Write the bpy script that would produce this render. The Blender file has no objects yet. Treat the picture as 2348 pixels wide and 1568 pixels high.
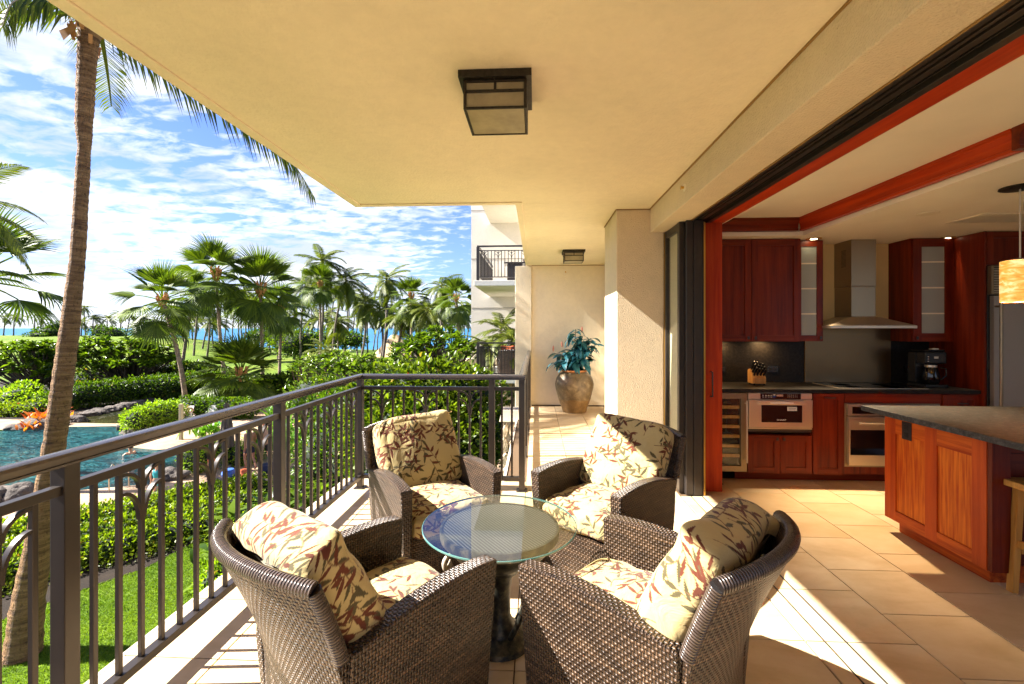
import bpy, bmesh, math, random
import numpy as np
from mathutils import Vector, Matrix, Euler, noise as mnoise
R = math.radians
PI = math.pi
sc = bpy.context.scene
COL = sc.collection
# ------------------------------------------------------------------ camera, sky, sun, exposure
TH = R(3.02); CT, ST = math.cos(TH), math.sin(TH)
cam_d = bpy.data.cameras.new('camera'); cam = bpy.data.objects.new('camera', cam_d); COL.objects.link(cam)
cam.location = (0, 0, 1.5); cam.rotation_euler = (R(90), 0, TH)
cam_d.lens = 16.0; cam_d.sensor_width = 36.0; cam_d.shift_y = -0.01363
cam_d.clip_start = 0.05; cam_d.clip_end = 30000
sc.camera = cam
sc.view_settings.view_transform = 'Standard'; sc.view_settings.look = 'None'
sc.view_settings.gamma = 1; sc.view_settings.use_curve_mapping = False
sc.view_settings.exposure = 2.45
SUN_EL, SUN_AZ = R(39.0), R(4.5)           # the light travels towards +X, slightly +Y
sd = bpy.data.lights.new('sun', 'SUN'); sd.energy = 4.8; sd.angle = R(0.5); sd.color = (1.0, 0.95, 0.87)
sun = bpy.data.objects.new('sun', sd); COL.objects.link(sun)
dirv = Vector((math.cos(SUN_AZ)*math.cos(SUN_EL), math.sin(SUN_AZ)*math.cos(SUN_EL), -math.sin(SUN_EL)))
sun.rotation_euler = dirv.to_track_quat('-Z', 'Y').to_euler(); sun.location = (-20, -2, 16)
sc.cycles.use_denoising = True
sc.cycles.max_bounces = 10; sc.cycles.diffuse_bounces = 6; sc.cycles.glossy_bounces = 4
sc.cycles.transmission_bounces = 8; sc.cycles.transparent_max_bounces = 12
sc.cycles.sample_clamp_indirect = 6.0; sc.cycles.caustics_reflective = False; sc.cycles.caustics_refractive = False
world = bpy.data.worlds.new('World'); sc.world = world; world.use_nodes = True

class G:
    """small node-graph writer"""
    def __init__(s, nt): s.t = nt; s.N = nt.nodes; s.L = nt.links
    def n(s, ty, **kw):
        o = s.N.new(ty)
        for k, v in kw.items():
            if k.startswith('_'): setattr(o, k[1:], v)
            else:
                key = int(k[1:]) if (k[0] == 'i' and k[1:].isdigit()) else k.replace('__', ' ')
                s.put(o.inputs[key], v)
        return o
    def put(s, inp, v):
        if isinstance(v, bpy.types.NodeSocket): s.L.new(v, inp)
        else:
            if isinstance(v, (tuple, list)) and len(v) == 3 and inp.type == 'RGBA': v = (*v, 1)
            inp.default_value = v
    def m(s, op, a, b=0.0, c=0.0):
        return s.n('ShaderNodeMath', _operation=op, i0=a, i1=b, i2=c).outputs[0]
    def noise(s, vec, scale, detail=4, rough=.5, dist=0.0):
        return s.n('ShaderNodeTexNoise', Vector=vec, Scale=scale, Detail=detail, Roughness=rough, Distortion=dist).outputs[0]
    def ramp(s, fac, pts, interp='LINEAR'):
        r = s.n('ShaderNodeValToRGB', Fac=fac); e = r.color_ramp; e.interpolation = interp
        while len(e.elements) > 1: e.elements.remove(e.elements[-1])
        for i, (p, c) in enumerate(pts):
            if not isinstance(c, (tuple, list)): c = (c, c, c)
            el = e.elements[0] if i == 0 else e.elements.new(p)
            el.position = p; el.color = (*c[:3], 1)
        return r.outputs[0]
    def mix(s, fac, a, b, blend='MIX'):
        o = s.n('ShaderNodeMix', _data_type='RGBA', _blend_type=blend)
        s.put(o.inputs[0], fac); s.put(o.inputs[6], a); s.put(o.inputs[7], b)
        return o.outputs[2]
    def map(s, vec, scale=(1, 1, 1), rot=(0, 0, 0), loc=(0, 0, 0)):
        return s.n('ShaderNodeMapping', Vector=vec, Location=loc, Rotation=rot, Scale=scale).outputs[0]
    def bump(s, h, strength=.3, dist=.01, normal=None):
        o = s.n('ShaderNodeBump', Height=h, Strength=strength, Distance=dist)
        if normal is not None: s.put(o.inputs['Normal'], normal)
        return o.outputs[0]
    def sep(s, v):
        o = s.n('ShaderNodeSeparateXYZ', i0=v); return o.outputs[0], o.outputs[1], o.outputs[2]
    def comb(s, x=0.0, y=0.0, z=0.0):
        return s.n('ShaderNodeCombineXYZ', i0=x, i1=y, i2=z).outputs[0]

# world: physical sky, with a broken layer of fair-weather cloud in it
g = G(world.node_tree); g.N.clear()
sky = g.n('ShaderNodeTexSky', _sky_type='NISHITA', _sun_disc=False)
sky.sun_elevation = SUN_EL; sky.sun_rotation = math.atan2(-dirv.x, -dirv.y); sky.air_density = 1.0; sky.dust_density = 0.3; sky.ozone_density = 3.5
tc = g.n('ShaderNodeTexCoord').outputs['Generated']
x, y, z = g.sep(tc)
zz = g.m('ADD', g.m('MAXIMUM', z, 0.0), 0.13)
pv = g.comb(g.m('DIVIDE', x, zz), g.m('DIVIDE', y, zz), 0.0)
big = g.noise(g.map(pv, (.55, .55, 1), (0, 0, R(20)), (3.1, 1.7, 0)), 1.0, 3, .5, .3)
small = g.noise(g.map(pv, (1, 1.5, 1), (0, 0, R(-35)), (7, 2, 0)), 7.5, 5, .58, .35)
band = g.noise(g.map(tc, (1.6, 1.6, 9.0), (0, 0, 0), (1.3, 4, 2.0)), 1.6, 5, .5)
side = g.m('MULTIPLY_ADD', x, -0.07, 0.015)
low = g.ramp(z, [(0.0, .07), (.10, .06), (.30, .04), (.45, 0.0), (.8, -0.0)])
cov = g.m('ADD', g.m('ADD', g.m('MULTIPLY', big, .55), g.m('MULTIPLY', small, .62)), g.m('ADD', side, low))
cov = g.m('ADD', cov, g.m('MULTIPLY', g.m('SUBTRACT', band, .5), .35))
cl = g.ramp(cov, [(.60, 0.0), (.66, .42), (.76, 1.0)])
shade = g.noise(g.map(pv, (.8, .8, 1), (0, 0, 0), (1, 9, 0)), 1.7, 5, .6)
ccol = g.ramp(shade, [(.36, (2.9, 3.3, 4.1)), (.50, (4.6, 4.75, 5.1))])
skyc = g.mix(1.0, sky.outputs[0], (.60, .64, .92), 'MULTIPLY')
fin = g.mix(cl, skyc, ccol)
bg = g.n('ShaderNodeBackground', Color=fin, Strength=0.052)
g.L.new(bg.outputs[0], g.n('ShaderNodeOutputWorld').inputs[0])

# ------------------------------------------------------------------ helpers
F_ = 1043.0
def ray(px, py):
    r = (px-1173.5)/F_; u = -(py-752.0)/F_
    return (-ST + r*CT, CT + r*ST, u)
def P(px, py, **k):
    """world point seen at a spot of the photograph, on a plane of known X, Y, z or depth"""
    d = ray(px, py)
    if 'z' in k: t = (k['z']-1.5)/d[2]
    elif 'X' in k: t = k['X']/d[0]
    elif 'Y' in k: t = k['Y']/d[1]
    else: t = k['d']
    return Vector((d[0]*t, d[1]*t, 1.5+d[2]*t))

class MB:
    def __init__(s): s.v = []; s.f = []; s.uv = {}
    def add(s, vs, fs, uvs=None):
        b = len(s.v); s.v.extend([tuple(p) for p in vs])
        for i, f in enumerate(fs):
            s.f.append(tuple(b+k for k in f))
            if uvs: s.uv[len(s.f)-1] = uvs[i]
        return s
    def box(s, x0, x1, y0, y1, z0, z1):
        x0, x1 = min(x0, x1), max(x0, x1); y0, y1 = min(y0, y1), max(y0, y1); z0, z1 = min(z0, z1), max(z0, z1)
        v = [(x0, y0, z0), (x1, y0, z0), (x1, y1, z0), (x0, y1, z0), (x0, y0, z1), (x1, y0, z1), (x1, y1, z1), (x0, y1, z1)]
        return s.add(v, [(3, 2, 1, 0), (4, 5, 6, 7), (0, 1, 5, 4), (1, 2, 6, 5), (2, 3, 7, 6), (3, 0, 4, 7)])
    def cbox(s, c, sx, sy, sz, M=None):
        hx, hy, hz = sx/2, sy/2, sz/2
        v = [Vector(q) for q in [(-hx, -hy, -hz), (hx, -hy, -hz), (hx, hy, -hz), (-hx, hy, -hz), (-hx, -hy, hz), (hx, -hy, hz), (hx, hy, hz), (-hx, hy, hz)]]
        if M is not None: v = [M @ q for q in v]
        c = Vector(c)
        return s.add([c+q for q in v], [(3, 2, 1, 0), (4, 5, 6, 7), (0, 1, 5, 4), (1, 2, 6, 5), (2, 3, 7, 6), (3, 0, 4, 7)])
    def prism(s, pts, z0, z1):
        n = len(pts); v = [(p[0], p[1], z0) for p in pts] + [(p[0], p[1], z1) for p in pts]
        return s.add(v, [tuple(range(n-1, -1, -1)), tuple(range(n, 2*n))] + [(i, (i+1) % n, n+(i+1) % n, n+i) for i in range(n)])
    def bar(s, a, b, w, h=None):
        a, b = Vector(a), Vector(b); h = h or w; d = (b-a); L = d.length; d.normalize()
        up = Vector((0, 0, 1)) if abs(d.z) < .95 else Vector((0, 1, 0))
        sx = d.cross(up).normalized(); uz = sx.cross(d).normalized()
        v = []
        for q in (a, b):
            for (i, j) in ((-1, -1), (1, -1), (1, 1), (-1, 1)): v.append(q + sx*(i*w/2) + uz*(j*h/2))
        return s.add(v, [(0, 1, 2, 3), (7, 6, 5, 4), (0, 4, 5, 1), (1, 5, 6, 2), (2, 6, 7, 3), (3, 7, 4, 0)])
    def tube(s, path, rad, seg=8, cap=True):
        path = [Vector(p) for p in path]; n = len(path)
        if not hasattr(rad, '__len__'): rad = [rad]*n
        vs = []; ln = [0.0]; fr = None
        for i in range(n):
            d = (path[min(i+1, n-1)] - path[max(i-1, 0)]).normalized()
            if fr is None:
                up = Vector((0, 0, 1)) if abs(d.z) < .9 else Vector((1, 0, 0)); fr = d.cross(up).normalized()
            fr = (fr - d*fr.dot(d)).normalized(); bn = d.cross(fr)
            for k in range(seg):
                a = 2*PI*k/seg; vs.append(path[i] + (fr*math.cos(a) + bn*math.sin(a))*rad[i])
            if i: ln.append(ln[-1] + (path[i]-path[i-1]).length)
        fs = []; us = []
        for i in range(n-1):
            for k in range(seg):
                k2 = (k+1) % seg; fs.append((i*seg+k, i*seg+k2, (i+1)*seg+k2, (i+1)*seg+k))
                u0, u1 = k/seg, (k+1)/seg; us.append([(ln[i], u0), (ln[i], u1), (ln[i+1], u1), (ln[i+1], u0)])
        if cap:
            fs.append(tuple(range(seg-1, -1, -1))); us.append([(0, 0)]*seg)
            fs.append(tuple((n-1)*seg+k for k in range(seg))); us.append([(ln[-1], 0)]*seg)
        return s.add(vs, fs, us)
    def lathe(s, prof, seg=32, c=(0, 0, 0), close=False):
        vs = []; n = len(prof)
        for (r, z) in prof:
            for k in range(seg):
                a = 2*PI*k/seg; vs.append((c[0]+r*math.cos(a), c[1]+r*math.sin(a), c[2]+z))
        fs = []
        for i in range(n-1 if not close else n):
            j = (i+1) % n
            for k in range(seg):
                k2 = (k+1) % seg; fs.append((i*seg+k, i*seg+k2, j*seg+k2, j*seg+k))
        if not close:
            fs.append(tuple(range(seg-1, -1, -1))); fs.append(tuple((n-1)*seg+k for k in range(seg)))
        return s.add(vs, fs)
    def grid(s, fn, nu, nv, closed_u=False):
        vs = [fn(i/(nu), j/(nv)) for j in range(nv+1) for i in range(nu+1)]
        fs = [(j*(nu+1)+i, j*(nu+1)+i+1, (j+1)*(nu+1)+i+1, (j+1)*(nu+1)+i) for j in range(nv) for i in range(nu)]
        return s.add(vs, fs)
    def mesh(s, name, bevel=0.0, smooth=False, seg=2, ang=35):
        me = bpy.data.meshes.new(name); me.from_pydata(s.v, [], s.f)
        if s.uv:
            ul = me.uv_layers.new(name='UVMap').data; li = 0
            for fi, f in enumerate(s.f):
                u = s.uv.get(fi)
                for k in range(len(f)):
                    if u: ul[li].uv = u[k]
                    li += 1
        if bevel > 0:
            bm = bmesh.new(); bm.from_mesh(me)
            bmesh.ops.recalc_face_normals(bm, faces=bm.faces)
            es = [e for e in bm.edges if len(e.link_faces) == 2 and e.calc_face_angle(0) > R(30)]
            bmesh.ops.bevel(bm, geom=es, offset=bevel, segments=seg, profile=.6, affect='EDGES', clamp_overlap=True)
            bm.to_mesh(me); bm.free()
        if smooth:
            me.polygons.foreach_set('use_smooth', [True]*len(me.polygons)); me.set_sharp_from_angle(angle=R(ang))
        me.update(); return me

ORG = {}
def tag(o, label=None, cat=None, group=None, kind=None):
    if label: o['label'] = label
    if cat: o['category'] = cat
    if group: o['group'] = group
    if kind: o['kind'] = kind
    return o
def emp(name, loc, label=None, cat=None, group=None, rz=0, kind=None):
    o = bpy.data.objects.new(name, None); COL.objects.link(o); o.location = loc; o.rotation_euler = (0, 0, rz)
    o.empty_display_size = .1
    ORG[o.name] = Vector(loc); return tag(o, label, cat, group, kind)
def obj(name, me, mat, parent=None, local=True, loc=None, rot=None):
    """link a mesh (MB or Mesh); local=False means its vertices are given in world space"""
    if isinstance(me, MB): me = me.mesh(name)
    o = bpy.data.objects.new(name, me); COL.objects.link(o)
    if mat is not None and len(me.materials) == 0: me.materials.append(mat)
    if parent is not None:
        o.parent = parent
        org = ORG.get(parent.name, Vector((0, 0, 0)))
        if not local and org.length > 0: me.transform(Matrix.Translation(-org))
        if not local: ORG[o.name] = org
    if loc is not None: o.location = loc
    if rot is not None: o.rotation_euler = rot
    return o
def W(name, mb, mat, parent=None, bevel=0.0, smooth=False, **k):
    """world-space part"""
    me = mb.mesh(name, bevel, smooth, **k)
    return obj(name, me, mat, parent, local=False)
def struct(name, mb, mat, bevel=0.0, smooth=False):
    return tag(obj(name, mb.mesh(name, bevel, smooth), mat), kind='structure')
def dup(root, loc, rz=0, label=None, scale=None):
    r = root.copy(); COL.objects.link(r); r.location = loc; r.rotation_euler = (0, 0, rz)
    if scale is not None: r.scale = scale
    if label: r['label'] = label
    for ch in list(root.children):
        c = ch.copy(); COL.objects.link(c); c.parent = r
        for gch in ch.children:
            d = gch.copy(); COL.objects.link(d); d.parent = c
    return r
def arr_mesh(name, V, Fq, cols=None, smooth=False):
    """fast mesh from numpy arrays; Fq is (n,3) or (n,4); cols is (nverts,3)"""
    me = bpy.data.meshes.new(name); nv, nf, k = len(V), len(Fq), Fq.shape[1]
    me.vertices.add(nv); me.vertices.foreach_set('co', np.asarray(V, np.float32).ravel())
    me.loops.add(nf*k); me.loops.foreach_set('vertex_index', np.asarray(Fq, np.int32).ravel())
    me.polygons.add(nf); me.polygons.foreach_set('loop_start', np.arange(0, nf*k, k, dtype=np.int32))
    if smooth: me.polygons.foreach_set('use_smooth', np.ones(nf, bool))
    me.update(calc_edges=True)
    if cols is not None:
        a = me.color_attributes.new('tint', 'FLOAT_COLOR', 'POINT')
        c4 = np.ones((nv, 4), np.float32); c4[:, :3] = cols; a.data.foreach_set('color', c4.ravel())
    return me
# ------------------------------------------------------------------ materials
def new_mat(name):
    m = bpy.data.materials.new(name); m.use_nodes = True; gg = G(m.node_tree)
    b = gg.N['Principled BSDF']; return m, gg, b
def pset(b, gg, **kw):
    for k, v in kw.items(): gg.put(b.inputs[k.replace('__', ' ')], v)
def simple(name, col, rough=.5, metal=0.0, nscale=0, namp=.15, bump=0.0, bscale=60, bdist=.003, spec=None, coat=0):
    m, gg, b = new_mat(name)
    oc = gg.n('ShaderNodeTexCoord').outputs['Object']
    if nscale:
        f = gg.noise(oc, nscale, 5, .6)
        lo = tuple(c*(1-namp) for c in col); hi = tuple(min(1, c*(1+namp)) for c in col)
        pset(b, gg, Base__Color=gg.ramp(f, [(.3, lo), (.7, hi)]))
    else: pset(b, gg, Base__Color=col)
    pset(b, gg, Roughness=rough, Metallic=metal)
    if spec is not None: pset(b, gg, Specular__IOR__Level=spec)
    if coat: pset(b, gg, Coat__Weight=coat, Coat__Roughness=.08)
    if bump: pset(b, gg, Normal=gg.bump(gg.noise(oc, bscale, 5, .65), bump, bdist))
    return m
def stucco(name, col, grain=90, strength=.55, dist=.006):
    m, gg, b = new_mat(name); oc = gg.n('ShaderNodeNewGeometry').outputs['Position']
    big = gg.noise(oc, 1.1, 4, .6); fine = gg.noise(oc, 14, 5, .6)
    c = gg.ramp(gg.m('MULTIPLY_ADD', fine, .35, gg.m('MULTIPLY', big, .65)), [(.30, tuple(v*.87 for v in col)), (.68, tuple(min(1, v*1.05) for v in col))])
    h1 = gg.noise(oc, grain, 3, .55); h2 = gg.n('ShaderNodeTexVoronoi', Vector=oc, Scale=grain*.8).outputs[0]
    h = gg.m('ADD', h1, gg.m('MULTIPLY', h2, .45))
    pset(b, gg, Base__Color=c, Roughness=.88, Normal=gg.bump(h, strength, dist), Specular__IOR__Level=.25); return m
def wood(name, dark, light, along='z', stripe=26, rough=.28, coat=.25, contrast=1.0):
    m, gg, b = new_mat(name); oc = gg.n('ShaderNodeTexCoord').outputs['Object']
    rnd = gg.n('ShaderNodeObjectInfo').outputs['Random']
    off = gg.comb(gg.m('MULTIPLY', rnd, 7.3), gg.m('MULTIPLY', rnd, 3.1), gg.m('MULTIPLY', rnd, 5.7))
    v = gg.n('ShaderNodeVectorMath', _operation='ADD', i0=oc, i1=off).outputs[0]
    k = {'z': (1, 1, .05), 'x': (.05, 1, 1), 'y': (1, .05, 1)}[along]
    mv = gg.map(v, tuple(q*stripe for q in k))
    rib = gg.noise(mv, 1.0, 3, .5, .4); fine = gg.noise(gg.map(v, tuple(q*260 for q in k)), 1.0, 3, .6)
    big = gg.noise(v, 2.2, 3, .5)
    f = gg.m('ADD', gg.m('MULTIPLY', rib, .62), gg.m('ADD', gg.m('MULTIPLY', fine, .18), gg.m('MULTIPLY', big, .2)))
    c = gg.ramp(f, [(.5-.13*contrast, dark), (.5+.13*contrast, light)])
    pset(b, gg, Base__Color=c, Roughness=rough+.12, Specular__IOR__Level=.22, Coat__Weight=coat*.3, Coat__Roughness=.12, Normal=gg.bump(fine, .06, .002)); return m
def leafm(name, c0, c1, rough=.42, trans=.35):
    """foliage: per-leaf tint picks between two leaf colours; light passes through the blade"""
    m, gg, b = new_mat(name); at = gg.n('ShaderNodeAttribute', _attribute_name='tint')
    r = gg.sep(at.outputs['Vector'])[0]
    c = gg.mix(r, c0, c1)
    pset(b, gg, Base__Color=c, Roughness=rough, Specular__IOR__Level=.28)
    tr = gg.n('ShaderNodeBsdfTranslucent', Color=gg.mix(1.0, c, (1.5, 1.6, .5), 'MULTIPLY'))
    ms = gg.n('ShaderNodeMixShader', i0=trans); gg.L.new(b.outputs[0], ms.inputs[1]); gg.L.new(tr.outputs[0], ms.inputs[2])
    gg.L.new(ms.outputs[0], gg.N['Material Output'].inputs[0]); return m
def steel(name, col=(.55, .51, .45), rough=.28, axis=(1, 1, 90)):
    m, gg, b = new_mat(name); oc = gg.n('ShaderNodeTexCoord').outputs['Object']
    f = gg.noise(gg.map(oc, axis), 6.0, 3, .6)
    pset(b, gg, Base__Color=col, Metallic=.8, Roughness=gg.m('MULTIPLY_ADD', f, .16, rough+.04), Normal=gg.bump(f, .05, .001)); return m
M = {}
M['stucco'] = stucco('warm_stucco', (.83, .72, .535), 55, .55, .006)
M['stucco_rough'] = stucco('rough_column_stucco', (.75, .62, .43), 110, .8, .009)
M['plaster'] = simple('cream_plaster', (.87, .79, .64), .7, nscale=2, namp=.04, bump=.15, bscale=160)
M['white_trim'] = simple('cream_trim', (.82, .73, .56), .55)
M['yellow_wall'] = simple('yellow_wall_paint', (.80, .60, .28), .7, nscale=3, namp=.05)
M['bronze'] = simple('bronze_painted_aluminium', (.040, .032, .028), .34, .35, nscale=8, namp=.12, spec=.5)
M['bronze_dark'] = simple('dark_track_aluminium', (.03, .027, .024), .35, .5)
M['black'] = simple('black_plastic', (.012, .012, .013), .25, spec=.5)
M['blackglass'] = simple('black_oven_glass', (.006, .006, .007), .06, spec=.6)
M['steel'] = steel('brushed_steel', (.62, .53, .40), .26)
M['steel_dark'] = steel('brown_reflection_steel', (.17, .11, .052), .22, axis=(60, 60, 1))  # dark brown reflection of the room put into the steel colour
M['steel_fridge'] = steel('grey_refrigerator_steel', (.40, .37, .33), .3, axis=(1, 1, 90))
M['steel_v'] = steel('brushed_steel_vertical', (.30, .235, .15), .22, axis=(90, 90, 1))
M['brass'] = simple('brass_strip', (.62, .36, .07), .32, .85)
M['redwood'] = wood('red_sapele', (.080, .0062, .0012), (.20, .023, .004), coat=.15)
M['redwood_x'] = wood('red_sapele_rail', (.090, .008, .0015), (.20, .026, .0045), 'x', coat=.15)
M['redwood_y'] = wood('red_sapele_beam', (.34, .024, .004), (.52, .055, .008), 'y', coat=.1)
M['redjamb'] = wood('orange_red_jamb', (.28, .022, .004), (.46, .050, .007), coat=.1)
M['island'] = wood('sunlit_ribbon_sapele', (.42, .055, .005), (.70, .175, .014), 'z', 62, .32, .1, .8)  # island sapele made brighter and more orange: sunlight put into the wood colour
M['island_y'] = wood('sunlit_ribbon_sapele_rail', (.32, .034, .003), (.60, .115, .011), 'y', 30, .32, .1, .7)
M['island_f'] = wood('sunlit_ribbon_sapele_stile', (.34, .036, .004), (.56, .090, .009), 'z', 24, .32, .1)
M['oak'] = wood('stool_oak', (.40, .17, .03), (.60, .30, .065), 'z', 40, .4, .1)
M['blockwood'] = wood('knife_block_wood', (.50, .24, .07), (.66, .36, .12), 'z', 40, .4, .1)
M['fridgewood'] = M['redwood']
# granite counters
def granite(name, base, lo, hi, rough):
    m, gg, b = new_mat(name); oc = gg.n('ShaderNodeTexCoord').outputs['Object']
    f = gg.m('ADD', gg.m('MULTIPLY', gg.noise(oc, 330, 3, .7), .6), gg.m('MULTIPLY', gg.noise(oc, 40, 4, .6), .4))
    pset(b, gg, Base__Color=gg.ramp(f, [(.38, lo), (.52, base), (.66, hi)]), Roughness=rough, Specular__IOR__Level=.16, Normal=gg.bump(f, .1, .001)); return m
M['granite'] = granite('dark_honed_granite', (.016, .014, .012), (.006, .005, .005), (.040, .034, .028), .42)
M['granite_l'] = granite('grey_island_granite', (.050, .047, .042), (.02, .02, .018), (.16, .15, .14), .55)
M['rail_gloss'] = simple('polished_bronze_handrail', (.095, .082, .082), .24, .6, nscale=8, namp=.1, spec=.6)
# travertine tiles: each tile its own tone
def travertine():
    m, gg, b = new_mat('honed_travertine'); ge = gg.n('ShaderNodeNewGeometry').outputs['Position']
    rnd = gg.n('ShaderNodeObjectInfo').outputs['Random']
    v = gg.n('ShaderNodeVectorMath', _operation='ADD', i0=ge, i1=gg.comb(gg.m('MULTIPLY', rnd, 31.0), gg.m('MULTIPLY', rnd, 17.0), 0.0)).outputs[0]
    f = gg.noise(gg.map(v, (2.2, 5.5, 1), (0, 0, R(25))), 1.0, 6, .62, .6); p = gg.noise(v, 70, 4, .7)
    cl = gg.noise(v, 4.0, 4, .6)
    c = gg.ramp(gg.m('ADD', gg.m('MULTIPLY', f, .6), gg.m('MULTIPLY', cl, .4)), [(.34, (.50, .36, .20)), (.5, (.61, .465, .29)), (.66, (.69, .56, .385))])
    c = gg.mix(gg.m('MULTIPLY', rnd, .45), c, (.56, .37, .175))
    pit = gg.ramp(p, [(.28, (.55, .5, .45)), (.36, (1, 1, 1))])
    c = gg.mix(.55, c, pit, 'MULTIPLY')
    pset(b, gg, Base__Color=c, Roughness=gg.m('MULTIPLY_ADD', f, .2, .26), Specular__IOR__Level=.35, Normal=gg.bump(p, .05, .002)); return m
M['tile'] = travertine()
M['caulk'] = simple('ochre_caulk', (.30, .17, .05), .8)
M['grout'] = simple('tan_grout', (.11, .065, .03), .85)
M['rubber'] = simple('black_door_track', (.02, .02, .02), .5)
# woven resin wicker: strands passing over and under, as relief and strand-by-strand tone
def wicker():
    m, gg, b = new_mat('woven_resin_wicker'); tcn = gg.n('ShaderNodeTexCoord'); oc = tcn.outputs['Object']; nn = tcn.outputs['Normal']
    x, y, z = gg.sep(oc); nx, ny, nz = gg.sep(nn)
    ax, ay, az = gg.m('ABSOLUTE', nx), gg.m('ABSOLUTE', ny), gg.m('ABSOLUTE', nz)
    isx = gg.m('GREATER_THAN', ax, ay)                        # side faces run along y
    hor = gg.m('ADD', gg.m('MULTIPLY', isx, y), gg.m('MULTIPLY', gg.m('SUBTRACT', 1.0, isx), x))
    istop = gg.m('GREATER_THAN', az, .72)
    ver = gg.m('ADD', gg.m('MULTIPLY', istop, x), gg.m('MULTIPLY', gg.m('SUBTRACT', 1.0, istop), z))
    hor = gg.m('ADD', gg.m('MULTIPLY', istop, y), gg.m('MULTIPLY', gg.m('SUBTRACT', 1.0, istop), hor))
    wob = gg.noise(oc, 9, 2, .5)
    u = gg.m('ADD', gg.m('DIVIDE', hor, .0116), gg.m('MULTIPLY', wob, .7)); v = gg.m('ADD', gg.m('DIVIDE', ver, .0130), gg.m('MULTIPLY', wob, .6))
    row = gg.m('FLOOR', v)
    cv = gg.m('ABSOLUTE', gg.m('SINE', gg.m('MULTIPLY', v, PI)))
    cu = gg.m('COSINE', gg.m('MULTIPLY', gg.m('ADD', u, row), PI))
    over = gg.m('MULTIPLY_ADD', cu, .5, .5)
    hz = gg.m('MULTIPLY', gg.m('POWER', cv, .6), over)
    su = gg.m('ABSOLUTE', gg.m('SINE', gg.m('MULTIPLY', gg.m('ADD', u, .5), PI)))
    hv = gg.m('MULTIPLY', gg.m('MULTIPLY', su, .62), gg.m('SUBTRACT', 1.0, over))
    h = gg.m('MAXIMUM', hz, hv)
    strand = gg.noise(gg.comb(gg.m('MULTIPLY', u, .10), gg.m('MULTIPLY', row, 7.7), gg.m('MULTIPLY', isx, 3.0)), 1.0, 2, .5)
    tone = gg.ramp(strand, [(.3, (.028, .015, .009)), (.48, (.066, .038, .022)), (.68, (.15, .088, .050))])
    c = gg.mix(gg.ramp(h, [(.22, 0.0), (.62, 1.0)]), (.008, .005, .0035), tone)
    pset(b, gg, Base__Color=c, Roughness=.35, Specular__IOR__Level=.5, Normal=gg.bump(h, 1.0, .009)); return m
M['wicker'] = wicker()
def wrapm():
    m, gg, b = new_mat('wrapped_wicker_rim'); uv = gg.n('ShaderNodeTexCoord').outputs['UV']; x, y, z = gg.sep(uv)
    t = gg.m('ADD', gg.m('DIVIDE', x, .0095), gg.m('MULTIPLY', y, 1.0))
    s_ = gg.m('ABSOLUTE', gg.m('SINE', gg.m('MULTIPLY', t, PI)))
    tone = gg.ramp(gg.noise(gg.comb(gg.m('FLOOR', t), 0.0, 0.0), 3.1, 1, .5), [(.3, (.035, .024, .020)), (.7, (.11, .078, .062))])
    c = gg.mix(gg.ramp(s_, [(.05, 0.0), (.4, 1.0)]), (.012, .009, .008), tone)
    pset(b, gg, Base__Color=c, Roughness=.24, Specular__IOR__Level=.6, Normal=gg.bump(s_, .9, .005)); return m
M['wrap'] = wrapm()
def fabric():
    m, gg, b = new_mat('printed_cushion_fabric'); at = gg.n('ShaderNodeAttribute', _attribute_name='tint'); oc = gg.n('ShaderNodeTexCoord').outputs['Object']
    wv = gg.noise(oc, 700, 2, .6); wr = gg.noise(gg.map(oc, (1, 1, 1)), 9, 4, .55, .8)
    pset(b, gg, Base__Color=at.outputs['Color'], Roughness=.85, Sheen__Weight=.15, Specular__IOR__Level=.2,
         Normal=gg.bump(wr, .55, .03, gg.bump(wv, .12, .001))); return m
M['fabric'] = fabric()
M['piping'] = simple('cream_piping', (.40, .31, .14), .85)
def glassm(name, col, rough=0.0, trans=1.0):
    m, gg, b = new_mat(name); pset(b, gg, Base__Color=col, Roughness=rough, Transmission__Weight=trans, IOR=1.5); return m
def thin_glass(name, tint=(.93, .98, .96), refl_ior=1.5, extra=0.0):
    """clear pane: passes light straight through (so it can be lit through) and mirrors by Fresnel"""
    m, gg, b = new_mat(name); fr = gg.n('ShaderNodeFresnel', IOR=refl_ior).outputs[0]
    t = gg.n('ShaderNodeBsdfTransparent', Color=tint); gl = gg.n('ShaderNodeBsdfGlossy', Color=(1, 1, 1), Roughness=.01)
    ms = gg.n('ShaderNodeMixShader', i0=gg.m('MULTIPLY', gg.m('MINIMUM', gg.m('ADD', fr, extra), 1.0), gg.m('SUBTRACT', 1.0, gg.n('ShaderNodeNewGeometry').outputs['Backfacing']))); gg.L.new(t.outputs[0], ms.inputs[1]); gg.L.new(gl.outputs[0], ms.inputs[2])
    gg.L.new(ms.outputs[0], gg.N['Material Output'].inputs[0]); return m
M['tableglass'] = thin_glass('clear_table_glass', (.93, .95, .94), 1.55, .06)
M['glassedge'] = simple('green_glass_edge', (.07, .17, .16), .12, spec=.8)
M['pane'] = thin_glass('clear_door_glass', (.90, .94, .92), 1.5, .02)
def reeded():
    m, gg, b = new_mat('reeded_cabinet_glass'); oc = gg.n('ShaderNodeTexCoord').outputs['Object']; x, y, z = gg.sep(oc)
    s_ = gg.m('SINE', gg.m('MULTIPLY', x, 2*PI/.009))
    pset(b, gg, Base__Color=(.36, .38, .34), Roughness=.22, Specular__IOR__Level=.6, Normal=gg.bump(s_, .4, .002)); return m
M['reeded'] = reeded()
M['frost_amber'] = simple('mica_lamp_glass', (.33, .28, .17), .35, nscale=9, namp=.25)
M['lampmetal'] = simple('verdigris_bronze', (.030, .024, .016), .45, .5, nscale=60, namp=.5, bump=.3, bscale=90)
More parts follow.
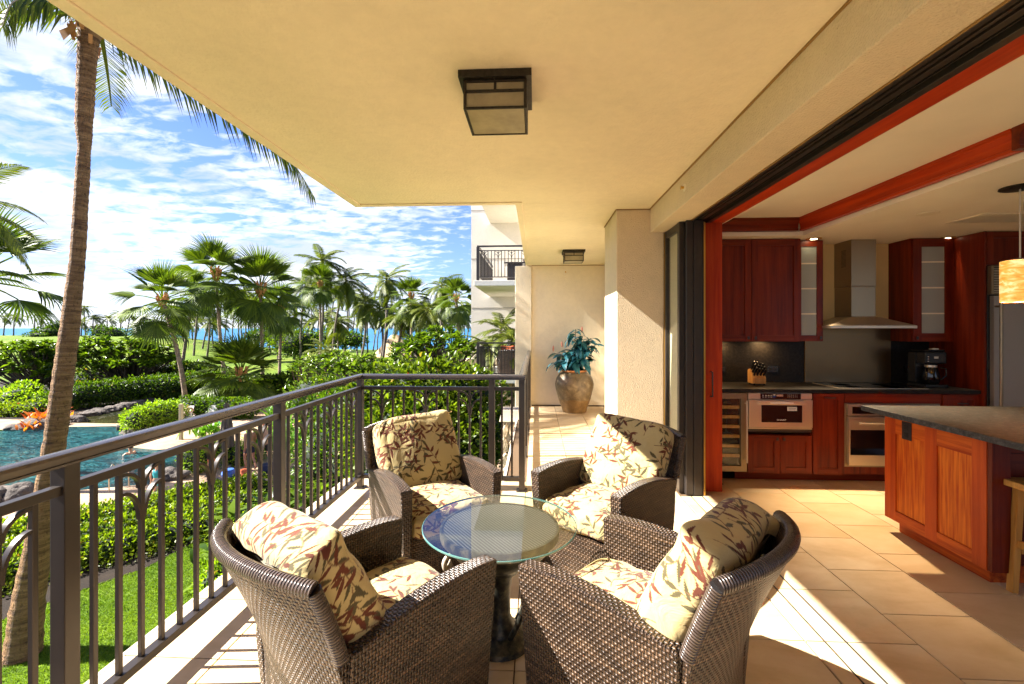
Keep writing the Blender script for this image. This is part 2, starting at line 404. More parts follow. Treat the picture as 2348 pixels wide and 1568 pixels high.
def emit(name, col, st):
    m, gg, b = new_mat(name); pset(b, gg, Base__Color=col, Emission__Color=col, Emission__Strength=st); return m
M['bulb'] = emit('lit_downlight_bulb', (1, .82, .5), 5.0)
M['pendant_glass'] = None
def pend():
    m, gg, b = new_mat('onyx_pendant_shade'); oc = gg.n('ShaderNodeTexCoord').outputs['Object']
    f = gg.noise(gg.map(oc, (3, 3, 9), (.3, .2, 0)), 3.0, 6, .6, 1.2)
    c = gg.ramp(f, [(.35, (.70, .24, .02)), (.5, (.85, .42, .08)), (.62, (.95, .68, .32))])
    pset(b, gg, Base__Color=c, Roughness=.35, Emission__Color=c, Emission__Strength=.20); return m
M['pendant_glass'] = pend()
# grounds
def groundm(name, stops, scale, rough=.9, bs=200, bd=.02, extra=None):
    m, gg, b = new_mat(name); ge = gg.n('ShaderNodeNewGeometry').outputs['Position']
    f = gg.m('ADD', gg.m('MULTIPLY', gg.noise(ge, scale, 5, .6), .5), gg.m('MULTIPLY', gg.noise(ge, scale*22, 4, .7), .5))
    pset(b, gg, Base__Color=gg.ramp(f, stops), Roughness=rough, Specular__IOR__Level=.2, Normal=gg.bump(gg.noise(ge, bs, 3, .7), .6, bd)); return m
M['lawn'] = groundm('mown_lawn', [(.36, (.040, .085, .004)), (.5, (.095, .165, .008)), (.64, (.17, .235, .018))], 1.6, bs=60, bd=.05)
M['golf'] = groundm('golf_course_grass', [(.36, (.055, .105, .004)), (.5, (.10, .16, .007)), (.66, (.19, .19, .025))], .09, bs=3, bd=.35)
M['soil'] = groundm('dark_planting_soil', [(.3, (.006, .004, .003)), (.7, (.030, .019, .011))], 3, bs=40, bd=.03)
M['deck'] = groundm('sandstone_pool_deck', [(.35, (.26, .16, .095)), (.5, (.36, .245, .155)), (.65, (.46, .345, .235))], .9, .8, 30, .01)
M['rock'] = groundm('lava_rock', [(.3, (.035, .03, .027)), (.5, (.09, .075, .065)), (.7, (.20, .165, .14))], 2.5, .85, 9, .12)
M['sand'] = groundm('beach_sand', [(.3, (.50, .40, .27)), (.7, (.62, .52, .38))], 1, .9, 20, .02)
def waterm(name, c0, c1, ws, bst, bdist, rough=.03, scale=(1, 1, 1), spec=.5):
    m, gg, b = new_mat(name); ge = gg.n('ShaderNodeNewGeometry').outputs['Position']
    w1 = gg.noise(gg.map(ge, scale), ws, 4, .6, .6)
    c = gg.ramp(gg.noise(ge, ws*.25, 4, .6, 1.0), [(.35, c0), (.65, c1)])
    pset(b, gg, Base__Color=c, Roughness=rough, IOR=1.33, Specular__IOR__Level=spec, Normal=gg.bump(w1, bst, bdist)); return m
M['pool'] = waterm('rippled_pool_water', (.008, .055, .072), (.028, .15, .155), 1.9, 1.0, 1.0, .02, (.75, 1.9, 1))
M['stream'] = waterm('still_dark_stream_water', (.010, .016, .006), (.05, .045, .018), 1.0, .25, .06, .03)
M['sea'] = waterm('ocean_water', (.006, .085, .20), (.012, .15, .30), .12, .6, 1.5, .35, (.5, 2, 1), .25)
# plants
M['leaf_hib'] = leafm('hibiscus_leaves', (.014, .040, .003), (.17, .225, .014), .34)
M['leaf_plum'] = leafm('plumeria_leaves', (.013, .040, .003), (.15, .225, .014), .28)
M['leaf_dark'] = leafm('deep_green_shrub_leaves', (.008, .024, .004), (.085, .13, .012))
M['leaf_hedge'] = leafm('bright_hedge_leaves', (.016, .048, .002), (.12, .20, .008))
M['leaf_lime'] = leafm('lime_hedge_leaves', (.12, .22, .008), (.30, .42, .02))
M['leaf_fan'] = leafm('fan_palm_blades', (.010, .032, .003), (.145, .20, .014), .52, .27)
M['leaf_coco'] = leafm('coconut_leaflets', (.018, .040, .004), (.165, .185, .015), .52, .27)
M['leaf_sword'] = leafm('strap_leaves', (.05, .14, .010), (.16, .32, .025), .32)
M['leaf_orange'] = leafm('orange_croton_leaves', (.42, .07, .012), (.62, .20, .02))
M['leaf_vine'] = leafm('groundcover_leaves', (.035, .080, .003), (.27, .35, .018))
M['leaf_teal'] = leafm('blue_green_silk_leaves', (.012, .075, .10), (.04, .19, .22), .38, .08)
M['leaf_under'] = leafm('brownish_creeper_leaves', (.030, .045, .006), (.12, .15, .015))  # brownish dark leaves for the creepers along the lawn edge
M['leaf_grass'] = leafm('grass_blade', (.055, .12, .005), (.20, .28, .015), .5)
M['leaf_dry'] = leafm('dry_leaves', (.16, .09, .03), (.42, .30, .08))
M['petal_w'] = leafm('white_blossom', (.70, .66, .55), (.80, .78, .72), .5, .2)
M['petal_r'] = leafm('red_blossom', (.55, .03, .02), (.65, .05, .03), .5, .2)
M['petal_p'] = leafm('pink_silk_bud', (.42, .15, .10), (.50, .22, .16), .6, .1)
M['twig'] = simple('brown_branches', (.06, .042, .028), .85, nscale=10, namp=.35)
def bark(name, c0, c1, c2, ring=9.0):
    m, gg, b = new_mat(name); ge = gg.n('ShaderNodeTexCoord').outputs['Object']; x, y, z = gg.sep(ge)
    n1 = gg.noise(gg.map(ge, (1.5, 1.5, 7)), 3.0, 6, .7, .8); n2 = gg.noise(gg.map(ge, (9, 9, 4)), 4.0, 4, .6)
    rg = gg.noise(gg.comb(gg.m('MULTIPLY', x, .6), gg.m('MULTIPLY', y, .6), gg.m('MULTIPLY', z, ring)), 2.2, 5, .7)
    f = gg.m('ADD', gg.m('MULTIPLY', n1, .35), gg.m('MULTIPLY', rg, .65))
    c = gg.ramp(f, [(.36, c0), (.47, c1), (.62, c2)])
    c = gg.mix(.7, c, gg.ramp(n2, [(.34, (.22, .18, .15)), (.42, (1, 1, 1))]), 'MULTIPLY')
    pset(b, gg, Base__Color=c, Roughness=.85, Normal=gg.bump(gg.m('ADD', rg, gg.m('MULTIPLY', n2, 1.6)), 1.0, .05)); return m
M['bark'] = bark('ringed_coconut_bark', (.065, .028, .010), (.20, .098, .036), (.38, .215, .092))
M['bark_far'] = bark('pale_palm_bark', (.14, .10, .07), (.24, .17, .12), (.36, .27, .19), 3)
M['boot'] = simple('orange_palm_boots', (.42, .19, .06), .8, nscale=8, namp=.3)
M['bark_dark'] = bark('dark_palm_bark', (.06, .045, .035), (.11, .085, .065), (.18, .14, .11), 3)
M['bwall'] = stucco('neighbour_stucco', (.78, .72, .62), 20, .3, .01)
M['thatch'] = simple('thatch_straw', (.40, .27, .14), .9, nscale=6, namp=.35, bump=.6, bscale=25, bdist=.05)
M['terracotta'] = simple('terracotta', (.50, .20, .07), .7, nscale=6, namp=.2)
def potm():
    m, gg, b = new_mat('glazed_stoneware_urn'); oc = gg.n('ShaderNodeTexCoord').outputs['Object']; x, y, z = gg.sep(oc)
    n = gg.noise(oc, 9, 6, .65, .5); n2 = gg.noise(oc, 90, 4, .7)
    up = gg.m('GREATER_THAN', gg.m('ADD', z, gg.m('MULTIPLY', n, .10)), .285)
    a = gg.ramp(n, [(.35, (.10, .065, .03)), (.52, (.17, .115, .055)), (.68, (.30, .22, .12))])
    lo = gg.ramp(n, [(.35, (.14, .075, .022)), (.65, (.27, .155, .055))])
    c = gg.mix(up, lo, a); c = gg.mix(.6, c, gg.ramp(n2, [(.3, (.4, .35, .3)), (.5, (1, 1, 1))]), 'MULTIPLY')
    pset(b, gg, Base__Color=c, Roughness=.45, Normal=gg.bump(n2, .25, .004)); return m
M['urn'] = potm()
M['stone_wall'] = groundm('tan_fieldstone', [(.3, (.38, .28, .18)), (.5, (.52, .41, .28)), (.7, (.64, .54, .40))], 2.5, .85, 12, .03)
M['mortar'] = simple('mortar', (.30, .26, .21), .9)
M['stonecap'] = stucco('cast_stone_cap', (.58, .49, .38), 40, .4, .006)
M['paleskin'] = simple('skin', (.55, .30, .20), .5)
M['tanskin'] = simple('tanned_skin', (.42, .21, .12), .5)
M['navy'] = simple('navy_cloth', (.015, .02, .05), .8)
M['blackcloth'] = simple('black_cloth', (.015, .015, .02), .8)
M['bluecloth'] = simple('blue_cloth', (.02, .10, .42), .7)
M['tealcloth'] = simple('teal_cloth', (.02, .32, .36), .7)
M['redcloth'] = simple('red_orange_cloth', (.60, .12, .03), .7)
M['tancloth'] = simple('tan_umbrella_canvas', (.34, .25, .14), .85, nscale=12, namp=.2)
M['darkcanvas'] = simple('brown_canvas', (.10, .08, .06), .85, nscale=12, namp=.25)
M['whiteplastic'] = simple('white_lounger_frame', (.72, .70, .66), .5)
M['postwood'] = wood('weathered_post', (.24, .20, .13), (.42, .36, .24), 'z', 20, .7, 0)
M['patina'] = None
def patina():
    m, gg, b = new_mat('aged_green_bronze'); oc = gg.n('ShaderNodeTexCoord').outputs['Object']
    f = gg.noise(oc, 22, 5, .65)
    c = gg.ramp(f, [(.36, (.012, .011, .009)), (.5, (.035, .035, .027)), (.66, (.12, .10, .06))])
    pset(b, gg, Base__Color=c, Metallic=.45, Roughness=.42, Normal=gg.bump(f, .5, .006)); return m
M['patina'] = patina()
def ribtop():
    m, gg, b = new_mat('ribbed_bronze_top'); oc = gg.n('ShaderNodeTexCoord').outputs['Object']; x, y, z = gg.sep(oc)
    t = gg.m('ADD', gg.m('MULTIPLY', x, .80), gg.m('MULTIPLY', y, .60))
    s_ = gg.m('MULTIPLY_ADD', gg.m('SINE', gg.m('MULTIPLY', t, 2*PI/.0145)), .5, .5)
    pset(b, gg, Base__Color=gg.ramp(s_, [(.25, (.012, .012, .011)), (.7, (.13, .125, .105))]), Metallic=.3, Roughness=.4, Normal=gg.bump(s_, .6, .003)); return m
M['ribtop'] = ribtop()
M['cream_stone'] = simple('pale_carved_scroll', (.42, .36, .28), .5, nscale=14, namp=.3)
# ------------------------------------------------------------------ our building
def slab_floor():
    tx = [-1.885+.4475*i for i in range(6)] + [.8, 1.288]
    kid = []
    lf = tag(W('lanai_floor', MB().box(-1.90, 1.288, -3.2, 4.44, -.30, -.012).box(-.30, 1.31, 4.44, 8.80, -.30, -.012), M['grout']), kind='structure')
    kf = tag(W('kitchen_floor', MB().box(1.288, 6.4, -3.2, 5.3, -.30, -.012), M['grout']), kind='structure')
    edge = tag(W('slab_edge', MB().box(-1.905, -1.885, -3.2, 4.46, -.34, .0).box(-1.905, -.31, 4.442, 4.462, -.34, .0).box(-.33, -.302, 4.462, 8.6, -.34, .0), M['stonecap']), kind='structure')
    cache = {}
    def tile(x0, x1, y0, y1, parent):
        gp = .0028; w, h = round(x1-x0-2*gp, 4), round(y1-y0-2*gp, 4)
        if (w, h) not in cache:
            mb = MB().box(-w/2, w/2, -h/2, h/2, -.011, 0); cache[(w, h)] = mb.mesh('tile', .0012, False, seg=1)
            cache[(w, h)].materials.append(M['tile'])
        o = bpy.data.objects.new('tile', cache[(w, h)]); COL.objects.link(o); o.parent = parent; o.location = ((x0+x1)/2, (y0+y1)/2, 0)
    py = .4425
    plate = 0
    xs = [-1.885, -1.4375, -.99, -.5425, -.095, .3525, .80, 1.288]
    for i in range(7):
        off = 0 if i < 6 else .265
        for k in range(-5, 16):
            y0, y1 = 1.99+off+py*k, 1.99+off+py*(k+1)
            if xs[i] < -.3: y1 = min(y1, 4.44)
            lim = 8.79 if xs[i] > -.3 else 4.44
            y0, y1 = max(y0, -.2), min(y1, lim)
            if i == 6: y1 = min(y1, 8.79)
            if y1-y0 > .03: tile(xs[i], xs[i+1], y0, y1, lf)
    # narrow strip between the door tracks, then the kitchen floor in half bond
    for k in range(-5, 5):
        y0, y1 = 2.255+py*k, 2.255+py*(k+1)
        if y0 < -.2: continue
        tile(1.292, 1.380, y0, min(y1, 4.14), kf); tile(1.384, 1.478, y0, min(y1, 4.14), kf)
        tile(1.482, 1.81, y0, y1, kf)
    kx = [1.81, 2.262, 2.70, 3.135, 3.58, 4.02, 4.47]
    for i in range(len(kx)-1):
        off = 0 if i % 2 == 0 else .22
        for k in range(-6, 8):
            y0, y1 = 2.045+off+py*k, min(2.045+off+py*(k+1), 4.66)
            if y1 - y0 > .03 and y1 > .3 + (kx[i]-1.8)*.55: tile(kx[i], kx[i+1], y0, y1, kf)
    tr = tag(W('floor_door_track', MB().box(1.379, 1.384, -3.2, 4.14, -.011, .0008).box(1.4775, 1.4835, -3.2, 4.2, -.011, .0015), M['rubber']),
             'pair of thin dark sliding door tracks let into the threshold floor', 'door track')
slab_floor()

# ceiling slab: flat soffit with a shallow drip strip round its outer edge
tag(W('lanai_ceiling', MB().box(-1.79, 1.40, -3.2, 4.43, 2.71, 3.05).box(-.20, 1.40, 4.43, 8.9, 2.71, 3.05)
      .box(-1.79, -1.715, -3.2, 4.43, 2.698, 2.7105).box(-1.715, -.13, 4.355, 4.43, 2.698, 2.7105).box(-.20, -.135, 4.43, 8.7, 2.698, 2.7105), M['stucco'], bevel=.006), kind='structure')
tag(W('roof_slab', MB().box(1.40, 6.6, -3.2, 5.6, 2.72, 3.05), M['stucco']), kind='structure')
tag(W('beam', MB().box(1.157, 1.392, -3.2, 4.688, 2.47, 2.709), M['stucco_rough'], bevel=.008), kind='structure')
tag(W('column', MB().box(.82, 1.297, 4.69, 5.49, 0, 2.708), M['stucco_rough'], bevel=.012), kind='structure')
tag(W('corridor_wall', MB().box(-.085, 1.60, 8.80, 9.0, 0, 2.709).box(1.315, 1.6, 5.49, 8.79, 0, 2.709), M['stucco'], bevel=.003), kind='structure')
tag(W('pilaster', MB().box(-.40, -.087, 8.72, 9.02, -.3, 2.69), M['stucco'], bevel=.01), kind='structure')
tag(W('lower_storey_wall', MB().box(-.32, 6.4, 4.6, 4.9, -4.2, -.31).box(-1.7, -.4, 4.0, 4.3, -4.2, -.345), M['bwall']), kind='structure')
# wall between lanai and kitchen behind the parked doors
tag(W('door_wall', MB().box(1.345, 1.70, 4.28, 4.40, 0, 2.46).box(1.345, 1.70, 4.41, 5.3, 0, 2.7), M['stucco_rough'], bevel=.006), kind='structure')
tag(W('corridor_baseboard', MB().box(-.085, 1.31, 8.785, 8.799, 0, .02), M['grout']), kind='structure')
# interior shell
tag(W('kitchen_wall', MB().box(1.70, 6.4, 5.12, 5.3, 0, 2.72), M['yellow_wall']), kind='structure')
tag(W('side_wall', MB().box(6.2, 6.4, 1.2, 5.12, 0, 2.72), M['plaster']), kind='structure')
tag(W('kitchen_ceiling', MB().box(1.74, 6.2, -3.2, 5.12, 2.575, 2.72), M['plaster']), kind='structure')
tag(W('ceiling_soffit', MB().prism([(1.74, 4.62), (2.62, 4.62), (2.62, 2.59), (6.2, 2.59), (6.2, 5.12), (1.74, 5.12)], 2.41, 2.4495), M['plaster'], bevel=.002), kind='structure')
tag(W('soffit_fill', MB().prism([(1.74, 4.65), (2.65, 4.65), (2.65, 2.62), (6.2, 2.62), (6.2, 5.12), (1.74, 5.12)], 2.45, 2.574), M['plaster']), kind='structure')
def crown():
    root = emp('crown_moulding', (2.62, 4.62, 2.45), 'red sapele crown moulding round the raised kitchen ceiling', 'moulding')
    prof = [(0, 0), (.012, 0), (.014, .018), (.006, .022), (.010, .060), (.026, .092), (.030, .096), (.030, .110), (.036, .112), (.036, .124), (-.03, .124), (-.03, 0)]
    def run(a, b, nrm, name, m):
        a, b = Vector(a), Vector(b); nrm = Vector(nrm); vs = []
        for q in (a, b):
            for (o, z) in prof: vs.append((q.x+nrm.x*o, q.y+nrm.y*o, 2.4505+z))
        n = len(prof); fs = [(i, (i+1) % n, n+(i+1) % n, n+i) for i in range(n)] + [tuple(range(n-1, -1, -1)), tuple(range(n, 2*n))]
        W(name, MB().add(vs, fs), m, root)
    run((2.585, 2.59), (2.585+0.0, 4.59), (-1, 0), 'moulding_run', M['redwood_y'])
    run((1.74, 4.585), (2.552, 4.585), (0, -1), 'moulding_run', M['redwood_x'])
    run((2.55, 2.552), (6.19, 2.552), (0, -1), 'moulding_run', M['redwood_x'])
crown()
tag(W('rear_wall', MB().box(1.8, 6.2, -3.4, -3.2, 0, 2.72), M['plaster']), kind='structure')
cau = MB().box(1.148, 1.157, -3.2, 4.69, 2.700, 2.7098).box(.811, 1.157, 4.681, 4.689, 2.700, 2.7098).box(.811, .8195, 4.69, 5.5, 2.700, 2.7098).box(-.085, 1.31, 8.789, 8.799, 2.700, 2.7098).box(1.386, 1.3935, -3.2, 4.30, 2.463, 2.4695)
tag(W('caulk_line', cau, M['caulk']), kind='structure')
# door head: nested aluminium tracks, a red timber board and a thin pale reveal
hd = emp('door_head_track', (1.5, 4.25, 2.47), 'long dark aluminium sliding door head track under the beam', 'door track')
W('track_channel', MB().box(1.392, 1.60, -3.2, 4.40, 2.49, 2.52), M['bronze_dark'], hd)
for (a, b, z) in ((1.394, 1.418, 2.462), (1.440, 1.455, 2.468), (1.478, 1.512, 2.472), (1.530, 1.537, 2.476), (1.556, 1.598, 2.463)):
    W('track_rail', MB().box(a, b, -3.2, 4.38, z, 2.489), M['bronze'] if b-a > .012 else M['bronze_dark'], hd, bevel=.002)
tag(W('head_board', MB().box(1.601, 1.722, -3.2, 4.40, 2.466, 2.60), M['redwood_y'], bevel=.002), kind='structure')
tag(W('head_reveal', MB().box(1.723, 1.739, -3.2, 4.9, 2.47, 2.70), M['white_trim']), kind='structure')

# parked sliding doors
ds = emp('stacked_sliding_door', (1.31, 4.2, 0), 'dark bronze framed glass sliding door parked against the rough column', 'sliding door')
W('stile', MB().box(1.301, 1.345, 4.64, 4.688, .0, 2.468), M['bronze'], ds, bevel=.003)
W('stile', MB().box(1.301, 1.345, 4.215, 4.275, .0, 2.468), M['bronze'], ds, bevel=.003)
W('top_rail', MB().box(1.304, 1.342, 4.276, 4.639, 2.40, 2.466), M['bronze'], ds, bevel=.003)
W('bottom_rail', MB().box(1.304, 1.342, 4.276, 4.639, .01, .10), M['bronze'], ds, bevel=.003)
W('pane', MB().box(1.318, 1.324, 4.276, 4.639, .10, 2.40), M['pane'], ds)
W('rust_seal', MB().box(1.2975, 1.3005, 4.672, 4.6895, .02, 2.45), M['brass'], ds)
d2 = emp('sliding_door_panel', (1.42, 4.15, 0), 'dark bronze sliding door edges stacked beside the brass strip', 'sliding door')
W('frame_edge', MB().box(1.347, 1.408, 4.155, 4.24, .0, 2.466), M['bronze'], d2, bevel=.003)
W('frame_edge', MB().box(1.411, 1.482, 4.148, 4.24, .0, 2.466), M['bronze'], d2, bevel=.003)
W('frame_edge', MB().box(1.485, 1.497, 4.150, 4.24, .0, 2.466), M['bronze_dark'], d2, bevel=.002)
W('brass_strip', MB().box(1.500, 1.514, 4.158, 4.24, .0, 2.45), M['brass'], d2)
W('frame_edge', MB().box(1.517, 1.528, 4.150, 4.24, .0, 2.466), M['bronze_dark'], d2, bevel=.002)
for x_ in (1.375, 1.445, 1.522):
    W('bolt', MB().lathe([(0, 0), (.008, 0), (.008, .006), (.004, .009), (0, .009)], 12), M['steel'], d2)
    o = d2.children[-1]; o.data.transform(Matrix.Translation((ORG[d2.name]))); o.data.transform(Matrix.Rotation(R(90), 4, 'X')); o.data.transform(Matrix.Translation(Vector((x_, 4.149, 2.425))-ORG[d2.name]))
jb = emp('wooden_door_jamb', (1.62, 4.26, 0), 'tall orange-red wooden door edge with a dark bar handle', 'door')
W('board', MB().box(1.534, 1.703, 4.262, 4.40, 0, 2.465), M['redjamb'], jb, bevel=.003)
W('edge_trim', MB().box(1.529, 1.540, 4.244, 4.262, 0, 2.465), M['redjamb'], jb, bevel=.002)
W('handle', MB().tube([(1.60, 4.262, 1.40-.30), (1.60, 4.222, 1.40-.30), (1.60, 4.218, .875), (1.60, 4.262, .875)], .007, 8), M['bronze'], jb, smooth=True)

# sprinkler heads
def sprinkler(loc, nrm, label):
    r = emp('sprinkler_head', loc, label, 'sprinkler', 'sidewall sprinklers')
    q = Vector(nrm).to_track_quat('Z', 'Y').to_matrix().to_4x4()
    for nm, mb, m in (('escutcheon', MB().lathe([(0, 0), (.032, 0), (.030, .004), (.018, .007), (0, .007)], 20), M['white_trim']),
                      ('nozzle', MB().lathe([(0, .006), (.011, .006), (.009, .025), (.016, .027), (.016, .030), (0, .030)], 14), M['brass'])):
        me = mb.mesh(nm, smooth=True); me.transform(q); obj(nm, me, m, r)
sprinkler(P(1569, 430, X=1.157), (-1, 0, 0), 'small brass sprinkler on the rough beam above the parked doors')
sprinkler(P(1296, 624, Y=8.80), (0, -1, 0), 'small pale sprinkler high on the corridor end wall')

# lantern ceiling lights
def lantern(loc, label, cx, n_mid=True):
    r = emp('ceiling_lantern', loc, label, 'ceiling light', 'square lantern lights on the lanai ceiling')
    a, b = .172, .150
    W_ = lambda n, mb, m, bv=.0015: obj(n, mb.mesh(n, bv), m, r)
    W_('canopy', MB().box(-a, a, -a, a, -.035, 0), M['lampmetal'])
    z0, z1 = -.175, -.036
    fr = MB(); t = .014
    for sx in (-1, 1):
        for sy in (-1, 1): fr.box(sx*b, sx*(b-t), sy*b, sy*(b-t), z0, z1)
    for z in (z0, -.095, z1-.012):
        for s_ in (-1, 1):
            fr.box(-b+t, b-t, s_*b, s_*(b-t*.8), z, z+.011); fr.box(s_*b, s_*(b-t*.8), -b+t, b-t, z, z+.011)
    for s_ in (-1, 1):
        fr.box(-.006, .006, s_*b, s_*(b-t*.8), -.084, z1-.012); fr.box(s_*b, s_*(b-t*.8), -.006, .006, -.084, z1-.012)
    W_('frame', fr, M['lampmetal'])
    for s_ in (-1, 1):
        W_('glass_panel', MB().box(-b+t, b-t, s_*(b-.009), s_*(b-.012), z0+.011, z1-.012), M['frost_amber'], 0)
        W_('glass_panel', MB().box(s_*(b-.009), s_*(b-.012), -b+t, b-t, z0+.011, z1-.012), M['frost_amber'], 0)
    W_('bottom_glass', MB().box(-b+t, b-t, -b+t, b-t, z0+.003, z0+.006), M['frost_amber'], 0)
    W_('finial', MB().lathe([(0, -.040), (.006, -.040), (.007, -.034), (0, -.030)], 10, (0, -b-.004, 0)), M['lampmetal'], 0)
    return r
l1 = lantern((-.193, 2.285, 2.709), 'large square bronze and mica lantern light over the table', 0)
l2 = dup(l1, (.585, 7.2, 2.709), 0, 'small distant square lantern light on the corridor ceiling')

# ------------------------------------------------------------------ railing
bal_me = MB().box(-.0095, .0095, -.0095, .0095, .128, .922).mesh('baluster', .0018, seg=1); bal_me.materials.append(M['bronze'])
def arcmesh(z0, z1, sgn, along):
    """flat bar sweeping from the middle baluster out to its neighbour"""
    n = 9; w = .009; t = .0065; pts = []
    for i in range(n+1):
        a = (PI/2)*i/n; u = .0095 + (.0935-.0095)*(1-math.cos(a)); z = z0 + (z1-z0)*math.sin(a)
        du = math.sin(a)*.084; dz = (z1-z0)*math.cos(a); L = math.hypot(du, dz); pts.append((u, z, -dz/L, du/L))
    vs = []
    for (u, z, nu, nz) in pts:
        for (p, q) in ((-t, -w), (t, -w), (t, w), (-t, w)):
            uu = sgn*(u+nu*p); zz_ = z+nz*p
            vs.append((uu, q, zz_) if along == 'x' else (q, uu, zz_))
    fs = [(3, 2, 1, 0), tuple(4*n+k for k in range(4))]
    for i in range(n):
        for k in range(4): fs.append((4*i+k, 4*i+(k+1) % 4, 4*i+4+(k+1) % 4, 4*i+4+k))
    me = MB().add(vs, fs).mesh('leaf_scroll', 0, True, ang=40); me.materials.append(M['bronze']); return me
ARC = {(ax, sg, lv): arcmesh(*((.835, .912) if lv else (.705, .835)), sg, ax) for ax in 'xy' for sg in (-1, 1) for lv in (0, 1)}
def handrail_profile(h=1.07):
    o = [(-.032, -.030), (-.032, -.022), (-.026, -.020), (-.026, -.014), (-.034, -.012), (-.034, .002), (-.028, .012), (-.012, .017), (.012, .017), (.028, .012), (.034, .002), (.034, -.012), (.026, -.014), (.026, -.020), (.032, -.022), (.032, -.030)]
    return [(a, h-.017+b) for a, b in o]
def extrude_profile(prof, a, b, miter_a=0, miter_b=0):
    a, b = Vector(a), Vector(b); d = (b-a).normalized(); sx = Vector((d.y, -d.x, 0)); vs = []
    for q, mt in ((a, miter_a), (b, miter_b)):
        for (u, z) in prof: vs.append((q.x+sx.x*u+d.x*mt*u, q.y+sx.y*u+d.y*mt*u, z))
    n = len(prof); fs = [(i, (i+1) % n, n+(i+1) % n, n+i) for i in range(n)] + [tuple(range(n-1, -1, -1)), tuple(range(n, 2*n))]
    return MB().add(vs, fs)
plate_me = MB().box(-.05, .05, -.05, .05, .0005, .008).box(-.039, -.031, -.039, -.031, .008, .013).box(.031, .039, -.039, -.031, .008, .013).box(.031, .039, .031, .039, .008, .013).box(-.039, -.031, .031, .039, .008, .013).mesh('base_plate', .001, seg=1); plate_me.materials.append(M['bronze'])
def put(name, me, parent, loc):
    o = bpy.data.objects.new(name, me); COL.objects.link(o); o.parent = parent
    o.location = Vector(loc) - ORG.get(parent.name, Vector((0, 0, 0))); return o
post_me = MB().box(-.0275, .0275, -.0275, .0275, 0, 1.035).mesh('post', .003); post_me.materials.append(M['bronze'])
RX = -1.65
rl = emp('lanai_railing', (RX, 4.2, 0), 'dark bronze balcony railing with leaf scrolls and rounded top rail', 'railing')
W('handrail', extrude_profile(handrail_profile(), (RX, -1.2, 0), (RX, 4.2, 0), 0, -1), M['rail_gloss'], rl, smooth=True, ang=30)
W('handrail', extrude_profile(handrail_profile(), (RX, 4.2, 0), (-.13, 4.2, 0), -1, 1), M['rail_gloss'], rl, smooth=True, ang=30)
W('handrail', extrude_profile(handrail_profile(), (-.13, 4.2, 0), (-.13, 8.71, 0), 1, 0), M['rail_gloss'], rl, smooth=True, ang=30)
def run_y(X, posts, motif, skip=0):
    for i in range(len(posts)-1):
        a, b = posts[i], posts[i+1]
        W('upper_rail', MB().box(X-.017, X+.017, a+.0275, b-.0275, .922, .955), M['bronze'], rl, bevel=.002)
        W('lower_rail', MB().box(X-.022, X+.022, a+.0275, b-.0275, .092, .128), M['bronze'], rl, bevel=.002)
        n = 12 if b-a > 1.2 else max(1, int((b-a)/.103)-1); st = (b-a)/(n+1)
        for k in range(1, n+1):
            put('baluster', bal_me, rl, (X, a+st*k, 0))
            if motif and (k-1) % 4 == (2 if motif == 1 else 1) :
                for lv in (0, 1):
                    for sg in (-1, 1): put('leaf_scroll', ARC[('y', sg, lv)], rl, (X, a+st*k, 0))
    for p_ in posts[skip:]: put('post', post_me, rl, (X, p_, 0))
# seen from inside the first baluster of a bay is the near one
run_y(RX, [-1.157, .178, 1.513, 2.848, 4.2-.0], 1)
bx = [RX, P(1127.5, 900, Y=4.2).x, -.13]
for (a, b, n) in ((bx[0], bx[1], 11), (bx[1], bx[2], 2)):
    W('upper_rail', MB().box(a+.0275, b-.0275, 4.183, 4.217, .922, .955), M['bronze'], rl, bevel=.002)
    W('lower_rail', MB().box(a+.0275, b-.0275, 4.178, 4.222, .092, .128), M['bronze'], rl, bevel=.002)
    st = (b-a)/(n+1)
    for k in range(1, n+1):
        put('baluster', bal_me, rl, (a+st*k, 4.2, 0))
        if n > 5 and k in (2, 6, 10):
            for lv in (0, 1):
                for sg in (-1, 1): put('leaf_scroll', ARC[('x', sg, lv)], rl, (a+st*k, 4.2, 0))
for p_ in (bx[1], bx[2]): put('post', post_me, rl, (p_, 4.2, 0)); put('base_plate', plate_me, rl, (p_, 4.2, 0))
for p_ in (1.513, 2.848, 4.2): put('base_plate', plate_me, rl, (RX, p_, 0))
run_y(-.13, [4.2, 5.33, 6.46, 7.59, 8.70], 0, 1)
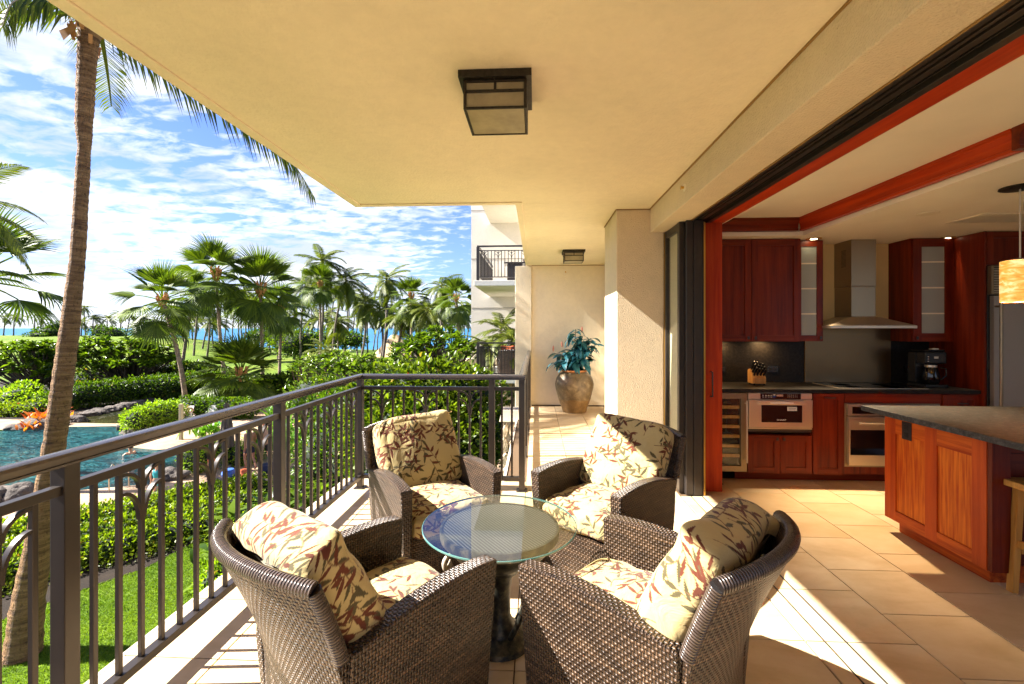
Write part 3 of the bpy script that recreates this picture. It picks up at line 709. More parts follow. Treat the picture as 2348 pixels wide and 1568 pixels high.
# ------------------------------------------------------------------ kitchen
def shaker(root, x0, x1, z0, z1, Y, name='door', knob=None, fr=.055, glass=None, mats=None, t=.02):
    """framed cabinet door facing -Y: stiles, rails and a sunk panel, one part with its sub-parts"""
    mw = mats or (M['redwood'], M['redwood_x'], M['redwood'])
    g_ = .0015
    if glass:
        d = W(name, MB().box(x0+g_, x0+fr, Y-t, Y, z0+g_, z1-g_), mw[0], root, bevel=.0015)
        W('glass', MB().box(x0+fr, x1-fr, Y-t*.45, Y-.002, z0+fr, z1-fr), glass, d)
    else:
        d = W(name, MB().box(x0+g_, x1-g_, Y-t*.45, Y-.001, z0+g_, z1-g_), mw[2], root)
        W('stile', MB().box(x0+g_, x0+fr, Y-t, Y-t*.46, z0+g_, z1-g_), mw[0], d, bevel=.0015)
    W('stile', MB().box(x1-fr, x1-g_, Y-t, Y-t*.46, z0+g_, z1-g_), mw[0], d, bevel=.0015)
    W('rail', MB().box(x0+fr, x1-fr, Y-t+.0006, Y-t*.46, z0+g_, z0+fr), mw[1], d)
    W('rail', MB().box(x0+fr, x1-fr, Y-t+.0006, Y-t*.46, z1-fr, z1-g_), mw[1], d)
    if knob:
        W('knob', MB().box(knob[0]-.011, knob[0]+.011, Y-t-.016, Y-t-.010, knob[1]-.015, knob[1]+.015).box(knob[0]-.005, knob[0]+.005, Y-t-.010, Y-t, knob[1]-.005, knob[1]+.005), M['bronze'], d, bevel=.002)
    return d
YF = 4.56
bc = emp('base_cabinet', (2.7, 4.7, 0), 'red sapele base cabinets under the dark kitchen counter', 'kitchen cabinet')
W('carcass', MB().box(2.055, 2.664, YF+.001, 5.11, .09, .46).box(2.664, 2.966, YF+.001, 5.11, .09, .872).box(2.966, 4.198, YF+.004, 5.11, .09, .16).box(3.86, 4.198, YF+.001, 5.11, .16, .872).box(2.966, 3.86, YF+.001, 5.11, .775, .872), M['redwood'], bc)
W('toe_kick', MB().box(1.98, 4.198, 4.645, 4.66, 0, .089), M['redwood_x'], bc)
shaker(bc, 2.06, 2.361, .092, .458, YF, knob=(2.33, .425)); shaker(bc, 2.363, 2.662, .092, .458, YF, knob=(2.395, .425))
shaker(bc, 2.668, 2.962, .085, .868, YF-.004, fr=.06)
W('pull', MB().box(2.77, 2.87, YF-.045, YF-.038, .825, .835).box(2.775, 2.783, YF-.04, YF-.02, .825, .835).box(2.857, 2.865, YF-.04, YF-.02, .825, .835), M['bronze'], bc)
shaker(bc, 3.865, 4.195, .70, .868, YF, 'drawer', fr=.05); W('pull', MB().box(3.98, 4.08, YF-.045, YF-.038, .78, .79), M['bronze'], bc)
shaker(bc, 3.865, 4.195, .092, .695, YF)
W('filler_panel', MB().box(2.97, 3.855, YF-.016, YF-.0, .782, .870), M['redwood_x'], bc, bevel=.001)
ct = W('countertop', MB().box(1.72, 4.199, 4.525, 5.118, .874, .91), M['granite'], None, bevel=.004)
tag(ct, 'dark honed granite countertop running along the kitchen back wall', 'countertop')
bs = W('backsplash', MB().box(1.70, 2.905, 5.10, 5.119, .911, 1.362), M['granite'], None)
tag(bs, 'dark granite backsplash behind the knife block', 'backsplash')
bs = W('backsplash', MB().box(3.80, 4.199, 5.10, 5.119, .911, 1.362), M['granite'], None)
tag(bs, 'dark granite backsplash behind the coffee maker', 'backsplash')
sp = W('steel_splash_panel', MB().box(2.907, 3.798, 5.085, 5.119, .912, 1.56), M['steel_dark'], None, bevel=.002)
tag(sp, 'tall brushed steel splash panel between cooktop and hood', 'splash panel')
for i, (px, py) in enumerate(((1771, 846), (2085, 848), (1651, 846))):
    p = P(px, py, Y=5.095); r = emp('wall_outlet', p, ['black outlet on the backsplash right of the knife block', 'black outlet on the backsplash left of the coffee maker', 'black outlet on the backsplash at its far left end'][i], 'outlet', 'backsplash outlets')
    W('plate', MB().box(p.x-.058, p.x+.058, p.y-.004, p.y+.004, p.z-.036, p.z+.036), M['black'], r, bevel=.002)
    for s_ in (-1, 1): W('socket', MB().box(p.x+s_*.028-.013, p.x+s_*.028+.013, p.y-.0065, p.y-.0045, p.z-.016, p.z+.016), M['bronze_dark'], r)
# wine cooler
wc = emp('wine_cooler', (1.9, 4.56, 0), 'stainless framed glass door wine cooler under the counter', 'wine cooler')
W('case', MB().box(1.712, 2.048, YF+.03, 5.11, .10, .870), M['black'], wc)
W('toe_grille', MB().box(1.712, 2.045, YF+.02, YF+.029, .0, .098), M['black'], wc)
W('badge', MB().lathe([(.014, 0), (.018, 0), (.018, .003), (.014, .003)], 20, close=True), M['bronze'], wc)
b_ = wc.children[-1]; b_.data.transform(Matrix.Translation(ORG[wc.name])); b_.data.transform(Matrix.Rotation(R(90), 4, 'X')); b_.data.transform(Matrix.Translation(Vector((1.90, YF+.019, .055))-ORG[wc.name]))
fw = MB().box(1.712, 1.765, YF-.022, YF+.028, .102, .868).box(1.992, 2.047, YF-.022, YF+.028, .102, .868).box(1.765, 1.992, YF-.0215, YF+.028, .102, .158).box(1.765, 1.992, YF-.0215, YF+.028, .812, .868)
dr = W('door', fw, M['steel_v'], wc, bevel=.002)
W('glass', MB().box(1.765, 1.992, YF-.008, YF-.003, .158, .812), M['pane'], dr)
W('handle', MB().tube([(2.030, YF-.062, .20), (2.030, YF-.062, .80)], .008, 10).tube([(2.030, YF-.062, .23), (2.030, YF-.022, .23)], .006, 8).tube([(2.030, YF-.062, .77), (2.030, YF-.022, .77)], .006, 8), M['steel'], dr, smooth=True)
for k in range(6): W('shelf', MB().box(1.77, 1.99, YF+.003, YF+.02, .235+.095*k, .265+.095*k), M['blockwood'], wc, bevel=.002)
W('display', MB().box(1.83, 1.91, YF+.0, YF+.002, .755, .775), M['bronze'], wc)
# microwave drawer
mw = emp('microwave_drawer', (2.36, 4.54, .47), 'stainless drawer microwave with black window and keypad', 'microwave')
x0, x1 = 2.062, 2.662
W('body', MB().box(x0, x1, YF, 5.05, .50, .868), M['steel'], mw)
W('drawer_front', MB().box(x0, x1, YF-.03, YF-.001, .538, .805), M['steel'], mw, bevel=.003)
W('control_strip', MB().box(x0, x0+.115, YF-.020, YF-.001, .812, .866).box(x1-.105, x1, YF-.020, YF-.001, .812, .866), M['steel'], mw, bevel=.002)
kp = W('keypad', MB().box(x0+.116, x1-.106, YF-.022, YF-.001, .812, .866), M['blackglass'], mw)
W('handle', MB().box(x0+.08, x1-.08, YF-.052, YF-.034, .762, .796), M['steel'], mw, bevel=.006)
W('handle_label', MB().box(x0+.19, x1-.19, YF-.0535, YF-.0521, .772, .786), M['whiteplastic'], mw)
W('window', MB().box(x0+.118, x1-.10, YF-.0335, YF-.0305, .588, .754), M['blackglass'], mw, bevel=.001)
W('window_trim', MB().box(x0+.112, x1-.094, YF-.0315, YF-.0302, .582, .760), M['steel'], mw)
W('sticker', MB().box(x0+.36, x0+.45, YF-.0350, YF-.0340, .700, .738), M['whiteplastic'], mw)
W('sticker_print', MB().box(x0+.37, x0+.44, YF-.0357, YF-.0351, .726, .730).box(x0+.37, x0+.44, YF-.0357, YF-.0351, .718, .721).box(x0+.37, x0+.43, YF-.0357, YF-.0351, .709, .712), M['bronze'], mw)
for k in range(3): W('vent_slat', MB().box(x0, x1, YF-.020+.006*k, YF-.002, .508-.0-.016*k+.012, .508-.016*k+.024), M['steel'] if k == 0 else M['bronze'], mw, bevel=.002)
W('display', MB().box(x0+.265, x0+.325, YF-.0240, YF-.0222, .838, .856), M['steel'], mw)
mb = MB()
for i in range(4):
    for j in range(2): mb.box(x0+.13+.026*i, x0+.145+.026*i, YF-.0236, YF-.0222, .845-.016*j, .850-.016*j)
for i in range(6):
    for j in range(3): mb.box(x0+.37+.017*i, x0+.375+.017*i, YF-.0236, YF-.0222, .852-.011*j, .855-.011*j)
W('key', mb, M['whiteplastic'], mw)
for k_, (kx_, kz_) in enumerate(((x0+.245, .852), (x0+.245, .835))): W('button', MB().box(kx_-.012, kx_+.008, YF-.0242, YF-.0222, kz_-.005, kz_+.005), M['bluecloth'] if k_ else M['whiteplastic'], mw)
def text(name, body, size, loc, rot, mat, parent, depth=.0006, align='CENTER'):
    cu = bpy.data.curves.new(name, 'FONT'); cu.body = body; cu.size = size; cu.extrude = depth; cu.align_x = align; cu.align_y = 'CENTER'
    cu.resolution_u = 2
    o = bpy.data.objects.new(name, cu); COL.objects.link(o); o.parent = parent; o.location = Vector(loc)-ORG.get(parent.name, Vector((0, 0, 0))); o.rotation_euler = rot
    cu.materials.append(mat); bpy.context.view_layer.update()
    me = bpy.data.meshes.new_from_object(o.evaluated_get(bpy.context.evaluated_depsgraph_get())); loc_, rot_ = o.location.copy(), o.rotation_euler.copy(); bpy.data.objects.remove(o)
    o = bpy.data.objects.new(name, me); COL.objects.link(o); o.parent = parent; o.location = loc_; o.rotation_euler = rot_; return o
text('lettering', 'SHARP', .020, (x0+.305, YF-.0345, .612), (R(90), 0, 0), M['whiteplastic'], mw).scale = (1.5, 1, 1)
# wall oven
ov = emp('wall_oven', (3.4, 4.54, .16), 'wide stainless wall oven with black window behind the island', 'oven')
x0, x1 = 2.970, 3.855
W('case', MB().box(x0, x1, YF-.004, YF+.05, .162, .776), M['steel_v'], ov, bevel=.002)
W('control_panel', MB().box(x0+.022, x1-.022, YF-.028, YF-.005, .66, .765), M['steel'], ov, bevel=.002)
W('control_glass', MB().box(x0+.06, x1-.25, YF-.0305, YF-.0285, .678, .745), M['blackglass'], ov)
dd = W('door', MB().box(x0+.022, x1-.022, YF-.040, YF-.005, .185, .648), M['steel'], ov, bevel=.003)
W('window', MB().box(x0+.035, x1-.035, YF-.0425, YF-.0405, .285, .525), M['blackglass'], dd)
W('handle', MB().tube([(x0+.09, YF-.085, .592), (x1-.09, YF-.085, .592)], .011, 12).tube([(x0+.12, YF-.085, .592), (x0+.12, YF-.04, .592)], .008, 8).tube([(x1-.12, YF-.085, .592), (x1-.12, YF-.04, .592)], .008, 8), M['steel'], dd, smooth=True)
# cooktop
ck = emp('cooktop', (3.4, 4.85, .91), 'flat black glass cooktop with a bright steel front edge', 'cooktop')
W('glass_plate', MB().box(2.96, 3.78, 4.60, 5.03, .9103, .9145), M['blackglass'], ck)
W('steel_edge', MB().box(2.96, 3.78, 4.588, 4.5995, .9103, .9165), M['steel'], ck, bevel=.001)
W('side_edge', MB().box(2.950, 2.9595, 4.588, 5.03, .9103, .9155), M['steel'], ck)
for (a, b, rr) in ((3.16, 4.90, .085), (3.16, 4.72, .07), (3.55, 4.90, .07), (3.55, 4.72, .09)):
    W('burner_ring', MB().lathe([(rr-.0015, .9147), (rr, .9149), (rr+.0015, .9147)], 32, (a, b, 0)), M['bronze'], ck)
# hood
hd2 = emp('range_hood', (3.355, 4.9, 1.5), 'stainless chimney range hood over the cooktop', 'range hood')
W('chimney', MB().box(3.232, 3.478, 4.85, 5.118, 1.93, 2.409), M['steel_v'], hd2, bevel=.004)
W('chimney_lower', MB().box(3.2345, 3.4755, 4.8525, 5.118, 1.615, 1.9295), M['steel_v'], hd2, bevel=.004)
for k in range(14): W('vent_slot', MB().box(3.2295, 3.2318, 4.93, 5.0, 2.14+.013*k, 2.144+.013*k), M['black'], hd2)
v = [(2.945, 4.715), (3.765, 4.715), (3.765, 5.085), (2.945, 5.085)]; u = [(3.225, 4.845), (3.485, 4.845), (3.485, 5.085), (3.225, 5.085)]
W('canopy', MB().add([(a, b, 1.527) for a, b in v] + [(a, b, 1.618) for a, b in u], [(3, 2, 1, 0), (4, 5, 6, 7), (0, 1, 5, 4), (1, 2, 6, 5), (2, 3, 7, 6), (3, 0, 4, 7)]), M['steel'], hd2, bevel=.003)
W('canopy_lip', MB().box(2.94, 3.77, 4.71, 5.085, 1.497, 1.526), M['steel'], hd2, bevel=.003)
# upper cabinets
uc = emp('upper_cabinet', (2.2, 4.9, 1.36), 'tall pair of red upper cabinets left of the glass cabinet', 'wall cabinet')
W('carcass', MB().box(1.70, 2.673, 4.771, 5.115, 1.363, 2.408), M['redwood'], uc)
shaker(uc, 1.705, 2.188, 1.363, 2.405, 4.77, knob=(2.155, 1.40), fr=.065); shaker(uc, 2.190, 2.672, 1.363, 2.405, 4.77, knob=(2.225, 1.40), fr=.065)
gc = emp('glass_cabinet', (2.8, 4.95, 1.36), 'narrow reeded glass door wall cabinet left of the hood', 'wall cabinet')
W('carcass', MB().box(2.675, 2.955, 5.095, 5.115, 1.363, 2.408).box(2.675, 2.685, 4.872, 5.095, 1.363, 2.408).box(2.945, 2.955, 4.872, 5.095, 1.363, 2.408).box(2.685, 2.945, 4.872, 5.095, 1.363, 1.375).box(2.685, 2.945, 4.872, 5.095, 2.396, 2.408), M['redwood'], gc)
shaker(gc, 2.675, 2.955, 1.363, 2.405, 4.871, knob=(2.925, 1.40), fr=.062, glass=M['reeded'])
for z_ in (1.64, 1.90, 2.16): W('shelf', MB().box(2.738, 2.892, 4.858, 4.8605, z_, z_+.014), M['white_trim'], gc)
g2 = emp('corner_glass_cabinet', (4.0, 4.95, 1.36), 'reeded glass door wall cabinet between hood and refrigerator', 'wall cabinet')
W('carcass', MB().box(3.795, 3.815, 4.822, 5.115, 1.363, 2.408).box(3.815, 4.195, 5.095, 5.115, 1.363, 2.408).box(3.815, 4.195, 4.822, 5.095, 1.363, 1.375).box(3.815, 4.195, 4.822, 5.095, 2.396, 2.408), M['redwood'], g2, bevel=.001)
shaker(g2, 3.80, 4.195, 1.363, 2.405, 4.821, knob=(3.835, 1.40), fr=.085, glass=M['reeded'])
for z_ in (1.64, 1.90, 2.16): W('shelf', MB().box(3.888, 4.107, 4.808, 4.8105, z_, z_+.014), M['white_trim'], g2)
tp = W('tall_side_panel', MB().box(4.200, 4.222, 4.50, 5.115, 0, 2.408), M['redwood'], None, bevel=.001)
tag(tp, 'tall red wooden side panel beside the refrigerator', 'cabinet panel')
oc_ = emp('over_fridge_cabinet', (4.7, 4.5, 2.09), 'dark red cabinet above the refrigerator', 'wall cabinet')
W('carcass', MB().box(4.224, 5.15, 4.52, 5.1, 2.09, 2.408), M['redwood'], oc_); shaker(oc_, 4.226, 4.68, 2.095, 2.405, 4.52, fr=.06); shaker(oc_, 4.682, 5.14, 2.095, 2.405, 4.52, fr=.06)
fg = emp('refrigerator', (4.7, 4.5, 0), 'built-in stainless refrigerator with top grille and long handle', 'refrigerator')
W('case', MB().box(4.225, 5.14, 4.50, 5.1, .02, 2.085), M['black'], fg)
W('door', MB().box(4.245, 5.13, 4.455, 4.495, .10, 1.80), M['steel_fridge'], fg, bevel=.003)
W('grille_frame', MB().box(4.228, 4.25, 4.46, 4.498, 1.815, 2.08).box(4.25, 5.13, 4.46, 4.498, 2.07, 2.08).box(4.25, 5.13, 4.46, 4.498, 1.815, 1.825), M['steel_v'], fg)
for k in range(15): W('grille_slat', MB().box(4.25, 5.13, 4.464, 4.492, 1.832+.0157*k, 1.838+.0157*k), M['steel'], fg)
W('handle', MB().tube([(4.262, 4.405, .12), (4.262, 4.405, 1.79)], .013, 12).tube([(4.262, 4.405, .2), (4.262, 4.455, .2)], .009, 8).tube([(4.262, 4.405, 1.7), (4.262, 4.455, 1.7)], .009, 8), M['steel_v'], fg, smooth=True)
# island
il = emp('kitchen_island', (3.2, 3.1, 0), 'sapele panelled kitchen island with orange sunlight coloured into its panels', 'kitchen island')
XI = 2.60
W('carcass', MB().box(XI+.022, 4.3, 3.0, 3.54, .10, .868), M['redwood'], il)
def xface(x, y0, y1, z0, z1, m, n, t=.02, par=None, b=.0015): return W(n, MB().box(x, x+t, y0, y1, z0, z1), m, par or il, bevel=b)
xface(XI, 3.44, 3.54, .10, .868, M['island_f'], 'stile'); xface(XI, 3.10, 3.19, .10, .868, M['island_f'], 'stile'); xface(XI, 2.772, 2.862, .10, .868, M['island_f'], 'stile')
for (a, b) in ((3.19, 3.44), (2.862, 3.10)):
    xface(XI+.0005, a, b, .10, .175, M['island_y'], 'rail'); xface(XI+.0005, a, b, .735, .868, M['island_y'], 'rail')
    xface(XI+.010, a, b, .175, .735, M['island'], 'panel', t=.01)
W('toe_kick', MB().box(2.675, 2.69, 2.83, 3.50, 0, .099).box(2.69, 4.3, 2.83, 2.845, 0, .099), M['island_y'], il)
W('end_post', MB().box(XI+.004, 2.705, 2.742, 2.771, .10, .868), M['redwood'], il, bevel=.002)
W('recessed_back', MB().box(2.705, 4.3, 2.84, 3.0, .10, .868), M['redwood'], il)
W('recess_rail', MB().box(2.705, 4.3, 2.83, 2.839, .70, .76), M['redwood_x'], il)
it = W('island_countertop', MB().box(2.47, 4.6, 2.33, 3.60, .874, .912), M['granite_l'], None, bevel=.004)
tag(it, 'grey granite island countertop with an overhanging seating end', 'countertop')
pz = P(2079, 988, X=XI); ol = emp('island_outlet', pz, 'bronze outlet plate on the island end under the countertop', 'outlet')
W('plate', MB().box(XI-.006, XI-.0005, pz.y-.040, pz.y+.040, pz.z-.062, pz.z+.062), M['bronze'], ol, bevel=.002)
for s_ in (-1, 1): W('socket', MB().box(XI-.009, XI-.0062, pz.y-.017, pz.y+.017, pz.z+s_*.026-.018, pz.z+s_*.026+.018), M['bronze_dark'], ol, bevel=.001)
# stool at the right edge
st = emp('counter_stool', (2.95, 2.6, 0), 'light oak counter stool at the right edge of the picture', 'stool')
legs = [((2.74, 2.735), (2.705, 2.735)), ((3.08, 2.735), (3.11, 2.735)), ((2.74, 2.42), (2.70, 2.38)), ((3.08, 2.42), (3.11, 2.38))]
for (t_, b_) in legs: W('leg', MB().bar((t_[0], t_[1], .60), (b_[0], b_[1], 0), .036), M['oak'], st, bevel=.003)
W('seat', MB().box(2.665, 3.14, 2.39, 2.78, .604, .640), M['oak'], st, bevel=.008)
W('rail', MB().box(2.745, 3.09, 2.722, 2.748, .22, .26), M['oak'], st, bevel=.002); W('rail', MB().box(2.715, 2.735, 2.41, 2.72, .26, .30), M['oak'], st, bevel=.002)
# coffee maker
cf = emp('coffee_maker', (3.93, 4.76, .911), 'black drip coffee maker with glass carafe on the counter', 'coffee maker')
cx_, cy_ = 3.93, 4.80
W('base', MB().box(cx_-.11, cx_+.11, cy_-.12, cy_+.10, .912, .945), M['black'], cf, bevel=.006)
W('water_tank', MB().box(cx_-.11, cx_+.11, cy_+.0, cy_+.10, .946, 1.26), M['black'], cf, bevel=.012)
W('brew_head', MB().box(cx_-.105, cx_+.105, cy_-.11, cy_-.001, 1.145, 1.265), M['black'], cf, bevel=.014)
W('lid', MB().box(cx_-.095, cx_+.095, cy_-.10, cy_+.09, 1.266, 1.285), M['black'], cf, bevel=.008)
W('lid_knob', MB().box(cx_-.03, cx_+.03, cy_-.105, cy_-.06, 1.286, 1.30), M['steel'], cf, bevel=.003)
ca = W('carafe', MB().lathe([(0, .947), (.055, .947), (.068, .965), (.072, 1.02), (.058, 1.09), (.045, 1.125), (.045, 1.135), (0, 1.135)], 24, (cx_, cy_-.05, 0)), M['blackglass'], cf, smooth=True)
W('carafe_band', MB().lathe([(.047, 1.112), (.0505, 1.112), (.0505, 1.132), (.047, 1.132)], 24, (cx_, cy_-.05, 0)), M['steel'], ca)
W('carafe_handle', MB().tube([(cx_+.05, cy_-.09, 1.11), (cx_+.085, cy_-.12, 1.10), (cx_+.088, cy_-.12, 1.03), (cx_+.06, cy_-.09, .99)], .008, 8), M['black'], ca, smooth=True)
W('clock', MB().box(cx_-.02, cx_+.02, cy_-.113, cy_-.1105, 1.20, 1.22), M['steel'], cf)
for k in range(3): W('button', MB().box(cx_-.08, cx_-.07, cy_-.113, cy_-.1105, 1.17+.022*k, 1.176+.022*k), M['whiteplastic'], cf)
# knife block
kb = emp('knife_block', (2.31, 4.87, .911), 'wooden knife block full of black handled knives', 'knife block')
c_ = Vector((2.31, 4.87, 0))
side = [(-.07, .925), (.055, .925), (.055, .985), (-.035, 1.075), (-.07, 1.06)]
vs = []
for xx in (-.075, .055):
    for (yy, zz_) in side: vs.append((c_.x+xx, c_.y-yy, zz_))
W('block', MB().add(vs, [(0, 1, 2, 3, 4), (9, 8, 7, 6, 5)] + [(i, (i+1) % 5, 5+(i+1) % 5, 5+i) for i in range(5)]), M['blockwood'], kb, bevel=.003)
for (a, b) in ((-.06, -.045), (.04, -.045), (-.06, .05), (.04, .05)): W('foot', MB().box(c_.x+a-.006, c_.x+a+.006, c_.y+b-.006, c_.y+b+.006, .9112, .925), M['black'], kb)
for i in range(4):
    for j in range(3):
        x_ = c_.x-.055+.032*i; y_ = c_.y-.02+.028*j; z_ = 1.0+.03*j
        W('knife', MB().bar((x_, y_, z_), (x_+.004, y_-.058, z_+.095-.008*i), .013, .02), M['black'], kb, bevel=.003)
# pendant
pp = P(2338, 428, z=2.41); pn = emp('pendant_lamp', (pp.x, pp.y, 2.41), 'glowing onyx cylinder pendant lamp hanging over the island', 'pendant lamp')
W('canopy', MB().lathe([(0, 2.409), (.098, 2.409), (.10, 2.400), (.09, 2.396), (0, 2.394)], 32, (pp.x, pp.y, 0)), M['lampmetal'], pn, smooth=True)
W('stem', MB().tube([(pp.x, pp.y, 2.394), (pp.x, pp.y, 1.945)], .005, 10), M['steel'], pn, smooth=True)
W('cap', MB().lathe([(0, 1.95), (.02, 1.95), (.088, 1.938), (.088, 1.933), (0, 1.933)], 32, (pp.x, pp.y, 0)), M['lampmetal'], pn)
W('shade', MB().lathe([(.088, 1.932), (.092, 1.932), (.092, 1.668), (.088, 1.668)], 40, (pp.x, pp.y, 0), close=True), M['pendant_glass'], pn, smooth=True)
ld = bpy.data.lights.new('pendant_bulb', 'POINT'); ld.energy = 6; ld.color = (1, .74, .46); ld.shadow_soft_size = .04
lo = bpy.data.objects.new('pendant_bulb', ld); COL.objects.link(lo); lo.parent = pn; lo.location = (0, 0, -.62)
# downlights
for i, (px, py, lit, lb) in enumerate(((1865, 547, 1, 'lit recessed downlight in the soffit left of the hood'), (2170, 545.5, 1, 'lit recessed downlight in the soffit near the refrigerator'), (2127, 489, 0, 'unlit round ceiling cover in the middle of the soffit'))):
    p = P(px, py, z=2.41); r = emp('recessed_downlight', (p.x, p.y, 2.41), lb, 'downlight', 'recessed downlights')
    W('trim_ring', MB().lathe([(.045, 2.4095), (.072, 2.4095), (.072, 2.404), (.045, 2.404)], 28, (p.x, p.y, 0), close=True), M['brass'] if lit else M['white_trim'], r)
    if lit:
        W('bulb', MB().lathe([(0, 2.4085), (.030, 2.4085), (.030, 2.4035), (0, 2.4035)], 20, (p.x, p.y, 0)), M['bulb'], r)
        W('baffle', MB().lathe([(.030, 2.4088), (.045, 2.4088), (.045, 2.4052), (.030, 2.4052)], 20, (p.x, p.y, 0), close=True), M['lampmetal'], r)
        ld = bpy.data.lights.new('downlight_lamp', 'SPOT'); ld.energy = 170; ld.color = (1, .76, .48); ld.spot_size = R(58); ld.spot_blend = .9; ld.shadow_soft_size = .03
        lo = bpy.data.objects.new('downlight_lamp', ld); COL.objects.link(lo); lo.parent = r; lo.location = (0, 0, -.012); lo.rotation_euler = (R(-27), 0, 0)
    else: W('cover', MB().lathe([(0, 2.409), (.045, 2.409), (.045, 2.405), (0, 2.402)], 24, (p.x, p.y, 0)), M['white_trim'], r)
# under-cabinet lamps (their glow is visible on the backsplash)
for xx in (2.0, 2.45):
    ld = bpy.data.lights.new('under_cabinet_lamp', 'AREA'); ld.shape = 'RECTANGLE'; ld.size = .12; ld.size_y = .03; ld.energy = .55; ld.color = (1, .62, .28)
    lo = bpy.data.objects.new('under_cabinet_lamp', ld); COL.objects.link(lo); lo.location = (xx, 5.02, 1.355)
# ceiling vent
vp = P(2300, 499, z=2.41); vr = emp('ceiling_vent', (vp.x, vp.y, 2.41), 'white slotted air vent in the soffit behind the pendant', 'ceiling vent')
W('frame', MB().box(vp.x-.32, vp.x+.5, vp.y-.16, vp.y-.13, 2.401, 2.4095).box(vp.x-.32, vp.x+.5, vp.y+.13, vp.y+.16, 2.401, 2.4095).box(vp.x-.32, vp.x-.29, vp.y-.13, vp.y+.13, 2.401, 2.4095), M['white_trim'], vr)
W('duct', MB().box(vp.x-.29, vp.x+.5, vp.y-.13, vp.y+.13, 2.4085, 2.4095), M['black'], vr)
for k in range(7): W('slat', MB().box(vp.x-.29, vp.x+.5, vp.y-.12+.036*k, vp.y-.102+.036*k, 2.402, 2.408), M['white_trim'], vr)
# ------------------------------------------------------------------ furniture
def print_canvas(N=1300, seed=4):
    """cushion print, 1 mm to the cell: trailing sprigs of rust and olive leaves on cream"""
    rg = np.random.RandomState(seed)
    cream, rust, olive, stem = np.array((.44, .345, .155)), np.array((.105, .027, .012)), np.array((.075, .060, .026)), np.array((.15, .08, .035))
    A = np.ones((N, N, 3))*cream
    def leaf(cx, cy, ang, L, Wd, col):
        r = int(L)+2; ix = np.arange(int(cx)-r, int(cx)+r+1); iy = np.arange(int(cy)-r, int(cy)+r+1)
        X, Y = np.meshgrid(ix-cx, iy-cy); u = (X*math.cos(ang)+Y*math.sin(ang))/L; v = -X*math.sin(ang)+Y*math.cos(ang)
        bend = .10*L*(u-u*u); w = Wd*np.clip(np.sin(np.clip(u, 0, 1)**.8*PI), 0, 1)**.9
        m = (u > 0) & (u < 1) & (np.abs(v-bend) < w)
        yy, xx = np.where(m); A[iy[yy] % N, ix[xx] % N] = col
    def line(p0, ang, L, curl, col, wd=1.3):
        p = np.array(p0, float); a = ang; pts = []
        for i in range(int(L)):
            p = p + (math.cos(a), math.sin(a)); a += curl
            for dx in (-1, 0, 1):
                for dy in (-1, 0, 1): A[int(p[1]+dy*wd) % N, int(p[0]+dx*wd) % N] = col
            pts.append((p[0], p[1], a))
        return pts
    k = 0; step = 132
    for lay, col in ((0, olive), (1, rust)):
        for gy in range(0, N, step):
            for gx in range(0, N, step):
                k += 1; ang = rg.uniform(0, 2*PI); c = col if rg.rand() < .86 else (rust if lay == 0 else olive)
                c = c*rg.uniform(.85, 1.12); L = rg.uniform(100, 160)
                pts = line((gx+lay*step/2+rg.uniform(-30, 30), gy+lay*step/2+rg.uniform(-30, 30)), ang, L, rg.uniform(-.012, .012), stem)
                nl = int(L//30)
                for j in range(1, nl+1):
                    x, y, a = pts[min(int(j*30+rg.uniform(-5, 5)), len(pts)-1)]
                    leaf(x, y, a + (1 if j % 2 else -1)*rg.uniform(.55, 1.05), rg.uniform(50, 76), rg.uniform(6.5, 9), c)
                x, y, a = pts[-1]; leaf(x, y, a, rg.uniform(42, 60), rg.uniform(7, 9.5), c)
    return A
CANVAS = print_canvas()
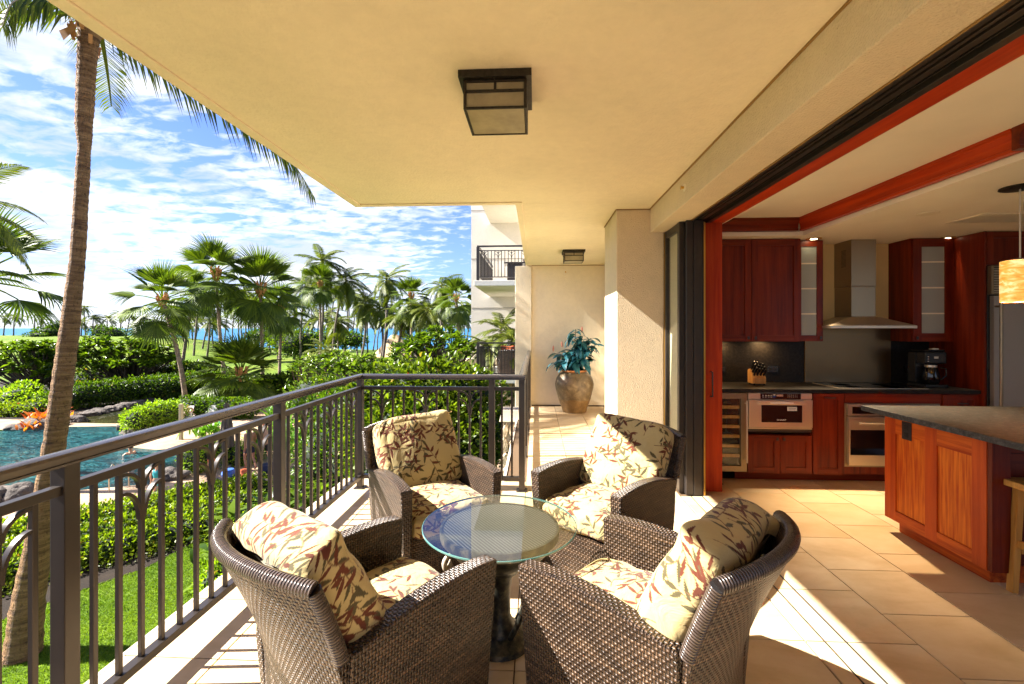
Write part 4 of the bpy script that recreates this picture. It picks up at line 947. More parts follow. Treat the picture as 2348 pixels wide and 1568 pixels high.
def cushion(name, sx, sy, T, puff, off, N=300, seed=0, slump=0.0):
    """box cushion with soft corners; returned mesh carries its print per vertex"""
    rg = np.random.RandomState(seed); q0 = .60; c = .055
    k = np.linspace(-1, 1, N+1); u, v = np.meshgrid(k, k); r = np.maximum(np.maximum(abs(u), abs(v)), 1e-6)
    un, vn = u/r, v/r; cr = 1-.085*np.abs(un*vn)**5
    rr = np.minimum(r/q0, 1); th = np.clip((r-q0)/(1-q0), 0, 1)*PI*.93
    ed = c/sx*2
    ro = .050; Lq = ro*PI/2; Lt = 2*Lq+T-2*ro; sa = np.clip((r-q0)/(1-q0), 0, 1)*Lt*.97
    a1 = np.clip(sa/Lq, 0, 1)*PI/2; s2 = np.clip(sa-Lq, 0, T-2*ro); a3 = np.clip((sa-Lq-(T-2*ro))/Lq, 0, 1)*PI/2
    hoff = ro*np.sin(a1)-ro*(1-np.cos(a3)); ed = ro/sx*2
    h = rr*(1-ed) + hoff*2/sx + .010/sx*2*np.sin(np.clip(sa/Lt, 0, 1)*PI)
    z = T/2-ro*(1-np.cos(a1))-s2-ro*np.sin(a3)
    x, y = un*h*cr*sx/2, vn*h*cr*sy/2
    ua, va = np.clip(u/q0, -1, 1), np.clip(v/q0, -1, 1); pf = (1-ua**2)**.8*(1-va**2)**.8
    z = z + puff*pf*(th <= .01) - slump*(va**2)*pf*0
    wr = np.zeros_like(x)
    for i in range(9):
        a, f = rg.uniform(0, PI), rg.uniform(14, 46); wr += np.sin((x*math.cos(a)+y*math.sin(a))*f + rg.uniform(0, 6) + 1.5*np.sin(f*.4*(y*math.cos(a)-x*math.sin(a))))*(2.4/f)
    amp = .0075*(1+1.6*(np.abs(ua*va)**2)); z = z + wr*amp*2.2
    x = x + wr*.006*un*(th > 0); y = y + wr*.006*vn*(th > 0)
    # seam piping dip round the edge
    arc = np.where(th > 0, 1-ed+sa*2/sx, rr*(1-ed)); U = un*arc*sx/2; Vv = vn*arc*sy/2
    n = CANVAS.shape[0]; iu = ((U*1000+off[0]).astype(int)) % n; iv = ((Vv*1000+off[1]).astype(int)) % n
    col = CANVAS[iv, iu]
    i = np.arange(N)[None, :]; j = np.arange(N)[:, None]; a = j*(N+1)+i
    F = np.stack([a, a+1, a+N+2, a+N+1], -1).reshape(-1, 4)
    V = np.stack([x, y, z], -1).reshape(-1, 3); C = col.reshape(-1, 3)
    b = len(V); s_ = .5-ed*.5
    V = np.vstack([V, [(-sx*s_, -sy*s_, -T/2*.9), (sx*s_, -sy*s_, -T/2*.9), (sx*s_, sy*s_, -T/2*.9), (-sx*s_, sy*s_, -T/2*.9)]]); C = np.vstack([C, np.tile(np.array((.44, .345, .155)), (4, 1))])
    F = np.vstack([F, [(b, b+3, b+2, b+1)]])
    me = arr_mesh(name, V, F, C, True); me.materials.append(M['fabric']); return me

def armchair():
    root = emp('wicker_armchair', (0, 0, 0))
    # arms: slab sides with an arched top, a little wider at the top
    for sg in (-1, 1):
        out = [(.325, .025), (.335, .30), (.348, .585)]
        for i in range(9):
            t = i/8; out.append((.348-.62*t, .600+.034*math.sin(PI*min(1, t*1.05))**.8 - .035*t))
        out += [(-.285, .35), (-.262, .025)]
        n = len(out); vs = []
        for side in (0, 1):
            for (y, z) in out:
                xo = .298 + .034*min(1, z/.6); vs.append((sg*(xo if side else .262), y, z))
        fs = [tuple(range(n)), tuple(range(2*n-1, n-1, -1))] + [(i, n+i, n+(i+1) % n, (i+1) % n) for i in range(n)]
        obj('arm', MB().add(vs, fs).mesh('arm', .010, True, ang=50, seg=3), M['wicker'], root)
    def prof(s, z, inner=0):
        w = .302 + .022*z/.8; q = max(0, (z-.30)/.52); y = -(.262 + .150*q**1.45) - (.025+.060*(z/.8))*(1-s*s)
        return (s*w*(1-.03*inner), y + inner*.040, z)
    NS, NT = 24, 22
    vs = []; fs = []
    for inner in (0, 1):
        for j in range(NT+1):
            for i in range(NS+1):
                s = -1+2*i/NS; zt = .795+.028*(1-s*s); vs.append(prof(s, .025+(zt-.025)*j/NT, inner))
    K = (NS+1)*(NT+1); ix = lambda inn, i, j: inn*K+j*(NS+1)+i
    for j in range(NT):
        for i in range(NS):
            fs.append((ix(0, i, j), ix(0, i+1, j), ix(0, i+1, j+1), ix(0, i, j+1))); fs.append((ix(1, i, j), ix(1, i, j+1), ix(1, i+1, j+1), ix(1, i+1, j)))
        fs.append((ix(0, 0, j), ix(0, 0, j+1), ix(1, 0, j+1), ix(1, 0, j))); fs.append((ix(0, NS, j), ix(1, NS, j), ix(1, NS, j+1), ix(0, NS, j+1)))
    for i in range(NS):
        fs.append((ix(0, i, 0), ix(1, i, 0), ix(1, i+1, 0), ix(0, i+1, 0))); fs.append((ix(0, i, NT), ix(0, i+1, NT), ix(1, i+1, NT), ix(1, i, NT)))
    obj('back_shell', MB().add(vs, fs).mesh('back_shell', 0, True, ang=50), M['wicker'], root)
    path = []
    for i in range(33):
        s = -1+2*i/32; zt = .797+.028*(1-s*s); a = Vector(prof(s, zt)); b = Vector(prof(s, zt, 1)); path.append((a+b)/2)
    obj('rim', MB().tube(path, .0235, 12).mesh('rim', 0, True, ang=60), M['wrap'], root)
    for sg in (-1, 1):
        e = []
        for i in range(12):
            z = .797-(.797-.56)*i/11; a = Vector(prof(sg, z)); b = Vector(prof(sg, z, 1)); e.append((a+b)/2)
        obj('edge_binding', MB().tube(e, [.021+.002*i/11 for i in range(12)], 10).mesh('edge_binding', 0, True, ang=60), M['wrap'], root)
    obj('front_apron', MB().box(-.2615, .2615, .285, .318, .05, .305).mesh('front_apron', .008, True, seg=2), M['wicker'], root)
    obj('seat_deck', MB().box(-.2615, .2615, -.26, .284, .262, .292).mesh('seat_deck', .004), M['wicker'], root)
    for (a, b) in ((-.28, .30), (.28, .30), (-.27, -.23), (.27, -.23)):
        obj('foot', MB().lathe([(0, .0), (.016, .0), (.018, .03), (0, .03)], 12, (a, b, 0)).mesh('foot'), M['bronze'], root)
    s_ = obj('seat_cushion', cushion('seat_cushion', .515, .58, .150, .030, (120, 300), seed=3), None, root, loc=(0, .055, .375))
    b_ = obj('back_cushion', cushion('back_cushion', .545, .50, .170, .035, (700, 60), seed=8), None, root)
    b_.location = (0, -.225, .640); b_.rotation_euler = (R(-63), 0, 0)
    for (o_, sx, sy, T) in ((s_, .515, .58, .150), (b_, .545, .50, .170)):
        a, b = sx/2-.012, sy/2-.012; pth = []
        for i in range(64):
            t = 2*PI*(i+.5)/64; cx_, cy_ = math.cos(t), math.sin(t); k_ = (abs(cx_)**9+abs(cy_)**9)**(-1/9); pth.append((a*cx_*k_, b*cy_*k_, T/2-.020))
        pth.append(pth[0])
        obj('piping', MB().tube(pth, .0042, 6, False).mesh('piping', 0, True), M['piping'], o_)
    return root
chair = armchair()
BACK_B = cushion('back_cushion', .545, .50, .170, .038, (230, 640), seed=17)
GRP = 'wicker armchairs round the glass table'
def face(fx, fy): return math.atan2(-fx, fy)
spots = [((-.684, 2.937), (.60, -.80), 'wicker armchair in the corner of the railing, its back cushion in shade'),
         ((.443, 2.904), (-.686, -.727), 'wicker armchair beside the stacked sliding doors, a shadow across its back cushion'),
         ((-.623, 1.687), (.597, .802), 'wicker armchair nearest the railing, seen from behind at lower left'),
         ((.409, 1.754), (-.759, .651), 'wicker armchair on the kitchen side, seen from behind with the floor track behind it')]
for i, (c_, f_, lb) in enumerate(spots):
    o = chair if i == 0 else dup(chair, (0, 0, 0))
    o.location = (c_[0], c_[1], 0); o.rotation_euler = (0, 0, face(*f_)); tag(o, lb, 'armchair', GRP)
    # cushions never sit quite alike
    for ch in o.children:
        if ch.name.startswith('back_cushion') and i in (1, 2): ch.data = BACK_B
        if ch.name.startswith('back_cushion'): ch.rotation_euler = (R(-63), R((2.5, -2, -2, 3)[i]), R((0, 1, -1, 0)[i])); ch.location = ((-.005, .006, .004, -.006)[i], -.225, .640)

# glass table
tx, ty = -.175, 2.19
tb = emp('glass_table', (tx, ty, 0), 'round glass topped side table on a bronze drum base between the armchairs', 'table')
W('glass_top', MB().lathe([(0, .553), (.366, .553), (.366, .562), (0, .562)], 96, (tx, ty, 0)), M['tableglass'], tb)
W('glass_rim', MB().lathe([(.3662, .5525), (.369, .5545), (.369, .5605), (.3662, .5625)], 96, (tx, ty, 0), close=True), M['glassedge'], tb, smooth=True)
W('drum_top', MB().lathe([(0, .538), (.272, .538), (.272, .545), (0, .545)], 72, (tx, ty, 0)), M['ribtop'], tb)
W('drum_rim', MB().lathe([(.273, .549), (.285, .549), (.288, .540), (.284, .505), (.276, .505), (.273, .53)], 72, (tx, ty, 0), close=True), M['patina'], tb, smooth=True)
W('bowl', MB().lathe([(.276, .504), (.255, .47), (.205, .42), (.150, .385), (.105, .36), (.095, .34), (.0, .34)], 56, (tx, ty, 0)), M['patina'], tb, smooth=True)
W('pedestal', MB().lathe([(.0, .339), (.075, .339), (.060, .30), (.050, .22), (.052, .12), (.085, .05), (.15, .02), (.155, .0), (0, 0)], 40, (tx, ty, 0)), M['patina'], tb, smooth=True)
for k in range(4):
    a = R(35+90*k); d = Vector((math.cos(a), math.sin(a), 0)); c0 = Vector((tx, ty, 0)); pts = []
    for i in range(15):
        t = i/14; pts.append(c0 + d*(.10+.155*math.sin(t*PI*.5)+.0*t) + Vector((0, 0, .06+.38*t)))
    for i in range(1, 12):
        t = i/11*PI*1.4; pts.append(c0 + d*(.255+.034*math.sin(t)) + Vector((0, 0, .44+.034-.034*math.cos(t)-.034+.0)))
    W('scroll_leg', MB().tube(pts, [.014]*15+[.014-.0007*i for i in range(11)], 8), M['cream_stone'] if k in (2,) else M['patina'], tb, smooth=True, ang=60)

# urn with silk plant at the end of the corridor
up_ = P(1313, 936, z=0); up = Vector((up_.x, 8.22, 0))
un = emp('stoneware_urn', up, 'tall glazed brown urn at the end of the corridor', 'urn')
W('body', MB().lathe([(0, 0), (.205, 0), (.215, .02), (.225, .06), (.29, .24), (.335, .42), (.345, .50), (.325, .60), (.27, .68), (.205, .715), (.195, .735), (.0, .70)], 56, up), M['urn'], un, smooth=True, ang=60)
W('lip', MB().lathe([(.178, .70), (.196, .712), (.226, .730), (.226, .752), (.19, .752), (.17, .735)], 48, up, close=True), M['terracotta'], un, smooth=True)
rg = random.Random(11)
def blade_mesh(name, L, Wd, droop, tint=(.2, .8), seg=6, fold=.25, seed=0):
    V = []; Fq = []; C = []; q = random.Random(seed)
    for i in range(seg+1):
        t = i/seg; w = Wd*math.sin(PI*min(1, t**.85*.96+.04))**.9*.5 if i < seg else .0008
        x = L*math.sin(t*droop)/max(droop, 1e-4); z = L*(math.cos(t*droop)-1)/max(droop, 1e-4)
        V += [(x, -w, z+w*fold), (x, 0, z), (x, w, z+w*fold)]; c = q.uniform(*tint); C += [(c, c, c)]*3
    for i in range(seg):
        b = 3*i; Fq += [(b, b+1, b+4, b+3), (b+1, b+2, b+5, b+4)]
    return arr_mesh(name, np.array(V), np.array(Fq), np.array(C), True)
silk = []
for k in range(4):
    m_ = blade_mesh('leaf', .19+.02*k, .075, .9+.25*k, seed=k); m_.materials.append(M['leaf_teal']); silk.append(m_)
sp_ = emp('silk_plant', (up.x, up.y, .72), 'blue-green silk plant with broad leaves standing in the urn', 'plant')
stems = [(-.36, .10, -.02), (-.28, .25, .12), (-.14, .30, .0), (0, .34, .1), (.10, .52, .0), (.02, .74, -.02), (.22, .46, .1), (.30, .34, -.05), (.28, .56, .04), (.12, .20, -.15), (-.10, .14, -.16), (.26, .16, -.12), (-.2, .16, -.1), (.16, .62, .05), (.34, .44, .0)]
mb = MB()
for (dx, dz, dy) in stems:
    pts = [Vector((up.x, up.y, .70)).lerp(Vector((up.x+dx, up.y+dy, .74+dz)), t)+Vector((0, 0, .10*math.sin(t*PI))) for t in (0, .33, .66, 1)]
    mb.tube(pts, .005, 5, False)
    n = int(10+dz*12)
    for j in range(n):
        t = .15+.85*(j+1)/n; p = Vector((up.x, up.y, .70)).lerp(Vector((up.x+dx, up.y+dy, .74+dz)), t)+Vector((0, 0, .10*math.sin(t*PI)))
        o = bpy.data.objects.new('leaf', silk[rg.randrange(4)]); COL.objects.link(o); o.parent = sp_; o.location = p-Vector((up.x, up.y, .72))
        o.rotation_euler = (rg.uniform(-.4, .4), rg.uniform(-.7, .45), rg.uniform(0, 2*PI)); s_ = rg.uniform(.95, 1.45); o.scale = (s_, s_, s_)
W('stem', mb, M['twig'], sp_, smooth=True)
for (px, py, k) in ((1334, 756, 1), (1288, 790, .8), (1268, 800, .7)):
    p = P(px, py, Y=8.22)
    W('bud', MB().lathe([(0, 0), (.010, .01), (.016, .05), (.012, .09), (0, .12)], 8, (p.x, p.y, p.z-.05)), M['petal_p'], sp_, smooth=True)
# ------------------------------------------------------------------ land and water
GZ = -3.95
def smooth(a, b, t):
    t = min(1, max(0, (t-a)/(b-a))); return t*t*(3-2*t)
def ridge_px(px):
    pts = [(-600, 768), (300, 768.5), (400, 772), (470, 779), (560, 792), (640, 800), (900, 803), (1300, 803)]
    for (a, b), (c, d) in zip(pts, pts[1:]):
        if px <= c: return b+(d-b)*max(0, (px-a))/(c-a)
    return 803
def ground_z(X, Y):
    d = Y*CT - X*ST; r = X*CT + Y*ST
    GT = GZ-.05
    if d < 3: return GT
    px = 1173.5 + F_*r/d; zr = 1.5-(ridge_px(px)-752)*112/F_
    if d < 46: return GT
    if d <= 112:
        t = (d-46)/66; return GT + (zr-GT)*(.55*t+.45*smooth(0, 1, t)) + .16*math.sin(X*.11+1)*math.sin(Y*.13)*math.sin(PI*t)
    return zr + (-8.6-zr)*smooth(112, 165, d)
def terrain():
    na, nd = 150, 90; ds = [5*1.0415**i for i in range(nd)]; V = []; Fq = []
    for a in range(na+1):
        an = R(-78+150*a/na)
        for d in ds:
            X = d/max(.2, 1)*math.sin(an); Y = d*math.cos(an)
            V.append((X, Y, ground_z(X, Y)))
    for a in range(na):
        for j in range(nd-1):
            k = a*nd+j; Fq.append((k, k+1, k+nd+1, k+nd))
    return np.array(V), np.array(Fq)
V, Fq = terrain()
te = obj('terrain', arr_mesh('terrain', V, Fq[:, ::-1], None, True), M['golf']); tag(te, kind='structure')
tag(obj('ground', MB().box(-60, 30, -40, 9, GZ-.9, GZ-.09).mesh('ground'), M['soil']), kind='structure')
tag(obj('sea', MB().add([(-9000, 60, -7.9), (9000, 60, -7.9), (14000, 14000, -7.9), (-14000, 14000, -7.9)], [(0, 1, 2, 3)]).mesh('sea'), M['sea']), kind='structure')
def sheet(name, pix, z, mat, zp=None, kind='structure', thick=.02, sub=0):
    pts = [P(a, b, z=(zp if zp is not None else z)) for a, b in pix]
    return tag(W(name, MB().prism([(p.x, p.y) for p in pts][::-1], z-thick, z), mat), kind=kind)
# lawn below the railing
sheet('lawn', [(-700, 1900), (-700, 1420), (0, 1425), (180, 1357), (333, 1304), (427, 1254), (490, 1228), (560, 1205), (640, 1190), (800, 1120), (1000, 1085), (1190, 1075), (1200, 1900)], GZ+.012, M['lawn'])
# planting bed and the far shrubbery floor
sheet('planting_bed', [(-700, 1419), (0, 1423), (180, 1355), (333, 1302), (427, 1252), (490, 1226), (560, 1203), (640, 1188), (800, 1118), (1000, 1083), (1190, 1073), (1190, 880), (700, 950), (-100, 1215)], GZ-.008, M['soil'])
sheet('far_bed', [(-200, 975), (60, 962), (180, 960), (420, 905), (620, 905), (900, 880), (1190, 880), (1190, 846), (640, 862), (-260, 880)], GZ-.012, M['soil'])
sheet('pool_deck', [(-500, 1330), (-200, 1190), (0, 1118), (60, 1120), (180, 1124), (300, 1113), (360, 1108), (430, 1088), (440, 1060), (420, 1026), (360, 1031), (300, 1025), (275, 1011), (285, 992), (300, 975), (430, 930), (600, 925), (720, 960), (720, 1080), (640, 1110), (500, 1140), (330, 1190), (0, 1245), (-500, 1420)], GZ+.006, M['deck'])
sheet('far_pool_deck', [(-300, 990), (0, 985), (60, 978), (120, 968), (60, 962), (-300, 955)], GZ+.008, M['deck'])
sheet('pool_water', [(-500, 1331), (-200, 1191), (0, 1119), (60, 1121), (180, 1125), (300, 1114), (360, 1109), (431, 1089), (441, 1060), (421, 1025), (360, 1030), (300, 1024), (275, 1010), (287, 990), (290, 977), (160, 979), (60, 982), (0, 988), (-500, 1010)], GZ-.001, M['pool'])
sheet('stream_water', [(160, 976), (291, 974), (300, 960), (420, 925), (430, 905), (380, 905), (300, 918), (240, 932), (190, 952), (165, 965)], GZ+.001, M['stream'])
sheet('sandstone_weir', [(158, 979), (292, 977), (291, 972), (160, 970)], GZ+.02, M['deck'], zp=GZ)
sheet('bright_lawn_beyond', [(640, 862), (1080, 846), (1080, 818), (900, 812), (640, 830)], GZ+.03, M['lawn'])
tag(obj('beach_sand', MB().add([(-8, 100, -3.25), (60, 95, -3.1), (60, 150, -7.6), (-20, 150, -7.6)], [(0, 1, 2, 3)]).mesh('beach_sand'), M['sand']), kind='structure')

# ------------------------------------------------------------------ foliage builders
NR = np.random.RandomState(7)
def unit(a): return a/np.maximum(np.linalg.norm(a, axis=-1, keepdims=True), 1e-9)
def leaves(name, B, D, L, Wd, mat, fold=.25, tint=None, parent=None, kind=None):
    """two-triangle folded blades from base points B along directions D"""
    n = len(B); D = unit(D); up = np.tile(np.array((0, 0, 1.0)), (n, 1))+NR.normal(0, .45, (n, 3))
    S = unit(np.cross(D, up)); Nn = np.cross(S, D); L = np.broadcast_to(L, (n,))[:, None]; Wd = np.broadcast_to(Wd, (n,))[:, None]
    V = np.empty((n, 4, 3)); V[:, 0] = B; V[:, 2] = B+D*L-Nn*L*.12
    V[:, 1] = B+D*L*.5+S*Wd*.5+Nn*Wd*fold; V[:, 3] = B+D*L*.5-S*Wd*.5+Nn*Wd*fold
    i = np.arange(n)*4; F = np.stack([np.stack([i, i+1, i+2], 1), np.stack([i, i+2, i+3], 1)], 1).reshape(-1, 3)
    t = tint if tint is not None else NR.rand(n); C = np.repeat(np.repeat(t[:, None], 4, 0), 3, 1)
    o = obj(name, arr_mesh(name, V.reshape(-1, 3), F, C), mat, parent)
    if kind: tag(o, kind=kind)
    return o
def shell(n, blobs, inner=.72, up=.25):
    """points near the outside of a cluster of ellipsoids (centre, radii), with outward directions"""
    w = np.array([b[1][0]*b[1][1]+b[1][0]*b[1][2]+b[1][1]*b[1][2] for b in blobs]); w = w/w.sum()
    k = NR.choice(len(blobs), n, p=w); c = np.array([b[0] for b in blobs], float)[k]; r = np.array([b[1] for b in blobs], float)[k]
    d = unit(NR.normal(0, 1, (n, 3))); s = inner+(1-inner)*NR.rand(n, 1)**.5; s = s*(1+.20*np.sin(d[:, :1]*7+c[:, :1]*3)*np.cos(d[:, 1:2]*6+c[:, 2:]*5)+.10*np.sin(d[:, 2:]*13+d[:, :1]*11))
    p = c+d*r*s; ok = np.ones(n, bool)
    for j, (cc, rr) in enumerate(blobs):
        q = np.sum(((p-np.array(cc))/np.array(rr))**2, 1); ok &= ~((k != j) & (q < .45))
    dd = unit(d/r)+np.array((0, 0, up))+NR.normal(0, .55, (n, 3))
    return p[ok], dd[ok]
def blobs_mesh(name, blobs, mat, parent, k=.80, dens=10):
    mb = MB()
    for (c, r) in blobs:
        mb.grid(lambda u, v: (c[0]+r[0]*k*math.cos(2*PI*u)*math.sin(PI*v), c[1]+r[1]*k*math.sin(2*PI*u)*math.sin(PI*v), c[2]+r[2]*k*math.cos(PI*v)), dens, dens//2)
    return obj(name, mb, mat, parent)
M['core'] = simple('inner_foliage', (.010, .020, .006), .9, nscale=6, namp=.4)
def hedge(name, blobs, n, L, mat, label, cat='hedge', core=True, flowers=None, Wk=.5, kcore=.78, group=None, zmin=None):
    c = blobs[0][0]; root = emp(name, (0, 0, 0), label, cat, group)
    p, d = shell(n, blobs)
    if zmin is not None: m = p[:, 2] > zmin; p, d = p[m], d[m]
    Ls = L*NR.uniform(.7, 1.25, len(p)); o = leaves('foliage', p, d, Ls, Ls*Wk, mat, parent=root)
    m5 = NR.rand(len(p)) < .035; leaves('dry_leaves', p[m5], d[m5]+np.array((0, 0, -.6)), Ls[m5], Ls[m5]*Wk, M['leaf_dry'], parent=root)
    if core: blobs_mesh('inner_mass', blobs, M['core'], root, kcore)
    if flowers:
        nf, fm, fs = flowers; q, e = shell(nf, blobs, .97); q = np.repeat(q, 5, 0); e = unit(e[np.repeat(np.arange(len(e)), 5)]+NR.normal(0, .9, (len(q), 3)))
        leaves('blossom', q, e, fs, fs*.7, fm, parent=root)
    return root
def rosette_tree(name, base, tips, label, n_leaf=13, L=.34, mat='leaf_plum', flowers=0, cat='tree', trunk_r=.10, core=None, group=None):
    """plumeria: forking limbs, each tip carrying a whorl of long leaves"""
    root = emp(name, (0, 0, 0), label, cat, group); base = Vector(base); mb = MB()
    rg_ = random.Random(hash(label) % 9999 if False else len(label)*31+int(base.x*10)); T = [Vector(t) for t in tips]
    forks = [base + Vector((rg_.uniform(-.5, .5), rg_.uniform(-.5, .5), rg_.uniform(.5, 1.3))) for _ in range(5)]
    for f in forks: mb.tube([base+(f-base)*.0, base+(f-base)*.5+Vector((0, 0, -.1)), f], [trunk_r, trunk_r*.8, trunk_r*.6], 6, False)
    for t in T:
        f = min(forks, key=lambda q: (q-t).length + rg_.uniform(0, .8)); mid = f.lerp(t, .5)+Vector((rg_.uniform(-.15, .15), rg_.uniform(-.15, .15), -.12*(t-f).length))
        mb.tube([f, mid, t], [trunk_r*.5, trunk_r*.34, trunk_r*.2], 5, False)
    obj('branches', mb, M['twig'], root)
    n = len(T); tp = np.repeat(np.array([tuple(t) for t in T]), n_leaf, 0); az = NR.uniform(0, 2*PI, n*n_leaf); el = NR.uniform(-.35, 1.0, n*n_leaf)
    D = np.stack([np.cos(az)*np.cos(el), np.sin(az)*np.cos(el), np.sin(el)], 1); Ls = L*NR.uniform(.7, 1.2, len(D))
    leaves('foliage', tp-D*.02+NR.normal(0, .03, tp.shape), D, Ls, Ls*.34, M[mat], parent=root)
    if flowers:
        k = NR.choice(n, flowers); q = np.repeat(np.array([tuple(T[i]) for i in k])+np.array((0, 0, .10)), 14, 0)+NR.normal(0, .10, (flowers*14, 3)); e = NR.normal(0, 1, q.shape)+np.array((0, 0, .6))
        leaves('blossom', q, e, .075, .06, M['petal_w'], parent=root)
    return root
# --- palms
def fan_leaf(L=1.0, pet=.75, spread=R(250), n=34, droop=.55, seed=0):
    q = np.random.RandomState(seed); V = []; F = []; C = []
    # petiole
    def quad(a, b, w, c):
        k = len(V); a, b = np.array(a), np.array(b); s = np.array((0, w, 0)); u = np.array((0, 0, w)); V.extend([a-s, a+s, b+s, b-s, a-u, a+u, b+u, b-u]); F.extend([(k, k+1, k+2, k+3), (k+4, k+5, k+6, k+7)]); C.extend([c]*8)
    pts = [np.array((pet*t, 0, .10*pet*math.sin(t*PI*.5)-.06*pet*t*t)) for t in (0, .33, .66, 1)]
    for i in range(3): quad(pts[i], pts[i+1], .022*(1-.15*i), .95)
    o = pts[-1]
    for i in range(n):
        a = -spread/2+spread*(i+.5)/n; da = spread/n*.5
        Ls = L*(.80+.20*math.cos(a*.72))*q.uniform(.93, 1.05); c = q.uniform(.1, .75)
        def pt(r, ang, lift):
            sag = -droop*L*.42*(r/L)**2*(.55+.45*abs(math.sin(a))) ; cup = .16*r*abs(math.sin(ang))
            return (o[0]+r*math.cos(ang), o[1]+r*math.sin(ang), o[2]+sag+cup+lift)
        k = len(V); w1 = .52*Ls; dtip = q.uniform(-.12, .12)
        V.extend([pt(0.0, a, 0), pt(w1, a-da, -.014), pt(w1, a, .018), pt(w1, a+da, -.014), pt(w1*1.4, a-da*.5+dtip*.2, -.01), pt(w1*1.4, a+da*.5+dtip*.2, -.01), pt(Ls*1.02, a+dtip*.4, -.06*L)])
        F.extend([(k, k+1, k+2, k+2), (k, k+2, k+3, k+3), (k+1, k+4, k+5, k+2), (k+2, k+5, k+3, k+3), (k+4, k+6, k+5, k+5)]); C.extend([c]*7)
    T = []
    for f in F:
        T.append((f[0], f[1], f[2]))
        if f[3] != f[2]: T.append((f[0], f[2], f[3]))
    return np.array(V, float), np.array(T), np.repeat(np.array(C)[:, None], 3, 1)
def frond(L=1.0, n=34, bend=.9, leaf=.30, sweep=0.0, hang=.75, seed=0, w=.020):
    """feather leaf along +X: arched rachis with two rows of drooping leaflets"""
    q = np.random.RandomState(seed); V = []; T = []; C = []
    def rp(t): return np.array((L*math.sin(t*bend)/bend, sweep*t*t*L, L*(math.cos(t*bend)-1)/bend))
    prev = None
    for i in range(9):
        p = rp(i/8); ww = .018*L*(1-i/9.5); k = len(V); V += [p+(0, ww, 0), p-(0, ww, 0), p+(0, 0, ww*1.2)]; C += [.95]*3
        if prev is not None:
            for a, b in ((0, 1), (1, 2), (2, 0)): T += [(prev+a, prev+b, k+b), (prev+a, k+b, k+a)]
        prev = k
    for i in range(n):
        t = .10+.90*(i+.5)/n; p = rp(t); tg = rp(min(1, t+.02))-rp(t-.02); tg = tg/np.linalg.norm(tg)
        ll = leaf*L*(math.sin(PI*min(1, .14+t*.80))**.6)*q.uniform(.85, 1.1)
        for sg in (-1, 1):
            d = tg*(.55+.5*t)+np.array((0, sg*1.0, 0))+np.array((0, 0, q.uniform(-.12, .12))); d = d/np.linalg.norm(d)
            m = p+d*ll*.5; h = hang*q.uniform(.7, 1.3); e = m+(d*(1-.45*h)+np.array((0, 0, -h*.9)))*ll*.5; m = m+np.array((0, 0, -h*.12*ll)); s = tg*w*L
            k = len(V); c = q.uniform(.1, .8); V += [p-s*.5, p+s*.5, m+s, m-s, e]; C += [c]*5
            T += [(k, k+1, k+2), (k, k+2, k+3), (k+3, k+2, k+4)]
    return np.array(V, float), np.array(T), np.repeat(np.array(C)[:, None], 3, 1)
def M3(rz, ry, rx=0, s=1.0): return np.array((Euler((rx, ry, rz)).to_matrix()))*s
FANM = []; FRM = []
for k in range(4):
    V, T, C = fan_leaf(1.0, .58+.10*k, R(128+12*k), 26, .35+.32*k, k); m_ = arr_mesh('frond', V, T, C); m_.materials.append(M['leaf_fan']); FANM.append(m_)
for k in range(4):
    V, T, C = frond(1.0, 44, .8+.28*k, .27, seed=k, w=.012); m_ = arr_mesh('frond', V, T, C); m_.materials.append(M['leaf_coco']); FRM.append(m_)
def curve_pts(a, b, bend=0.0, n=7, side=Vector((1, 0, 0))):
    a, b = Vector(a), Vector(b); return [a.lerp(b, i/(n-1))+side*(bend*math.sin(PI*i/(n-1))) for i in range(n)]
def palm(kind, base, top, size, label, seed, r0=.16, r1=.11, bend=0.0, n=22, wind=0.0, fruit=True, group=None, bm='bark_far', elev=(-1.2, 1.42)):
    q = random.Random(seed); root = emp({'fan': 'fan_palm', 'coco': 'coconut_palm'}[kind], base, label, 'palm tree', group)
    pts = curve_pts(base, top, bend)
    W('trunk', MB().tube(pts, [r0*(1.25 if i == 0 else 1)*(1-i/6)+r1*(i/6) for i in range(7)], 10), M[bm], root, smooth=True)
    t = Vector(top)-Vector(base)
    for i in range(n):
        az = 2.399963*i+q.uniform(-.25, .25); f = (i+.5)/n; el = elev[1]+(elev[0]-elev[1])*f**(1.0 if kind == 'fan' else .85)+q.uniform(-.14, .14)
        if wind: az = az-wind*math.sin(az)
        me = (FANM if kind == 'fan' else FRM)[min(3, int(f*3.2)+q.randint(0, 1)) if kind == 'fan' else q.randint(0, 3)]
        o = bpy.data.objects.new('frond', me); COL.objects.link(o); o.parent = root; o.location = t+Vector((0, 0, -.25*size*f*.6+.1*size))
        o.rotation_euler = Euler((q.uniform(-.35, .35), -el, az)); s_ = size*q.uniform(.88, 1.10); o.scale = (s_, s_, s_)
    if fruit:
        mb = MB()
        for i in range(26):
            az = q.uniform(0, 2*PI); e = t+Vector((math.cos(az)*.20*size, math.sin(az)*.20*size, q.uniform(.1, .55)*size*.7)); mb.bar(t+Vector((math.cos(az)*.04*size, math.sin(az)*.04*size, -.22*size)), e, .05*size)
        obj('frond_bases', mb, M['boot'], root)
    return root
FARC = []
